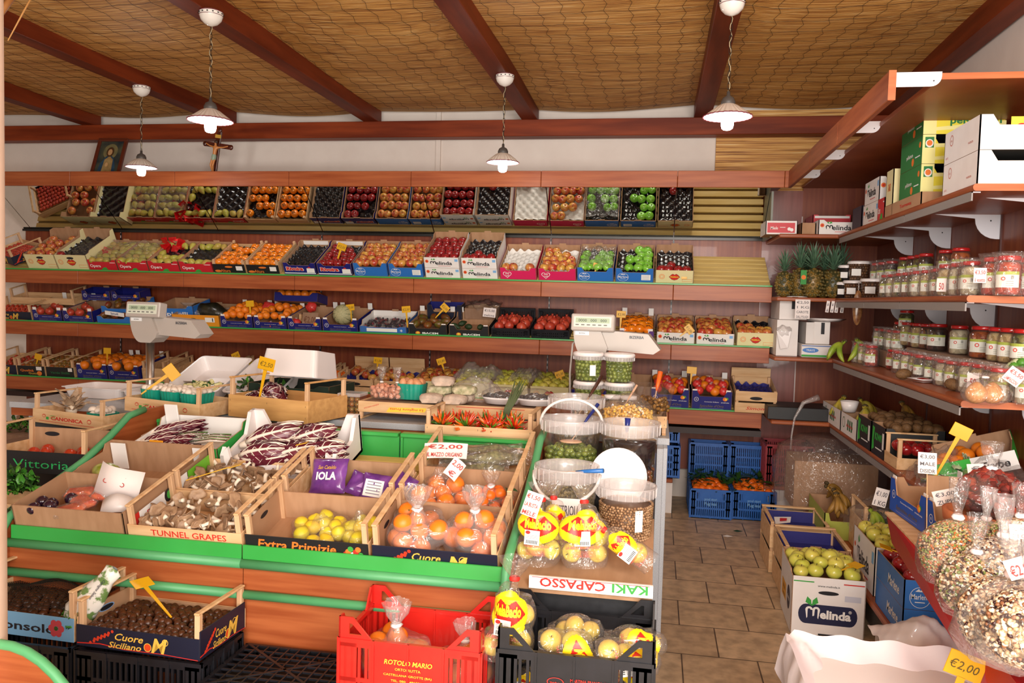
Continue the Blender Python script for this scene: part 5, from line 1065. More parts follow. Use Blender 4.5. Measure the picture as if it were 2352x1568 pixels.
M, w = dk(1, .31); woodcrate('mushroom_crate', 'wooden crate of oyster mushrooms in the middle tier', M, w, .295, .092, .165); mushrooms(M, w-.02, .28, .06, 44, 'grey-brown oyster mushroom in the middle-tier crate', 14)
q = MB(); q.T = M.copy() @ Matrix.Translation((-w/2+.006, .15, .06)) @ Matrix.Rotation(math.pi/2, 4, 'Z'); q.rect(-.05, .12, 0, .06, plain('#6cb82c')); q.rect(-.11, -.055, 0, .06, WT)
tag(q.build('printed_side_sheet'), 'bright green printed sheet inside the left wall of the middle mushroom crate', 'sheet')
M, w = dk(2, .31); woodcrate('pack_crate', 'wooden crate with card liner holding purple snack packs', M, w, .295, .092, .175, liner=KRAFT)
t = thing('inner_liner', 'brown card liner inside the purple pack crate', 'liner', M); MB().box(-w/2+.006, w/2-.006, .284, .289, .01, .13, KRAFT).build('card_liner', t)
PUR = mat('purple_foil_pack', '#5a2a78', '#84489c', .25, (12, 12, 12), bump=.25, coat=.6)
def pillow(name, label, M, w, h, t_, m, pr=None, cat='pack', seed=0):
    rr = random.Random(seed); n = 14; V = []; ph = rr.uniform(0, 6)
    for s in (-1, 1):
        for j in range(n+1):
            for i in range(n+1):
                u, v = i/n*2-1, j/n*2-1; q = max(0, (1-u**4)*(1-v**4))**.6; V.append((u*w/2*(1-.05*(1-v*v)), s*(t_/2*q+.0006)+.003*math.sin(9*u+ph)*math.sin(7*v), (v+1)*h/2))
    k = (n+1)**2; g = lambda s, i, j: s*k+j*(n+1)+i
    F = [(g(0, i, j), g(0, i+1, j), g(0, i+1, j+1), g(0, i, j+1)) for i in range(n) for j in range(n)]+[(g(1, i, j), g(1, i, j+1), g(1, i+1, j+1), g(1, i+1, j)) for i in range(n) for j in range(n)]
    T = thing(name, label, cat, M); MB().add(V, F, m, True).build('pack_body', T)
    if pr: q = MB(); q.T = TR(0, -t_/2-.002, 0); pr(q, w, h); q.build('printed_label', T)
    return T
pillow('snack_pack', 'large purple pack with white lettering standing in the card-lined crate', M @ TR(-.12, .16, .03, rx=-38, ry=-6, rz=-4), .17, .15, .05, PUR, lambda m, w, h: (m.text('San Cataldo', .022, GOLD, 0, h*.66, width=w*.5, shear=.3), m.text('IOLA', .045, WT, 0, h*.36, width=w*.55, bold=.04)))
pillow('snack_pack', 'purple pack lying behind the white sticker pack', M @ TR(.02, .15, .03, rx=-55, ry=20), .13, .11, .05, PUR, lambda m, w, h: m.poly([(-.02, .03), (.02, .035), (0, .06)], plain('#b88cc8')))
pillow('snack_pack', 'purple pack with a large white sticker', M @ TR(.10, .11, .03, rx=-38, ry=6), .12, .12, .05, PUR, lambda m, w, h: (m.rect(-.04, .04, .02, .09, WT), [m.rect(-.03, .03, .03+.012*i, .034+.012*i, plain('#8a8494'), -.0012) for i in range(5)]))
pillow('snack_pack', 'small purple pack at the right of the card-lined crate', M @ TR(.19, .14, .03, rx=-40, ry=30), .09, .12, .05, PUR)
M, w = dk(3, .31); woodcrate('orange_crate', 'wooden crate of bagged oranges in the middle tier', M, w, .295, .092, .175, liner=KRAFT); t = thing('inner_liner', 'brown card liner inside the middle orange crate', 'liner', M); MB().box(-w/2+.006, w/2-.006, .284, .289, .01, .125, KRAFT).build('card_liner', t)
bagfruit(M @ TR(-.1, .15, .012), 'orange', .039, 13, .125, 'orange in the left bag of the middle orange crate', 'clear bag of oranges under the pink price card', 9, h=.2, knot=False)
bagfruit(M @ TR(.12, .12, .012), 'mandarin', .026, 16, .09, 'small mandarin in the knotted bag of the middle orange crate', 'knotted bag of small mandarins in the middle orange crate', 10, h=.19)
for k in range(5): tag(MB().add([(0, 0, 0), (.02, .008, .004), (.05, 0, .01), (.02, -.012, .004)], [(0, 1, 2, 3)], LEAF).build('citrus_leaf', None, M @ TR(.1+.03*k, .06+.03*k, .09, rz=40*k)), 'green citrus leaf in the knotted mandarin bag', 'leaf', 'citrus leaves in the mandarin bag')
pcard(M @ TR(-.06, .14, .155, rx=-45, ry=40), .06, .085, ['2,00', '€'], 'pink-white price card on the bag of oranges in the middle tier', curl=.01)
# --- back tier
M, w = dk(0, .64); COL.append((-2.37, -1.93)); COL.append((-1.91, -1.36)); M, w = dk(4, .62, .02)
t = carton('radicchio_box', 'green-edged white box of striped radicchio at the back of the stand', M, w, .30, .11, GREENM, inn=WT, notch=.2, back=.14, tab=False); mb = MB(); mb.T = TR(-w/2+.01, .27, .08); mb.bbox(0, .07, 0, .01, 0, .12, WT, .003); mb.build('corner_flap', t)
RADM = mat('dark_radicchio_leaf', '#4a1020', '#6c1c30', .4, (16, 16, 16), coat=.3); RIB = mat('white_leaf_rib', '#ecdccc', rough=.5)
def leafm(mb, L0, W0, cup, m=RADM, rib=True, ribs=5, rw=1):
    """one radicchio leaf along +x with a pale midrib and veins"""
    n = 8; T0 = mb.T.copy()
    def P(u, v, o=0): wv = W0*math.sin(math.pi*min(.98, max(.06, u))**.8)*.5; return (u*L0, v*wv, cup*(1-v*v)*math.sin(math.pi*u)+.004*math.sin(9*u+5*v)+o)
    V = [P(i/n, j/2-1) for i in range(n+1) for j in range(5)]; mb.add(V, [(i*5+j, i*5+j+1, i*5+j+6, i*5+j+5) for i in range(n) for j in range(4)], m, True)
    if rib:
        mb.tube([P(i/n, 0, .0015) for i in range(n+1)], [W0*rw*.085*(1-.75*i/n) for i in range(n+1)], RIB, 6)
        for k in range(1, ribs+1):
            u = k/(ribs+1.2)
            for s in (-1, 1): mb.tube([P(u, 0, .001), P(u+.1, s*.45, .0015), P(min(1, u+.2), s*.85, .0015)], [W0*rw*.022, W0*rw*.015, W0*rw*.005], RIB, 4, False)
def radi(name, label, M, L0, W0, nl, seed, group=None):
    rr = random.Random(seed); mb = MB()
    for k in range(nl):
        a = 2*math.pi*k/nl; mb.T = Matrix.Rotation(a, 4, 'X') @ TR(0, 0, L0*.03*(1+k % 2), ry=-6); leafm(mb, L0*rr.uniform(.85, 1), W0, W0*.28)
    mb.T = Matrix(); mb.tube([(-.035, 0, 0), (0, 0, 0), (.04, 0, 0)], [.012, .02, .022], RIB, 10)
    return tag(mb.build(name, None, M), label, 'radicchio', group)
for k, (x, y, rz) in enumerate(((-.15, .06, 10), (-.17, .16, 25), (-.11, .22, 10), (-.04, .10, -8))): radi('striped_radicchio', 'striped red and white radicchio in the green-edged box', M @ TR(x-.06, y, .08, rz=rz, ry=-10), .2, .055, 7, k, 'striped radicchio heads')
for k, (x, y, rz, lb) in enumerate(((-.02, .12, 20, 'left'), (.10, .12, 15, 'right'))):
    P = M @ TR(x, y, .085, rz=rz); mb = MB()
    for q in range(9): mb.tube([(-.08, -.03+.008*q, .01), (.02, -.03+.009*q, .02), (.10, -.04+.011*q, .015)], [.004, .006, .002], (RIB, RADM, LEAFL)[q % 3], 5)
    tag(mb.build('chicory_bunch', None, P), 'pale chicory stalks in the %s film pack behind the mushrooms' % lb, 'chicory'); sheet('film_pack', '%s clear film around chicory stalks' % lb, P, .22, .12, lambda u, v: .04*math.sin(math.pi*v)*math.sin(math.pi*(.1+.8*u)), BAGF, 'film', .005, k, 16)
c = DK @ Vector((-2.24, .62, .10)); t = thing('price_tag', 'orange-yellow price tag lying on the striped radicchio', 'price tag', Matrix.Translation(c)); MB().bbox(-.035, .035, 0, .003, 0, .05, plain('#f0a020', .4), .001).build('tag_plate', t); q = MB(); q.text('€2.00', .022, RD, 0, .015, width=.05); q.build('handwriting', t)
M, w = dk(5, .60, .02)
STY = mat('white_polystyrene', '#f0e8e6', rough=.7); t = thing('polystyrene_box', 'white polystyrene box with high corners holding long radicchio heads', 'box', M); W = w/2
def hw(L0): return [(0, 0), (L0, 0), (L0, .19), (L0-.06, .19), (L0-.10, .10), (.10, .10), (.06, .19), (0, .19)]
mb = MB(); mb.T = TR(-W, .31, 0); mb.prism(hw(w), .018, STY); mb.T = TR(-W, 0, 0); mb.prism([(0, 0), (w, 0), (w, .09), (w-.04, .13), (w-.05, .06), (.05, .06), (.04, .13), (0, .09)], .018, STY)
for x in (-W, W-.018): mb.T = Matrix.Translation((x+.018, 0, 0)) @ Matrix.Rotation(math.pi/2, 4, 'Z'); mb.prism([(0, 0), (.33, 0), (.33, .19), (.28, .19), (.22, .10), (.06, .08), (.03, .12), (0, .09)], .018, STY)
mb.T = Matrix(); mb.box(-W, W, 0, .33, 0, .015, STY); mb.build('box_body', t)
for k, (x, y, z, rz, L1) in enumerate(((-.20, .12, .10, 22, .28), (-.19, .04, .07, 5, .26), (-.03, .05, .07, 18, .25), (.0, .16, .10, 30, .22), (.10, .08, .08, 12, .2))):
    radi('long_radicchio', 'long dark red radicchio head with white ribs in the polystyrene box', M @ TR(x, y, z, rz=rz, ry=-8), L1, .125, 8, 30+k, 'long radicchio heads in the polystyrene box')
p = M @ Vector((-.12, .02, .10)); ptag(p, '', 'long yellow price tag lying across the long radicchio heads', rz=-78, lean=-76, ln=.2)
p = dk(1, .31)[0] @ Vector((-.20, .04, .11)); ptag(p, '', 'yellow price tag lying on the middle-tier oyster mushrooms', rz=-74, lean=-72, ln=.19)
M, w = dk(3, .62, .0); woodcrate('herb_crate', 'wooden crate of bagged dried oregano at the back of the stand', M, w, .295, .092, .17)
HERB = mat('dried_oregano', '#5c5a40', '#8a845c', .8, (60, 60, 60), bump=.5)
for k, (x, y, rz, L1) in enumerate(((-.05, .07, 8, .34), (.02, .16, 14, .36), (-.02, .22, 4, .34), (.0, .12, 12, .3))):
    P = M @ TR(x, y, .07+.012*k, rz=rz); mb = MB(); mb.tube([(-L1/2, 0, 0), (-L1*.1, 0, .005), (L1*.25, 0, .005), (L1/2, 0, 0)], [.008, .016, .034, .02], HERB, 10)
    for q in range(10): mb.tube([(-L1/2-.02, -.01+.002*q, 0), (0, -.02+.004*q, .01)], .0015, plain('#6a5a44', .8), 4)
    tag(mb.build('oregano_bunch', None, P), 'dried oregano bunch in a clear sleeve in the herb crate', 'oregano', 'oregano bunches'); sheet('clear_sleeve', 'clear sleeve round an oregano bunch in the herb crate', P, L1*1.15, .11, lambda u, v: .045*math.sin(math.pi*v)*(.35+.65*u), BAGF, 'film', .006, k, 18, 'oregano sleeves')
pcard(M @ TR(-.13, .03, .14, rx=-50, rz=6), .19, .075, ['€2,00', 'IL MAZZO ORIGANO'], 'white card with red writing on the oregano bags', curl=.01)
# --- crates standing on the back rim and counter
def can(m, w, h): m.text('CANONICA', h*.34, RD, .0, h*.32, width=w*.46, bold=.03); m.disc(-w*.33, h*.55, .012, .009, RD); m.disc(-w*.33, h*.54, .009, .006, PINE, -.001); m.disc(w*.32, h*.5, .014, .012, RD); m.disc(w*.32, h*.49, .011, .008, PINE, -.001); m.rect(-w*.3, -w*.26, h*.3, h*.5, GR); m.text('AZIENDA', h*.12, GR, -w*.2, h*.55); m.text('AGRICOLA', h*.12, GR, -w*.2, h*.4); m.rect(-w*.4, w*.4, h*.16, h*.19, RD)
T1 = TR(-3.045, 3.74, .862, rz=-9, ry=1.5); woodcrate('mushroom_crate', 'CANONICA wooden crate at the far left with a clump of oyster mushrooms', T1, .48, .30, .075, .15, None, can)
T2 = TR(-2.51, 3.76, .948, rz=-9, ry=1.5); woodcrate('mushroom_crate', 'CANONICA wooden crate with three green punnets of white mushrooms', T2, .48, .30, .075, .15, None, can)
T3_ = TR(-1.93, 3.78, .948, rz=-14); woodcrate('radicchio_crate', 'plain wooden crate of round radicchio on the back rim of the stand', T3_, .51, .33, .115, .20, wood=mat('honey_crate_wood', '#c89458', '#dca868', .65, (4, 30, 30), detail=5, bump=.1))
MB().box(-3.3, -2.5, 3.8, 4.0, .84, .86, plain('#3c3a38', .6)).build('side_ledge', ct)
mb = MB()
for k in range(16):
    a = k*.41; rr_ = .10+.03*math.sin(k*3); mb.T = TR(0, 0, .045+.02*(k % 3), rz=math.degrees(a), ry=-25-10*(k % 3)); leafm(mb, rr_, .04, .012, mat('pale_oyster_clump', '#a08468', '#c8ac90', .55, (20, 20, 20)), rib=False)
mb.T = Matrix(); mb.ell((0, 0, .05), (.03, .03, .03), MUS, 10, 6); tag(mb.build('oyster_mushroom_clump', None, T1 @ TR(-.10, .12, .01)), 'fanned clump of oyster mushrooms in the left CANONICA crate', 'mushroom')
PUN = mat('teal_punnet_plastic', '#128a74', '#1c9c84', .3, (10, 10, 10), coat=.4)
def punnet(M, w, d, h, label, kind, r, lab2, nx=3, ny=3, group=None):
    t = thing('punnet', label, 'punnet', M, None); mb = MB(); n = 40
    for s in (0, 1):
        prof = [(.46, 0), (.5, h)] if s == 0 else [(.485, h), (.445, .004)]
    sq = lambda a: 1/max(abs(math.cos(a)), abs(math.sin(a)))**.72
    V = []; 
    for z, k in ((0, .44), (h, .5), (h, .475), (.005, .42)):
        for i in range(n): a = 2*math.pi*(i+.5)/n; q = k*sq(a)*(1+(.012*(-1)**i)); V.append((w*q*math.cos(a)*.98, d/2+d*q*math.sin(a)*.98, z))
    F = [(r_*n+i, r_*n+(i+1) % n, (r_+1)*n+(i+1) % n, (r_+1)*n+i) for r_ in range(3) for i in range(n)]+[tuple(range(n))[::-1], tuple(range(3*n, 4*n))]
    mb.add(V, F, PUN); mb.build('punnet_shell', t)
    for lay in range(2): fill(M @ TR(0, 0, 0), w*.84, d*.9, h*.45+lay*r*1.1, kind, r, lab2, lab2, nx, ny-0, jit=.25, tilt=60)
punnet(T1 @ TR(.13, .06, .012, rz=8), .14, .12, .06, 'teal punnet of white mushrooms in the left CANONICA crate', 'mush', .022, 'white mushroom in the lone teal punnet at the left', 3, 3)
for k in range(3): punnet(T2 @ TR(-.135+.128*k, .04, .045, rz=0), .125, .17, .07, '%s teal punnet of the three in the middle CANONICA crate' % ('left', 'middle', 'right')[k], 'mush', .021, 'white mushroom in the %s of three teal punnets' % ('left', 'middle', 'right')[k], 3, 4)
ptag(T2 @ Vector((-.16, .03, .09)), '', 'yellow price tag leaning over the teal mushroom punnets', ry=52, ln=.14, s=1.15, rz=20)
def roundradi(M, r, label, seed):
    rr = random.Random(seed); mb = MB(); mb.ell((0, 0, 0), (r*.9,)*3, RADM, 16, 10)
    for k in range(11):
        mb.T = Matrix.Rotation(rr.uniform(0, 6.28), 4, 'Z') @ Matrix.Rotation(rr.uniform(-.6, 2.4), 4, 'X') @ Matrix.Translation((-r*.9, 0, r*.55)); leafm(mb, r*1.9, r*1.9, r*.42, ribs=3, rw=.4)
    tag(mb.build('round_radicchio', None, M), label, 'radicchio')
roundradi(T3_ @ TR(-.14, .20, .085), .078, 'large round radicchio at the back of the plain wooden crate', 1); roundradi(T3_ @ TR(-.165, .105, .065), .06, 'round radicchio at the front left of the plain wooden crate', 2); roundradi(T3_ @ TR(-.07, .09, .06), .055, 'small round radicchio under the yellow price tag', 3)
ptag(T3_ @ Vector((-.08, .03, .09)), '€2,50', 'large yellow price tag standing in the plain crate of round radicchio', ry=12, ln=.13, s=1.25)
T4 = TR(-.822, 3.74, .918, rz=-1); woodcrate('chili_crate', 'wooden crate of red and green chili bunches', T4, .53, .28, .062, .13)
CH = [plain('#c8200c', .2, coat=.6), plain('#d8401c', .2, coat=.6), plain('#e06a1c', .2, coat=.6), plain('#3c6a1c', .3), plain('#6a8a24', .3)]
for b_, (x, y) in enumerate(((-.2, .08), (-.1, .12), (0, .14), (-.07, .05), (.08, .13), (.16, .08), (.05, .05), (-.16, .18), (.13, .2))):
    rr = random.Random(b_); mb = MB()
    for k in range(44):
        a = rr.uniform(0, 6.28); e = rr.uniform(-.1, 1.4); d = Vector((math.cos(a)*math.cos(e), math.sin(a)*math.cos(e), math.sin(e))); L1 = rr.uniform(.06, .09)
        mb.tube([d*.012, d*L1*.5, d*L1*.85+Vector((0, 0, -.004)), d*L1], [.004, .0065, .004, .0008], rr.choice(CH[:3]*3+CH[3:]), 6)
    for k in range(14):
        a = rr.uniform(0, 6.28); d = Vector((math.cos(a), math.sin(a), rr.uniform(0, .8)))*.05; mb.tube([(0, 0, 0), d], .002, CH[3], 4)
    tag(mb.build('chili_bunch', None, T4 @ TR(x, y, .045)), 'bunch of small red and green chilies in the wooden chili crate', 'chili', 'chili bunches in the wooden crate')
mb = MB(); rr = random.Random(3)
for k in range(22): x = rr.uniform(-.012, .012); mb.tube([(x, 0, 0), (x*1.5+.03, .02, .09), (x*2.5+.075+rr.uniform(-.01, .01), .04, .2+rr.uniform(-.03, .03))], [.003, .0035, .0015], plain('#4a5430', .7), 5)
tag(mb.build('stalk_bundle', None, T4 @ TR(.08, .17, .05)), 'upright bundle of dull green stalks in the chili crate', 'stalks')
# upturned crates used as risers
def upcrate(name, label, M, w, d, pr): woodcrate(name, label, M @ TR(0, 0, .095) @ Matrix.Rotation(math.pi, 4, 'Y'), w, d, .058, .088, None, pr, liner=KRAFTD)
UP1 = TR(-1.325, 4.04, .94, rz=-2); upcrate('upturned_crate', 'upturned wooden crate with a yellow printed scroll, carrying eggs and parcels', UP1, .44, .3, lambda m, w, h: (m.poly([(-w*.38, h*.35), (w*.1, h*.45), (w*.14, h*.9), (-w*.34, h*.75)], YL), m.text('La migliore Frutta', h*.3, RD, -w*.12, h*.5, -.0012, width=w*.42, shear=.2), m.text('AZIENDA AGRICOLA', h*.16, RD, w*.33, h*.4, rot=.3)))
UP2 = TR(-.86, 4.08, .94); upcrate('upturned_crate', 'upturned wooden crate with red and green print, carrying wrapped trays', UP2, .52, .3, lambda m, w, h: (m.text('YTT', h*.5, GR, -w*.2, h*.3, width=w*.12), m.text('IV', h*.5, RD, 0, h*.3, width=w*.06), m.rect(-w*.4, w*.3, h*.15, h*.2, RD)))
UP3 = TR(-.16, 4.04, .94); upcrate('upturned_crate', 'upturned wooden crate at the right end of the counter', UP3, .46, .34, None)
punnet(TR(-1.30, 4.16, 1.037), .155, .13, .085, 'tall teal punnet of brown eggs beside the paper parcels', 'egg', .023, 'brown egg in the tall teal punnet', 3, 3)
for k, x in enumerate((-1.47, -1.38)): bagfruit(TR(x, 4.20, 1.037), 'garlic', .014, 26, .06, ('shallot in the left knotted bag', 'shallot in the right knotted bag')[k], ('left', 'right')[k]+' knotted clear bag of shallots beside the eggs', 20+k, h=.17, neck=.5)
PAP = mat('newspaper', '#d0b8a4', '#b09c8c', .85, (26, 26, 26), bump=.9); PAPG = mat('green_newspaper', '#8c8c64', '#c8bc9c', .85, (34, 34, 34), bump=.8)
for k, (x, y, z, w_, m_, rz) in enumerate(((-1.15, 4.08, 1.037, .13, PAP, 4), (-1.02, 4.08, 1.037, .13, PAP, -4), (-1.12, 4.16, 1.075, .14, PAPG, -6), (-.99, 4.15, 1.08, .14, PAPG, 6), (-1.10, 4.12, 1.125, .13, PAP, 12), (-1.0, 4.18, 1.037, .12, PAP, 0))):
    pos = ('front left paper parcel', 'front right paper parcel', 'green-printed paper parcel on the left', 'green-printed paper parcel on the right', 'topmost pale paper parcel', 'rear paper parcel')[k]
    t = thing('paper_parcel', pos+' on the upturned crate', 'parcel', TR(x, y, z, rz=rz)); MB().ell((0, 0, .027), (w_/2, .06, .028), m_, 16, 8, f=lambda p: Vector((max(-.93, min(.93, p.x*1.2)), max(-.9, min(.9, p.y*1.2)), p.z))).build('parcel_body', t); mb = MB(); mb.T = TR(0, -.055, .02); mb.add([(-w_*.4, 0, .01), (w_*.4, 0, .008), (w_*.3, -.012, -.01), (-w_*.3, -.01, -.012)], [(0, 1, 2, 3)], m_).build('paper_fold', t)
c = PY(1085, 860, 4.35); sheet('white_bag', 'thin white bag lying behind the paper parcels', TR(c.x+.02, 4.40, 1.04), .34, .26, lambda u, v: .13*math.sin(math.pi*u)**.7*math.sin(math.pi*v)*(1-.3*u), BAGM, 'bag', .012, 3, 24)
for k, (x, r) in enumerate(((-.80, .11), (-.62, .10))):
    t = thing('wrapped_tray', ('left', 'right')[k]+' white tray of dark olives under clear film', 'tray', TR(x, 4.22, 1.037)); MB().lathe([(0, 0), (r*.8, 0), (r, .035), (r*1.02, .036), (r*.8, .006), (0, .006)], WHITEP, 24, sy=.7).build('tray', t); 
    mb = MB(); rr = random.Random(k)
    for q in range(60): a = rr.uniform(0, 6.28); u = math.sqrt(rr.random())*r*.85; mb.ell((u*math.cos(a), u*math.sin(a)*.65, .03+.02*(1-u/r)+rr.uniform(0, .01)), (.014, .01, .009), plain('#2a2226', .25), 7, 5)
    mb.build('dried_olives', t)['kind'] = 'stuff'; MB().lathe([(r*1.02, .034), (r*.95, .06), (r*.5, .085), (0, .08)], BAGF, 24, sy=.7, wob=lambda a, z: 1+.05*math.sin(5*a+z*90)).build('tray_film', t)
t = thing('tomato_box', 'clear plastic box of brown cherry tomatoes at the counter edge', 'box', TR(-1.60, 4.05, .94)); MB().bbox(-.06, .06, 0, .12, 0, .13, TUBC, .012).build('clear_box', t); MB().bbox(-.064, .064, -.003, .123, .112, .13, TUBF, .003).build('clear_lid', t)
for k in range(40): put('cherrytom', TR(-1.65+.0+(k % 4)*.031, 4.067+.028*(k//4 % 3), .957+.027*(k//12 % 4), s=.0145), 'brown cherry tomato in the clear plastic box', 'cherry tomatoes in the clear box')
# white trays
def tray(label, M, w, d, h, name='white_tray'):
    t = thing(name, label, 'tray', M); mb = MB(); o, i = [], []
    def ringp(a, b_, z, r=.03):
        P = [];
        for sx, sy, s0 in ((1, 1, 0), (-1, 1, 1), (-1, -1, 2), (1, -1, 3)):
            for k in range(5): an = (s0+k/4)*math.pi/2; P.append((sx*(a-r)+r*math.cos(an), sy*(b_-r)+r*math.sin(an), z))
        return P
    R_ = [ringp(w/2-.03, d/2-.03, 0), ringp(w/2-.012, d/2-.012, h-.004), ringp(w/2, d/2, h-.004), ringp(w/2, d/2, h), ringp(w/2-.012, d/2-.012, h), ringp(w/2-.032, d/2-.032, .004)]
    V = sum(R_, []); n = 20; F = [(r_*n+q, r_*n+(q+1) % n, (r_+1)*n+(q+1) % n, (r_+1)*n+q) for r_ in range(5) for q in range(n)]+[tuple(range(n))[::-1], tuple(range(5*n, 6*n))]
    mb.add(V, F, WHITEP); mb.build('tray_body', t); return t
tray('flat white tray at the far left of the counter', TR(-3.27, 4.36, .94, rz=-3), .42, .30, .065); tray('flat white tray beside the scale pole', TR(-2.90, 4.30, .94, rz=-3), .3, .28, .065)
Z1 = TR(-2.60, 4.40, 1.03, rx=24, rz=-4); tray('tilted white tray of cut courgettes', Z1, .36, .42, .085)
CG = plain('#e8e0a0', .5); CD = plain('#2c5a24', .4)
for k in range(34):
    x, y = -.13+.26*rnd.random(), -.16+.14*rnd.random(); mb = None
    o = tag(MB().bbox(-.016, .016, -.012, .012, -.01, .01, CG, .004).box(-.016, .016, -.0135, -.012, -.01, .01, CD).build('courgette_piece', None, Z1 @ TR(x, y, .02+.03*rnd.random(), rz=rnd.uniform(0, 360), rx=rnd.uniform(0, 360))), 'cut courgette piece in the tilted white tray', 'courgette', 'courgette pieces in the tray')
Z2 = TR(-2.24, 4.42, 1.03, rx=24, rz=-4); tray('tilted white tray of green leaves beside the courgettes', Z2, .36, .42, .085)
mb = MB(); rr = random.Random(9)
for k in range(70):
    mb.T = TR(-.12+.26*rr.random(), -.17+.14*rr.random(), .02+.05*rr.random(), rz=rr.uniform(0, 360), ry=rr.uniform(-60, 10)); leafm(mb, .06, .028, .006, (LEAF, LEAFL)[k % 2] if k % 3 == 0 else LEAF, rib=False)
tag(mb.build('green_leaves', None, Z2), 'loose dark green leaves in the tilted white tray', 'leaves', None, 'stuff')
mb = MB(); tag(mb.box(-.42, .0, 0, .02, 0, .08, PINE).box(.02, .42, 0, .02, 0, .08, PINE).build('tray_support', None, TR(-2.42, 4.42, .94)), 'low wooden boards propping up the tilted trays', 'support')
D1 = TR(-1.99, 4.14, .94, rz=-4); t = carton('dark_green_crate', 'dark green crate under the upturned white tray', D1, .50, .32, .15, mat('dark_green_crate', '#16281e', '#1e3226', .5, (8, 8, 8)), inn=plain('#142018', .6), notch=.12, tab=False)
tray('white tray lying upside down on the dark green crate', TR(-1.97, 4.26, 1.27, rz=-6, rx=172), .38, .30, .15)
# ---- scales on poles
def scale(x, y, z0, z1, label, rz, mirror=False, disp=1.0):
    t = thing('shop_scale', label, 'scale', TR(x, y, 0, rz=rz))
    MB().lathe([(.024, z0), (.024, z1)], STEEL, 24, capt=True).lathe([(.07, z0), (.07, z0+.01), (.024, z0+.02)], STEEL, 24).build('pole', t)
    mb = MB(); mb.T = TR(0, -.07, 0); H0 = z1
    nk = [(-.085, H0+.155)]+[(-.085+.075*(1-math.cos(a)), H0+.155-.155*math.sin(a)) for a in [i*math.pi/16 for i in range(1, 9)]]+[(.055, H0), (.09, H0+.03), (.10, H0+.06), (.06, H0+.155)]
    mb.prism(nk, .12, SCALEP); mb.build('housing', t)
    mb = MB(); mb.T = TR(0, -.05, 0); mb.prism([(.04, H0+.05), (.34, H0+.035), (.375, H0+.06), (.31, H0+.14), (.04, H0+.155)], .13, SCALEP); mb.build('weighing_arm', t)
    mb = MB(); mb.T = TR(0, -.10, H0+.15, rx=-8); mb.bbox(-.095, .135, 0, .07, 0, .09, SCALEP, .006); mb.build('display_head', t)
    mb = MB(); mb.T = TR(0, -.102, H0+.15, rx=-8); mb.rect(-.08, .12, .02, .075, plain('#d8dccc', .25)); mb.rect(-.07, .11, .042, .068, mat('lcd_glass', '#b0c0a4', rough=.15), -.0015)
    mb.text('0000   000   000', .02, plain('#404a40', .3), .02, .048, -.002, width=.15); [mb.rect(-.07+.03*i, -.052+.03*i, .028, .034, plain('#6a6a66', .4), -.0015) for i in range(6)]; mb.build('display', t)
    m = MB(); m.T = TR(0, -.072, H0); m.rect(-.075, -.0, .125, .145, plain('#f0f0f0', .4)); m.text('BIZERBA', .009, BK, -.037, .132, -.001); m.T = TR(0, -.052, H0); m.text('BIZERBA', .02, plain('#2c3440', .4), .25, .115, -.001, width=.075, bold=.02); m.build('lettering', t)
scale(-2.955, 4.32, .94, 1.283, 'grey shop scale on a steel pole at the left', -4); scale(-.345, 4.36, .94, 1.29, 'grey shop scale with a lit display above the olive tubs', -4)
t = thing('scale_cable', 'thin grey cable hanging beside the near scale', 'cable', TR(0, 0, 0)); MB().tube([(-.40, 4.40, 1.42), (-.445, 4.38, 1.36), (-.455, 4.38, 1.2), (-.45, 4.38, 1.06), (-.42, 4.40, .945)], .006, SCALEP, 8).build('cable', t)
t = thing('steel_bowl', 'shallow steel weighing bowl behind the scale pole', 'bowl', TR(-2.80, 4.56, 1.0)); MB().lathe([(0, 0), (.12, .0), (.20, .055), (.21, .056), (.205, .05), (.12, -.008), (0, -.008)], STEEL, 32).build('bowl', t); MB().box(-.1, .1, -.1, .1, -.06, -.008, STEEL).build('platform', t)
# ================================================================= BUCKETS AND BAGS BETWEEN STAND AND COUNTER END
t = thing('bucket_platform', 'stepped cardboard-covered platform under the olive buckets', 'platform', TR(0, 0, 0))
mb = MB(); mb.T = DK; mb.box(-.465, .02, -.03, .52, -.02, -.004, KRAFT).build('card_sheet', t)
MB().box(-.46, .018, 2.76, 3.24, .04, .60, mat('dark_crate_stack', '#1c1c20', '#26262a', .5, (30, 30, 30))).build('base_block', t)
MB().box(-.46, .018, 3.28, 3.68, .04, .815, mat('dark_crate_stack', '#1c1c20')).build('base_block', t)
MB().box(-.46, .018, 3.62, 3.96, .04, .90, mat('dark_crate_stack', '#1c1c20')).build('base_block', t)
t = thing('display_board', 'cardboard tray edge printed with upside-down persimmon lettering, under the apple bags', 'board', TR(0, 0, 0))
MB().box(-.40, .022, 2.70, 2.712, .605, .648, WT).build('board_edge', t)
q = MB(); q.T = Matrix.Translation((-.19, 2.70, .628)) @ Matrix.Rotation(math.pi, 4, 'Y') @ Matrix.Translation((0, 0, -.02)); q.text('KAKI', .042, GR, -.135, .004, width=.12, bold=.02); q.text('CAPASSO', .042, RD, .06, .004, width=.225, bold=.02); q.rect(-.2, .2, .002, .004, RD); q.build('lettering', t)
OLM = [mat('olive_a', '#6e7a30', rough=.3, coat=.3), mat('olive_b', '#84903c', rough=.3, coat=.3), mat('olive_c', '#5c6a28', rough=.3, coat=.3)]
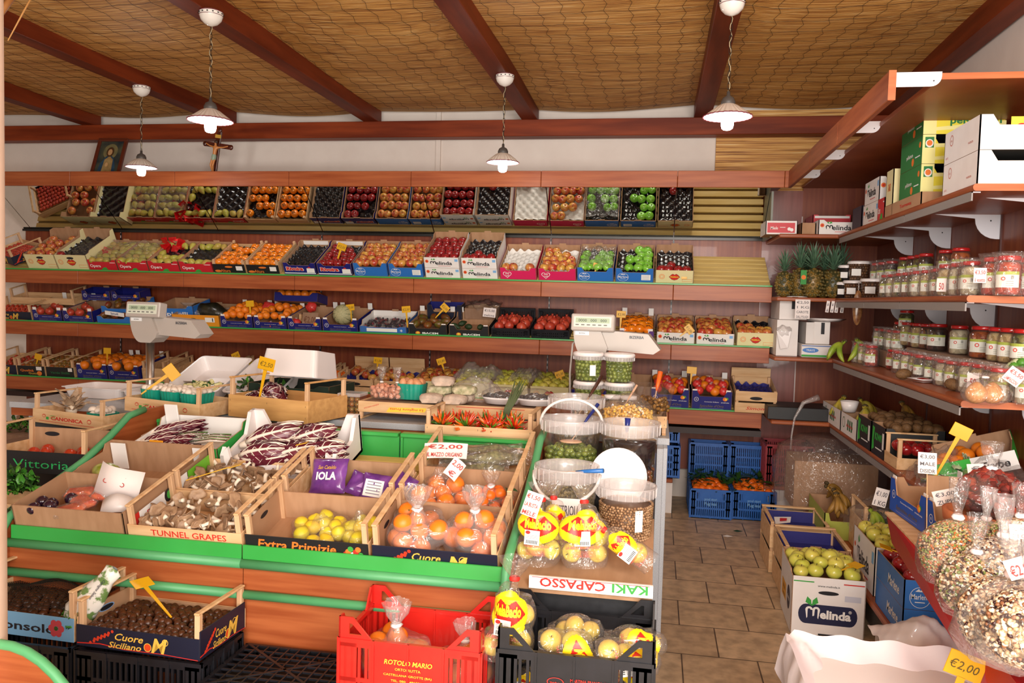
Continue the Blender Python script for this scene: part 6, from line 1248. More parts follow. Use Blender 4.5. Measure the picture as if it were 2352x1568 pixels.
def bucket(x, y, z, r, h, label, fillh, kind, handle=None, lid=False, group=None, taper=.9, clear=TUBC, sticker=None, cname=None, clabel=None):
    t = thing('plastic_bucket' if not lid else 'olive_tub', label, 'bucket' if not lid else 'tub', TR(x, y, z), group)
    rb = r*taper; R1 = lambda q: rb+(r-rb)*q/h
    MB().lathe([(0, .002), (rb-.004, .0), (rb, .006), (R1(h*.78), h*.78)], clear, 40).build('bucket_wall', t)
    mb = MB(); wob = None; mb.lathe([(R1(h*.78), h*.78), (r*1.035, h*.80), (r*1.045, h*.97), (r*1.06, h), (r*1.0, h), (r*.97, h*.9), (R1(h*.78)-.003, h*.79)], TUBF, 40)
    for k in range(28): a = 2*math.pi*k/28; c, s = math.cos(a), math.sin(a); mb.bar((r*1.045*c, r*1.045*s, h*.8), (r*1.055*c, r*1.055*s, h*.97), .0025, .003, TUBF, up=(c, s, 0))
    mb.build('rim_band', t)
    if lid: MB().lathe([(0, h+.006), (r*.8, h+.006), (r*.84, h+.010), (r*1.0, h+.010), (r*1.08, h+.004), (r*1.08, h-.010), (r*1.04, h-.010)], WHITEP, 40).build('lid', t)
    if handle is not None:
        a0, dr = handle; pts = []
        for k in range(17): a = math.pi*k/16; c = math.cos(a); s = math.sin(a); pts.append((r*1.07*c, -s*math.cos(a0)*r*1.35*.9, h*.88+s*math.sin(a0)*r*1.15))
        MB().tube([Vector(p) @ Matrix.Rotation(-dr, 3, 'Z') for p in pts], .0065, mat('white_handle_plastic', '#e8e0dc', rough=.3), 8).build('handle', t)
    rf = R1(fillh)*.965; cm = MB(); rr = random.Random(int(x*1000)+7); M = TR(x, y, z)
    if kind == 'olive' or kind == 'dark':
        ro = .0105 if lid else .0125; ms = OLM if kind == 'olive' else [plain('#5a2c14', .25, coat=.3), plain('#7c4420', .25, coat=.3), plain('#3c1c10', .25, coat=.3)]
        top = fillh*(.45 if kind == 'dark' else 1); nz = max(1, int(top/(ro*1.75)))
        for k in range(nz):
            zz = .012+k*ro*1.75; rk = R1(zz)*.965-ro; nn = int(2*math.pi*rk/(ro*2.05))
            for i in range(nn): a = 2*math.pi*(i+.5*(k % 2))/nn+rr.uniform(-.04, .04); cm.ell((rk*math.cos(a), rk*math.sin(a), zz+rr.uniform(-.003, .003)), (ro, ro, ro*1.2), rr.choice(ms), 8, 6, rot=Matrix.Rotation(rr.uniform(0, 3), 3, 'X') @ Matrix.Rotation(rr.uniform(0, 3), 3, 'Y'))
        for i in range(60): u = math.sqrt(rr.random())*(rf-ro*2); a = rr.uniform(0, 6.28); cm.ell((u*math.cos(a), u*math.sin(a), top-.004), (ro, ro, ro*1.1), rr.choice(ms), 8, 6)
        cm.lathe([(0, .006), (rb*.9, .006), (R1(top)*.9-ro, top-.01), (0, top-.01)], ms[2], 20)
    elif kind == 'grain': cm.lathe([(0, .006), (rb*.965, .006), (rf, fillh), (0, fillh+.004)], mat('capers_in_brine', '#3c3420', '#7c6c44', .4, (110, 110, 110), kind='voro', lo=.2, hi=.9, bump=.6, coat=.4), 40)
    elif kind == 'lupin':
        cm.lathe([(0, .006), (rb*.93, .006), (rf*.965, fillh*.97), (0, fillh)], plain('#6a4a30', .4), 30); ms = [plain('#a88058', .4), plain('#8c6440', .4), plain('#bc946c', .4)]
        for k in range(int(fillh/.0095)):
            zz = .01+k*.0095; rk = R1(zz)*.955; nn = int(2*math.pi*rk/.0115)
            for i in range(nn): a = 2*math.pi*(i+rr.uniform(-.25, .25)+.5*(k % 2))/nn; cm.ell((rk*math.cos(a), rk*math.sin(a), zz+rr.uniform(-.002, .002)), (.006, .006, .005), rr.choice(ms), 6, 4)
    if kind: tag(cm.build(cname, None, M), clabel, 'olives' if kind == 'olive' else 'pickles', None, 'stuff')
    if kind == 'dark': tag(MB().lathe([(0, .007), (rb*.87, .007), (R1(top)*.88, top), (R1(top+.012)*.955, top+.004), (R1(fillh)*.955, fillh), (0, fillh)], mat('dark_brine', '#180a08', rough=.15, coat=.5), 30).build('brine', None, M), 'dark brine filling the bucket of brown olives', 'brine', None, 'stuff')
    if kind == 'olive' and not lid: pass
    if sticker: q = MB(); a = sticker; q.T = Matrix.Rotation(R(a), 4, 'Z') @ Matrix.Translation((0, -R1(h*.4)-.001, 0)); q.rect(-.016, .016, h*.22, h*.62, WT); q.build('sticker', t)
    return t
bucket(-.09, 3.13, .685, .110, .205, 'open bucket of small tan lupins at the front right', .135, 'lupin', None, cname='lupins', clabel='small tan lupin seeds in the front right bucket', sticker=30)
bucket(-.325, 3.13, .69, .122, .262, 'open bucket of capers with a hanging handle at the front left', .203, 'grain', (-.75, 0), cname='capers', clabel='brown capers in the front left bucket')
bucket(-.35, 3.50, .82, .127, .265, 'open bucket half full of green olives with a raised handle', .135, 'olive', (1.0, .1), cname='green_olives', clabel='green olives in the half full bucket with a raised handle')
bucket(-.095, 3.50, .82, .124, .262, 'open bucket of brown olives in dark brine', .185, 'dark', None, cname='brown_olives', clabel='brown olives under dark brine')
bucket(-.36, 3.80, .905, .128, .24, 'empty-looking translucent bucket behind the green olive bucket', .08, 'grain', None, cname='pickle_rest', clabel='remnant in the rear translucent bucket')
t = thing('bucket_lid', 'white round bucket lid standing on edge behind the lupin bucket', 'lid', TR(-.16, 3.285, .885, rx=78)); MB().lathe([(0, 0), (.10, 0), (.112, .004), (.115, .010), (.117, .0), (.11, -.008), (0, -.004)], WHITEP, 40, c=(.03, 0, 0)).build('lid', t)
for k, (x, lb) in enumerate(((-.335, 'left'), (-.175, 'right'))):
    for j in range(2): bucket(x-.005*j, 4.17, 1.036+.149*j, .074, .138, '%s %s white-lidded tub of green olives' % (('lower', 'upper')[j], lb), .122, 'olive', None, lid=True, taper=.88, cname='green_olives', clabel='green olives in the %s %s white-lidded tub' % (('lower', 'upper')[j], lb), sticker=25 if (j and not k) else None)
for k, x in enumerate((-.33, -.20, -.12)):
    t = thing('pickle_jar', ('left small white-lidded jar of mixed pickles', 'middle small white-lidded jar of mixed pickles', 'right small white-lidded jar of mixed pickles')[k]+' before the olive tubs', 'jar', TR(x, 3.99, 1.036 if k else 1.0)); z0 = 0 if k else .0
    MB().lathe([(0, 0), (.04, 0), (.044, .01), (.044, .075), (.036, .085)], GLASSF, 24).build('glass', t); MB().lathe([(.038, .083), (.04, .083), (.04, .1), (0, .101)], WHITEP, 24).build('lid', t)
    MB().lathe([(0, .003), (.04, .004), (.041, .07), (0, .07)], mat('mixed_pickle', '#6a3c1c', '#b08c3c', .4, (90, 90, 90), kind='voro', bump=.4), 20).build('contents', t)
# bag of yellow lupins, brown olive bowl and scoops
YBL = [plain('#e8b43c', .35, coat=.2), plain('#e0a42c', .35, coat=.2), plain('#f0c45c', .35, coat=.2)]
BLM = TR(-.115, 3.84, .93); MB().box(-.22, .0, -.1, .1, 0, .10, KRAFTD)
scatter_beans('yellow_lupins', 'yellow lupin beans in the open clear bag', BLM, lambda rr: (lambda a, u: (u*math.cos(a)*.115, u*math.sin(a)*.085, .10+.055*rr.random()+.03*(1-u)))(rr.uniform(0, 6.28), math.sqrt(rr.random())), 420, YBL, (.009, .012), core=lambda mb: mb.lathe([(0, 0), (.10, 0), (.115, .06), (.11, .12), (0, .14)], YBL[0], 20, sy=.75))
bag('open_bag', 'open clear bag of yellow lupin beans', BLM, .128, .27, BAGF, .1, open_=True, sy=.75, seed=31, crump=.05)
BRM = TR(.0, 4.06, 1.037); t = thing('clear_bowl', 'clear wide bowl of brown olives at the counter end', 'bowl', BRM); MB().lathe([(0, 0), (.05, 0), (.085, .05), (.105, .15), (.11, .152)], TUBC, 36).build('bowl', t)
scatter_beans('brown_olives', 'glossy brown olives in the clear bowl', BRM, lambda rr: (lambda a, u: (u*math.cos(a)*.075, u*math.sin(a)*.075, .02+.07*rr.random()))(rr.uniform(0, 6.28), math.sqrt(rr.random())), 120, [plain('#6a4418', .25), plain('#8c6024', .25)], (.012, .016))
def scoop(a, b_, m, label, r=.006, ladle=None):
    a = Vector(a); b_ = Vector(b_); t = thing('serving_spoon', label, 'spoon', Matrix.Translation(a)); d = b_-a; n = d.normalized()
    MB().tube([d*.45, d*.6, d], [r*.5, r*1.1, r*1.5], m, 10).build('grip', t); MB().tube([(0, 0, 0), d*.5], r*.4, plain('#c8a488', .5), 8).build('shaft', t)
    if ladle: q = MB(); q.ell((0, 0, 0), (ladle, ladle*.8, ladle*.14), plain('#d8a884', .4), 18, 8); q.build('spoon_bowl', t)
DB = plain('#24307c', .3); LB2 = plain('#2c6cb4', .3)
scoop((-.35, 3.50, .98), (-.245, 3.62, 1.135), DB, 'skimmer with a dark blue grip in the green olive bucket', ladle=.05)
scoop((-.11, 3.46, .99), (-.105, 3.47, 1.10), DB, 'spoon with a dark blue grip in the brown olive bucket', .009)
scoop((-.37, 3.08, .93), (-.175, 3.0, .965), LB2, 'black and light blue spoon resting across the caper bucket', .006)
scoop((-.345, 3.76, 1.06), (-.255, 3.95, 1.23), plain('#4a2818', .4), 'spoon with a dark wooden grip in the rear bucket', .007)
scoop((-.16, 3.84, 1.06), (-.08, 3.90, 1.20), plain('#d8a888', .5), 'pale wooden spoon in the bag of yellow lupins', .004)
scoop((.0, 4.06, 1.08), (.03, 4.12, 1.25), plain('#e8641c', .4), 'spoon with a bright orange grip in the brown olive bowl', .009)
pcard(TR(-.31, 2.995, .775, rz=3, rx=-6), .11, .075, ['CETRIOLI'], 'white handwritten card hanging before the caper bucket', ink=plain('#3c3438'))
# --- printed net bags of golden apples
PRY = plain('#f4d01c', .35); PRR = plain('#d0281c', .35)
def applebag(M, label, seed, n=9, L0=.26, W0=.15, r=.036, prt=True, knot=True):
    rr = random.Random(seed); pts = []; tries = 0; zt = L0*(.78 if knot else .95)
    while len(pts) < n*1.5 and tries < 4000:
        tries += 1; zq = r+rr.uniform(0, zt-2.3*r); fr = min(1, max(.0, (zt-zq-r*.5)/(zt*.34)))*.5; p = Vector((rr.uniform(-1, 1)*max(.001, W0*(fr)-r*.9), rr.uniform(-.022, .03)*min(1, fr*2.2), zq))
        if all((p-o).length > r*1.72 for o in pts): pts.append(p)
    for p in pts: put('apple_gold', M @ Matrix.Translation(p) @ Matrix.Rotation(rr.uniform(0, 6.28), 4, 'Z') @ Matrix.Rotation(rr.uniform(0, 2.5), 4, 'X') @ Matrix.Scale(r, 4), 'golden apple in the '+label, 'golden apples in the '+label)
    t = thing('apple_bag', label, 'bag', M); tf = tightf([(tuple(p), r) for p in pts], W0/2, zt); n2, k1 = 150, 84
    def S(a, z, o=0):
        c = W0*.07+(zt-z)*1.9; q = tf(a, z); q = min(max(q, W0*.30 if z < zt*.8 else 0, W0*.06), max(c, W0*.065))+o; return (q*math.cos(a), q*math.sin(a), z)
    G = [S(2*math.pi*j/n2, zt*k/k1) for k in range(k1+1) for j in range(n2)]; Fc = [(k*n2+j, k*n2+(j+1) % n2, (k+1)*n2+(j+1) % n2, (k+1)*n2+j) for k in range(k1) for j in range(n2)]
    mb = MB(); mb.add(G, Fc, BAGF, True)
    if knot: mb.lathe([(W0*.065, zt), (W0*.06, zt+.006), (W0*.15, zt+(L0-zt)*.4), (W0*.24, zt+(L0-zt)*.8), (W0*.26, L0)], BAGF, 30, wob=lambda a, z: 1+.12*math.sin(5*a+z*50))
    mb.build('bag_film', t)
    if knot: MB().lathe([(W0*.08, zt-.004), (W0*.095, zt+.003), (W0*.08, zt+.010)], RD, 14).build('red_tie', t)
    if prt:
        zc = zt*.62; rx, rz_ = W0*.56, zt*.27; q = MB()
        def uv(i): v = G[i]; a = math.atan2(v[1], v[0])+math.pi/2; a = (a+math.pi) % (2*math.pi)-math.pi; return a*W0*.46, v[2]-zc
        def lipin(x, z):
            x = abs(x)/(rx*.86); z = z/(rz_*.62)
            if x > 1: return False
            up = (.55+.45*math.sin(min(1, x*2.2)*1.57)) if x < .45 else 1-(x-.45)/.55
            dn = .95*(1-x**1.6)
            return -dn < z < up
        for m_, o_, fn in ((PRY, .0007, lambda x, z: (x/rx)**2+(z/rz_)**2 < 1 and not lipin(x, z)), (PRR, .0008, lambda x, z: lipin(x, z))):
            ids = [f for f in Fc if fn(sum(uv(i)[0] for i in f)/4, sum(uv(i)[1] for i in f)/4)]
            if ids:
                mp = {}; V = []
                for f in ids:
                    for i in f:
                        if i not in mp: mp[i] = len(V); v = Vector(G[i]); d = Vector((v.x, v.y, 0)).normalized(); V.append(v+d*o_)
                q.add(V, [tuple(mp[i] for i in f) for f in ids], m_, True)
        def wrap(s_, width, z0, m_, bold, hs=1.2, o=.0035):
            vs, fs = text2d(s_, bold); Wt = max(v[0] for v in vs)-min(v[0] for v in vs); sz = width/Wt
            q.add([S(-math.pi/2+(a_*sz)/(W0*.46), z0+b_*sz*hs, o) for a_, b_ in vs], fs, m_)
        wrap('MelaBacio', W0*.66, zc-.006, PRY, .05, 1.5, .006)
        PKT = plain('#cc6a60', .5)
        wrap('LA MELA BACIATA DAL SOLE', W0*.8, zc-rz_*1.18, PKT, .03)
        for j in range(3): wrap(('PRODOTTO E CONFEZIONATO', 'VALLE SANTA MARIA', 'www.melabacio.it')[j], W0*.55, zc-rz_*1.4-j*.008, PKT, .0)
        q.build('printed_lettering', t)
        if seed != 4:
            s = MB(); v = S(-math.pi/2-.2, zt*.34, .006); s.T = TR(v[0], v[1], v[2], rz=-8, rx=-4); s.box(-.028, .028, 0, .0012, 0, .05, WT); s.disc(-.016, .042, .009, .006, RD); [s.rect(-.02+.0055*i, -.0175+.0055*i, .004, .016, BK) for i in range(8)]; [s.rect(-.022, .022, .022+.005*i, .0235+.005*i, plain('#9a9494')) for i in range(3)]; s.build('price_sticker', t)
    return t
applebag(TR(-.385, 2.80, .655, rz=-4, rx=-8), 'left bag of golden apples under the pink price card', 1, 11, .29, .185)
applebag(TR(-.21, 2.81, .655, rz=6, rx=-14, ry=-4), 'middle bag of golden apples with a clear knot on top', 2, 11, .29, .18)
applebag(TR(.015, 2.77, .70, rz=4, rx=-6, ry=-58), 'right bag of golden apples lying on its side', 3, 8, .25, .14)
applebag(TR(-.345, 2.90, .66, rz=20, rx=-2), 'rear bag of golden apples half hidden by the left one', 4, 7, .27, .15)
applebag(TR(-.42, 2.47, .455, rz=-8, rx=-6), 'nearest bag of golden apples standing in the black crate corner', 5, 12, .32, .195)
pcard(TR(-.415, 2.735, .845, rz=-8, rx=-16, ry=14), .06, .085, ['€1,50', 'LA BUSTA', 'MELE'], 'pink-white price card on the left bag of golden apples', curl=.008)
BC = TR(-.205, 2.36, .30); plcrate('black_crate', 'black plastic crate of bagged golden apples in the foreground', BC, .47, .34, .235, BLACKP, hc=.30, nx=10, rows=2, prm=1, pr=lambda m, w, h: (m.text('MARTINA FRANCA (TA)', .014, RD, .05, h*.66, -.003, width=.12), m.text('TEL./FAX 080.4400549', .014, RD, .05, h*.56, -.003, width=.12), m.ring(-.055, h*.64, .026, .014, .12, RD, -.003), m.text('MelaBacio', .008, RD, -.055, h*.62, -.003)))
for k, (x, y, z, rz, ry) in enumerate(((.02, .22, .15, 5, 84), (.21, .22, .15, -4, 80), (.01, .08, .15, 4, 84), (.19, .08, .15, 4, 82))):
    applebag(BC @ TR(x-.125, y, z+.03, rz=rz, ry=ry), ('rear', 'right rear', 'front', 'right front')[k]+' bag of golden apples lying in the black crate', 40+k, 8, .205, .17, prt=k > 0, knot=False)
for k in range(3): applebag(BC @ TR(-.15+.13*k, .10, .01, rz=2), ('left', 'middle', 'right')[k]+' lower bag of golden apples seen through the black crate slots', 50+k, 4, .14, .12, knot=False)
plcrate('black_crate', 'upturned black crate under the crate of golden apples', TR(-.205, 2.36, .0), .47, .34, .298, BLACKP, nx=10, rows=3)
RC = TR(-.735, 2.40, .235, rz=-1); plcrate('red_crate', 'bright red plastic crate of bagged oranges in the foreground', RC, .47, .30, .262, REDP, hc=.33, nx=10, rows=2, prm=1, pr=lambda m, w, h: (m.text('ROTOLO MARIO', .022, YL, .0, h*.74, -.003, width=.16, bold=.02, shear=.2), m.text('ORTOFRUTTA', .012, YL, .0, h*.67, -.003, width=.085), m.text('CASTELLANA GROTTE (BA)', .01, YL, .0, h*.6, -.003, width=.16), m.text('TEL. 080 - 4965906', .01, YL, .0, h*.53, -.003, width=.11)))
bagfruit(RC @ TR(-.09, .14, .10), 'orange', .036, 15, .115, 'orange in the left knotted bag of the red crate', 'knotted milky bag of oranges at the left of the red crate', 61, h=.24, film_m=BAGM)
bagfruit(RC @ TR(.15, .14, .10), 'orange', .036, 10, .09, 'orange in the right knotted bag of the red crate', 'knotted bag of oranges at the right of the red crate', 62, h=.20, film_m=BAGM)
plcrate('black_crate', 'black crate underneath the red crate', TR(-.735, 2.40, 0), .46, .29, .232, BLACKP, nx=10, rows=3)
# --- left foreground
for k, (x, lb, nx_) in enumerate(((-2.20, 'black crate under the blue-fronted chestnut crate', 10), (-1.70, 'black crate under the chestnut crate', 10))): plcrate('black_crate', lb, TR(x, 2.42, .0), .48, .27, .345, BLACKP, nx=nx_, rows=4)
FB = TR(-1.215, 2.36, 0); plcrate('black_crate', 'upside-down black crate between the chestnut crate and the red crate', FB, .46, .34, .30, BLACKP, nx=10, rows=3)
mb = MB(); 
for i in range(12): x = -.22+i*.04; mb.box(x, x+.006, .01, .33, .296, .304, BLACKP)
for j in range(9): y = .012+j*.039; mb.box(-.225, .225, y, y+.006, .2965, .3035, BLACKP)
mb.bar((-.22, .01, .303), (.22, .33, .303), .01, .004, BLACKP); mb.bar((-.22, .33, .303), (.22, .01, .303), .01, .004, BLACKP)
tag(mb.build('crate_grid', None, FB), 'lattice base of the upside-down black crate, facing up', 'crate base'); tag(MB().box(-.21, .21, .02, .31, .27, .275, plain('#0c0c10', .6)).build('dark_sheet', None, FB), 'dark sheet inside the upside-down black crate', 'sheet')
C1 = TR(-1.71, 2.43, .352, rz=-2); woodcrate('chestnut_crate', 'navy-fronted crate of chestnuts in the left foreground', C1, .48, .29, .075, .155, DNAVY, P_cuore, panel=True, sideb=.10, liner=KRAFT)
t = thing('inner_liner', 'brown card liner with a hand hole inside the chestnut crate', 'liner', C1); MB().box(-.236, -.231, .005, .285, .01, .115, KRAFT).build('card_liner', t); MB().box(-.23, .23, .279, .284, .01, .075, KRAFT).build('card_liner', t); mm = MB(); mm.T = Matrix.Translation((-.2305, .14, 0)) @ Matrix.Rotation(math.pi/2, 4, 'Z'); mm.disc(0, .085, .04, .012, plain('#7fa4d4', .5), -.0006); mm.disc(0, .085, .034, .009, BK, -.0012); mm.build('hand_hole', t)
fill(C1, .43, .26, .045, 'chestnut', .0175, 'glossy brown chestnut in the navy-fronted crate', 'chestnuts in the navy-fronted crate', 15, 10, jit=.45, tilt=90, pile=.02)
def heap(M, label): tag(MB().add([((i/12-.5)*.45, .015+.26*j/8, .047+.02*math.sin(math.pi*i/12)*math.sin(math.pi*j/8)+.004*math.sin(i*5+j*3)) for j in range(9) for i in range(13)], [(j*13+i, j*13+i+1, (j+1)*13+i+1, (j+1)*13+i) for j in range(8) for i in range(12)], mat('chestnut_bulk', '#1e0e06', '#3a1c0c', .4, (60, 60, 60), kind='voro', bump=1), True).build('chestnut_heap', None, M), label, 'chestnuts', None, 'stuff')
heap(C1, 'bulk of chestnuts below the top layer in the navy-fronted crate')
ptag(C1 @ Vector((.07, .09, .10)), '', 'yellow price tag lying on the chestnuts', rz=62, lean=-70, ln=.19)
C0 = TR(-2.22, 2.46, .352, rz=-2); woodcrate('chestnut_crate', 'light blue-fronted crate of netted chestnuts at the left edge', C0, .50, .29, .085, .175, LB, P_text('Consolo', BK, .5, .28, .55, .08, extra=lambda m, w, h: ([m.disc(w*.36+.02*math.cos(k*1.05), h*.52+.02*math.sin(k*1.05), .0125, .0125, plain('#b03a44'), -.001-.0001*k) for k in range(6)], m.disc(w*.36, h*.52, .008, .008, LEAF, -.002))), liner=KRAFT, sideb=.1)
fill(C0, .44, .26, .045, 'chestnut', .0175, 'chestnut under the dark net at the left edge', 'netted chestnuts at the left edge', 15, 10, jit=.45, tilt=90, pile=.02); heap(C0, 'bulk of netted chestnuts at the left edge')
NETM = mat('dark_net', '#141010', rough=.6); mb = MB()
def nh(u, v): return .095+.05*math.sin(math.pi*u)*math.sin(math.pi*min(1, v*1.1))+.012*math.sin(9*u+4*v)
for i in range(44): u = i/43; mb.tube([((u-.5)*.43+.006*math.sin(j), .02+.25*j/14, nh(u, j/14)) for j in range(15)], .0009, NETM, 3, False)
for j in range(28): v = j/27; mb.tube([((i/18-.5)*.43, .02+.25*v, nh(i/18, v)) for i in range(19)], .0009, NETM, 3, False)
tag(mb.build('chestnut_net', None, C0), 'dark brown net draped over the chestnuts at the left edge', 'net')
LKM = mat('celery_bag_print', '#e8e4dc', '#6c8a4c', .3, (22, 22, 22), lo=.5, hi=.56, coat=.4, bump=.2)
t = thing('vegetable_bag', 'white printed vegetable bag leaning over the side of the chestnut crates', 'bag', TR(-1.985, 2.50, .44, rz=8, ry=38)); MB().lathe([(0, -.08), (.03, -.07), (.055, .0), (.05, .08), (.028, .16), (.03, .20), (.012, .21)], LKM, 20, sy=.6, wob=lambda a, z: 1+.08*math.sin(4*a+40*z)).build('bag_body', t); q = MB(); q.T = TR(0, -.03, .13, ry=90); q.text('Castagne Select', .014, plain('#28304c'), 0, .0, -.004, shear=.3); q.build('lettering', t)
mb = MB(); rr = random.Random(2)
for k in range(26): mb.T = TR(-.03+.08*rr.random(), -.02+.05*rr.random(), -.06, rz=rr.uniform(0, 360), ry=rr.uniform(-40, 20)); leafm(mb, .05, .02, .004, LEAFL, rib=False)
tag(mb.build('herb_sprigs', None, TR(-2.03, 2.50, .47)), 'green sprigs sticking out of the printed vegetable bag', 'herbs', None, 'stuff')
# near display side at the lower left
o = [(0, .60), (.04, .598), (.085, .587), (.13, .565), (.17, .535), (.20, .505), (.24, .45), (.27, .38), (.27, 0), (-.3, 0), (-.3, .60)]
t = thing('near_display_end', 'curved cherry end panel with a green edge at the bottom left corner', 'panel', TR(-1.765, 1.9, 0)); mb = MB(); mb.prism(o[::-1], .02, CHERRY); mb.build('end_panel', t); MB().tube([(x, .01, z) for x, z in [(-.3, .60)]+o[:9]], .014, GREENR, 10).build('edge_tube', t)
# --- far left beyond the stand: greens, Vittoria crate
LS = thing('side_ramp', 'low cherry ramp with crates left of the display stand', 'stand', TR(0, 0, 0)); MB().box(-3.6, -2.52, 3.1, 3.12, .0, .60, CHERRY).build('front_panel', LS); MB().box(-3.6, -2.52, 3.12, 3.75, .56, .60, plain('#5a3424', .6)).build('deck', LS); MB().box(-3.6, -2.52, 3.42, 3.75, .60, .74, plain('#3a2c24', .6)).build('deck_step', LS)
V_ = TR(-2.76, 3.19, .745-.0, rz=2); woodcrate('tomato_crate', 'black-fronted crate lettered Vittoria at the left edge', V_, .50, .29, .10, .20, BLK, P_text('Vittoria', plain('#2cac5c'), .56, .25, .56, .06, bold=-.005, extra=lambda m, w, h: (m.ring(-w*.34, h*.4, .02, .024, .12, RD), m.ring(-w*.34, h*.6, .012, .024, .2, GR))), liner=KRAFT)
MB_ = thing('inner_liner', 'tall brown card liner with a hand hole inside the Vittoria crate', 'liner', V_); MB().box(-.245, .245, .28, .285, .01, .16, KRAFT).build('card_liner', MB_); q = MB(); q.T = TR(0, .279, 0); q.disc(-.13, .13, .04, .011, BK, -.0008); q.build('hand_hole', MB_)
fill(V_, .44, .26, .03, 'tomato', .03, 'orange-red tomato in the black-fronted Vittoria crate', 'tomatoes in the Vittoria crate', 7, 4, mask=['', '', ' ## ###', ' #  # #'])
def herbs(name, label, M, n, R0, H0, seed, mats_=(LEAFL, LEAF), L1=.05):
    rr = random.Random(seed); mb = MB()
    for k in range(n):
        a = rr.uniform(0, 6.28); u = math.sqrt(rr.random())*R0; mb.T = TR(u*math.cos(a), u*math.sin(a)*.7, H0*rr.random()*(1-.5*u/R0), rz=rr.uniform(0, 360), ry=rr.uniform(-70, 30)); leafm(mb, L1*rr.uniform(.7, 1.2), L1*.5, L1*.12, rr.choice(mats_), rib=False)
    mb.T = Matrix()
    for k in range(12): a = rr.uniform(0, 6.28); mb.tube([(0, 0, 0), (R0*.7*math.cos(a), R0*.5*math.sin(a), H0*.7)], .002, LEAFL, 4)
    return tag(mb.build(name, None, M), label, 'greens', None, 'stuff')
p = PY(38, 1105, 3.0); herbs('parsley_bunch', 'bushy green parsley bunch at the left edge below the Vittoria crate', TR(p.x, 3.0, p.z-.05), 130, .09, .10, 5)
p = PY(40, 1130, 2.98); woodcrate('wooden_crate', 'pale wooden crate at the left edge under the parsley', TR(p.x-.05, 2.88, .60), .42, .21, .09, .12)
p = PY(10, 1180, 2.8); herbs('chard_bunch', 'dull green leafy bunch low at the left edge', TR(p.x-.02, 2.80, p.z-.08), 90, .09, .1, 15, (LEAF, plain('#8c9c78', .6))); MB().box(-3.0, -2.5, 2.76, 2.86, 0, .56, plain('#3a2a22', .6)).build('plinth', LS)
p = PY(110, 990, 3.8)
for k, (px, py, Y, n) in enumerate(((115, 995, 4.5, 60), (45, 975, 5.0, 60), (130, 940, 5.9, 50))):
    p = PY(px, py, Y); herbs('leafy_greens', ('dark leafy greens in the gap above the Vittoria crate', 'pale leek greens at the left edge', 'green herbs on the low shelf far left')[k], TR(p.x, Y, p.z-.04), n, .13, .10, 25+k)
    tag(MB().box(-.25, .25, -.15, .15, -.12, -.005, KRAFTD).build('greens_box', None, TR(p.x, Y, p.z-.04)), ('dull box holding the dark leafy greens', 'dull box holding the pale leek greens', 'box of green herbs on the low shelf')[k], 'box')
for k, x in enumerate((-4.7, -4.3, -3.9)): woodcrate('wooden_crate', ('left', 'middle', 'right')[k]+' wooden crate on the ledge at the far left', TR(x, 6.22, .263), .38, .3, .12, .17)
for k, x in enumerate((-2.1, -1.65, -1.2, -.75)): plcrate('plastic_crate', ('first', 'second', 'third', 'fourth')[k]+' dark crate on the ledge behind the counter', TR(x, 6.22, .263), .4, .3, .15, BLACKP if k % 2 else BLUEP)
# ================================================================= GOODS ON THE RIGHT SHELVES
LIDR = mat('red_jar_lid', '#b01c1c', rough=.25, coat=.6); LABW = mat('jar_label_paper', '#e8e8dc', rough=.6); LABG = mat('label_green_band', '#a8b44c', rough=.6)
JC = dict(brown=('#3c2416', '#7a4a28'), beige=('#9c8458', '#c4ac7c'), dark=('#1c140e', '#3c2418'), red=('#8c1c10', '#c03c20'), green=('#3a3c1c', '#6a6c34'), orange=('#7c3410', '#a8541c'), pale=('#a89c80', '#ccc0a0'))
def jarproto(col, r, h, wrap):
    j = bpy.data.objects.new('jar', None); SC.collection.objects.link(j)
    def K(mb, n): o = mb.build(n, j); kid(j, o); return o
    K(MB().lathe([(0, 0), (r*.86, 0), (r, h*.07), (r, h*.76), (r*.82, h*.87), (r*.80, h*.9)], GLASSF, 22), 'glass'); K(MB().lathe([(r*.84, h*.885), (r*.86, h*.89), (r*.86, h*.985), (r*.8, h), (0, h*.995)], LIDR, 22), 'jar_lid')
    a, b_ = JC[col]; K(MB().lathe([(0, .004), (r*.82, .004), (r*.93, h*.08), (r*.93, h*.75), (r*.7, h*.84), (0, h*.84)], mat('preserve_'+col, a, b_, .3, (55, 55, 55), kind='voro', bump=.5, coat=.5), 20), 'contents')
    lb = MB(); n = 10
    for z0, z1, m in ((.2, .52, LABW), (.52, .6, LABG)):
        V = [(r*1.012*math.sin(q), -r*1.012*math.cos(q), z) for q in [-.95+1.9*i/n for i in range(n+1)] for z in (z0*h, z1*h)]; lb.add(V, [(2*i, 2*i+2, 2*i+3, 2*i+1) for i in range(n)], m)
    lb.T = TR(0, -r*1.016, 0); lb.ring(-r*.25, h*.42, r*.16, r*.16, .4, RD, 0, 12); [lb.rect(-r*.05+0, r*.5, h*(.25+.05*i), h*(.26+.05*i), plain('#8a8a70'), .0) for i in range(3)]; [lb.rect(r*.3+.002*i, r*.3+.0008+.002*i, h*.4, h*.5, BK, 0.001) for i in range(5)]
    K(lb, 'jar_label')
    if wrap:
        rr = random.Random(int(r*1e5)+len(col)); ph = rr.uniform(0, 6); K(MB().lathe([(r*1.1, 0), (r*1.16, h*.3), (r*1.12, h*.6), (r*1.05, h*.85), (r*1.12, h*1.02), (r*1.25, h*1.1)], WRAPF, 26, wob=lambda a, z: 1+.05*math.sin(4*a+ph+z*60)+.03*math.sin(9*a+z*110)), 'wrap_film')
    return j
JP = {}; JN = [0]
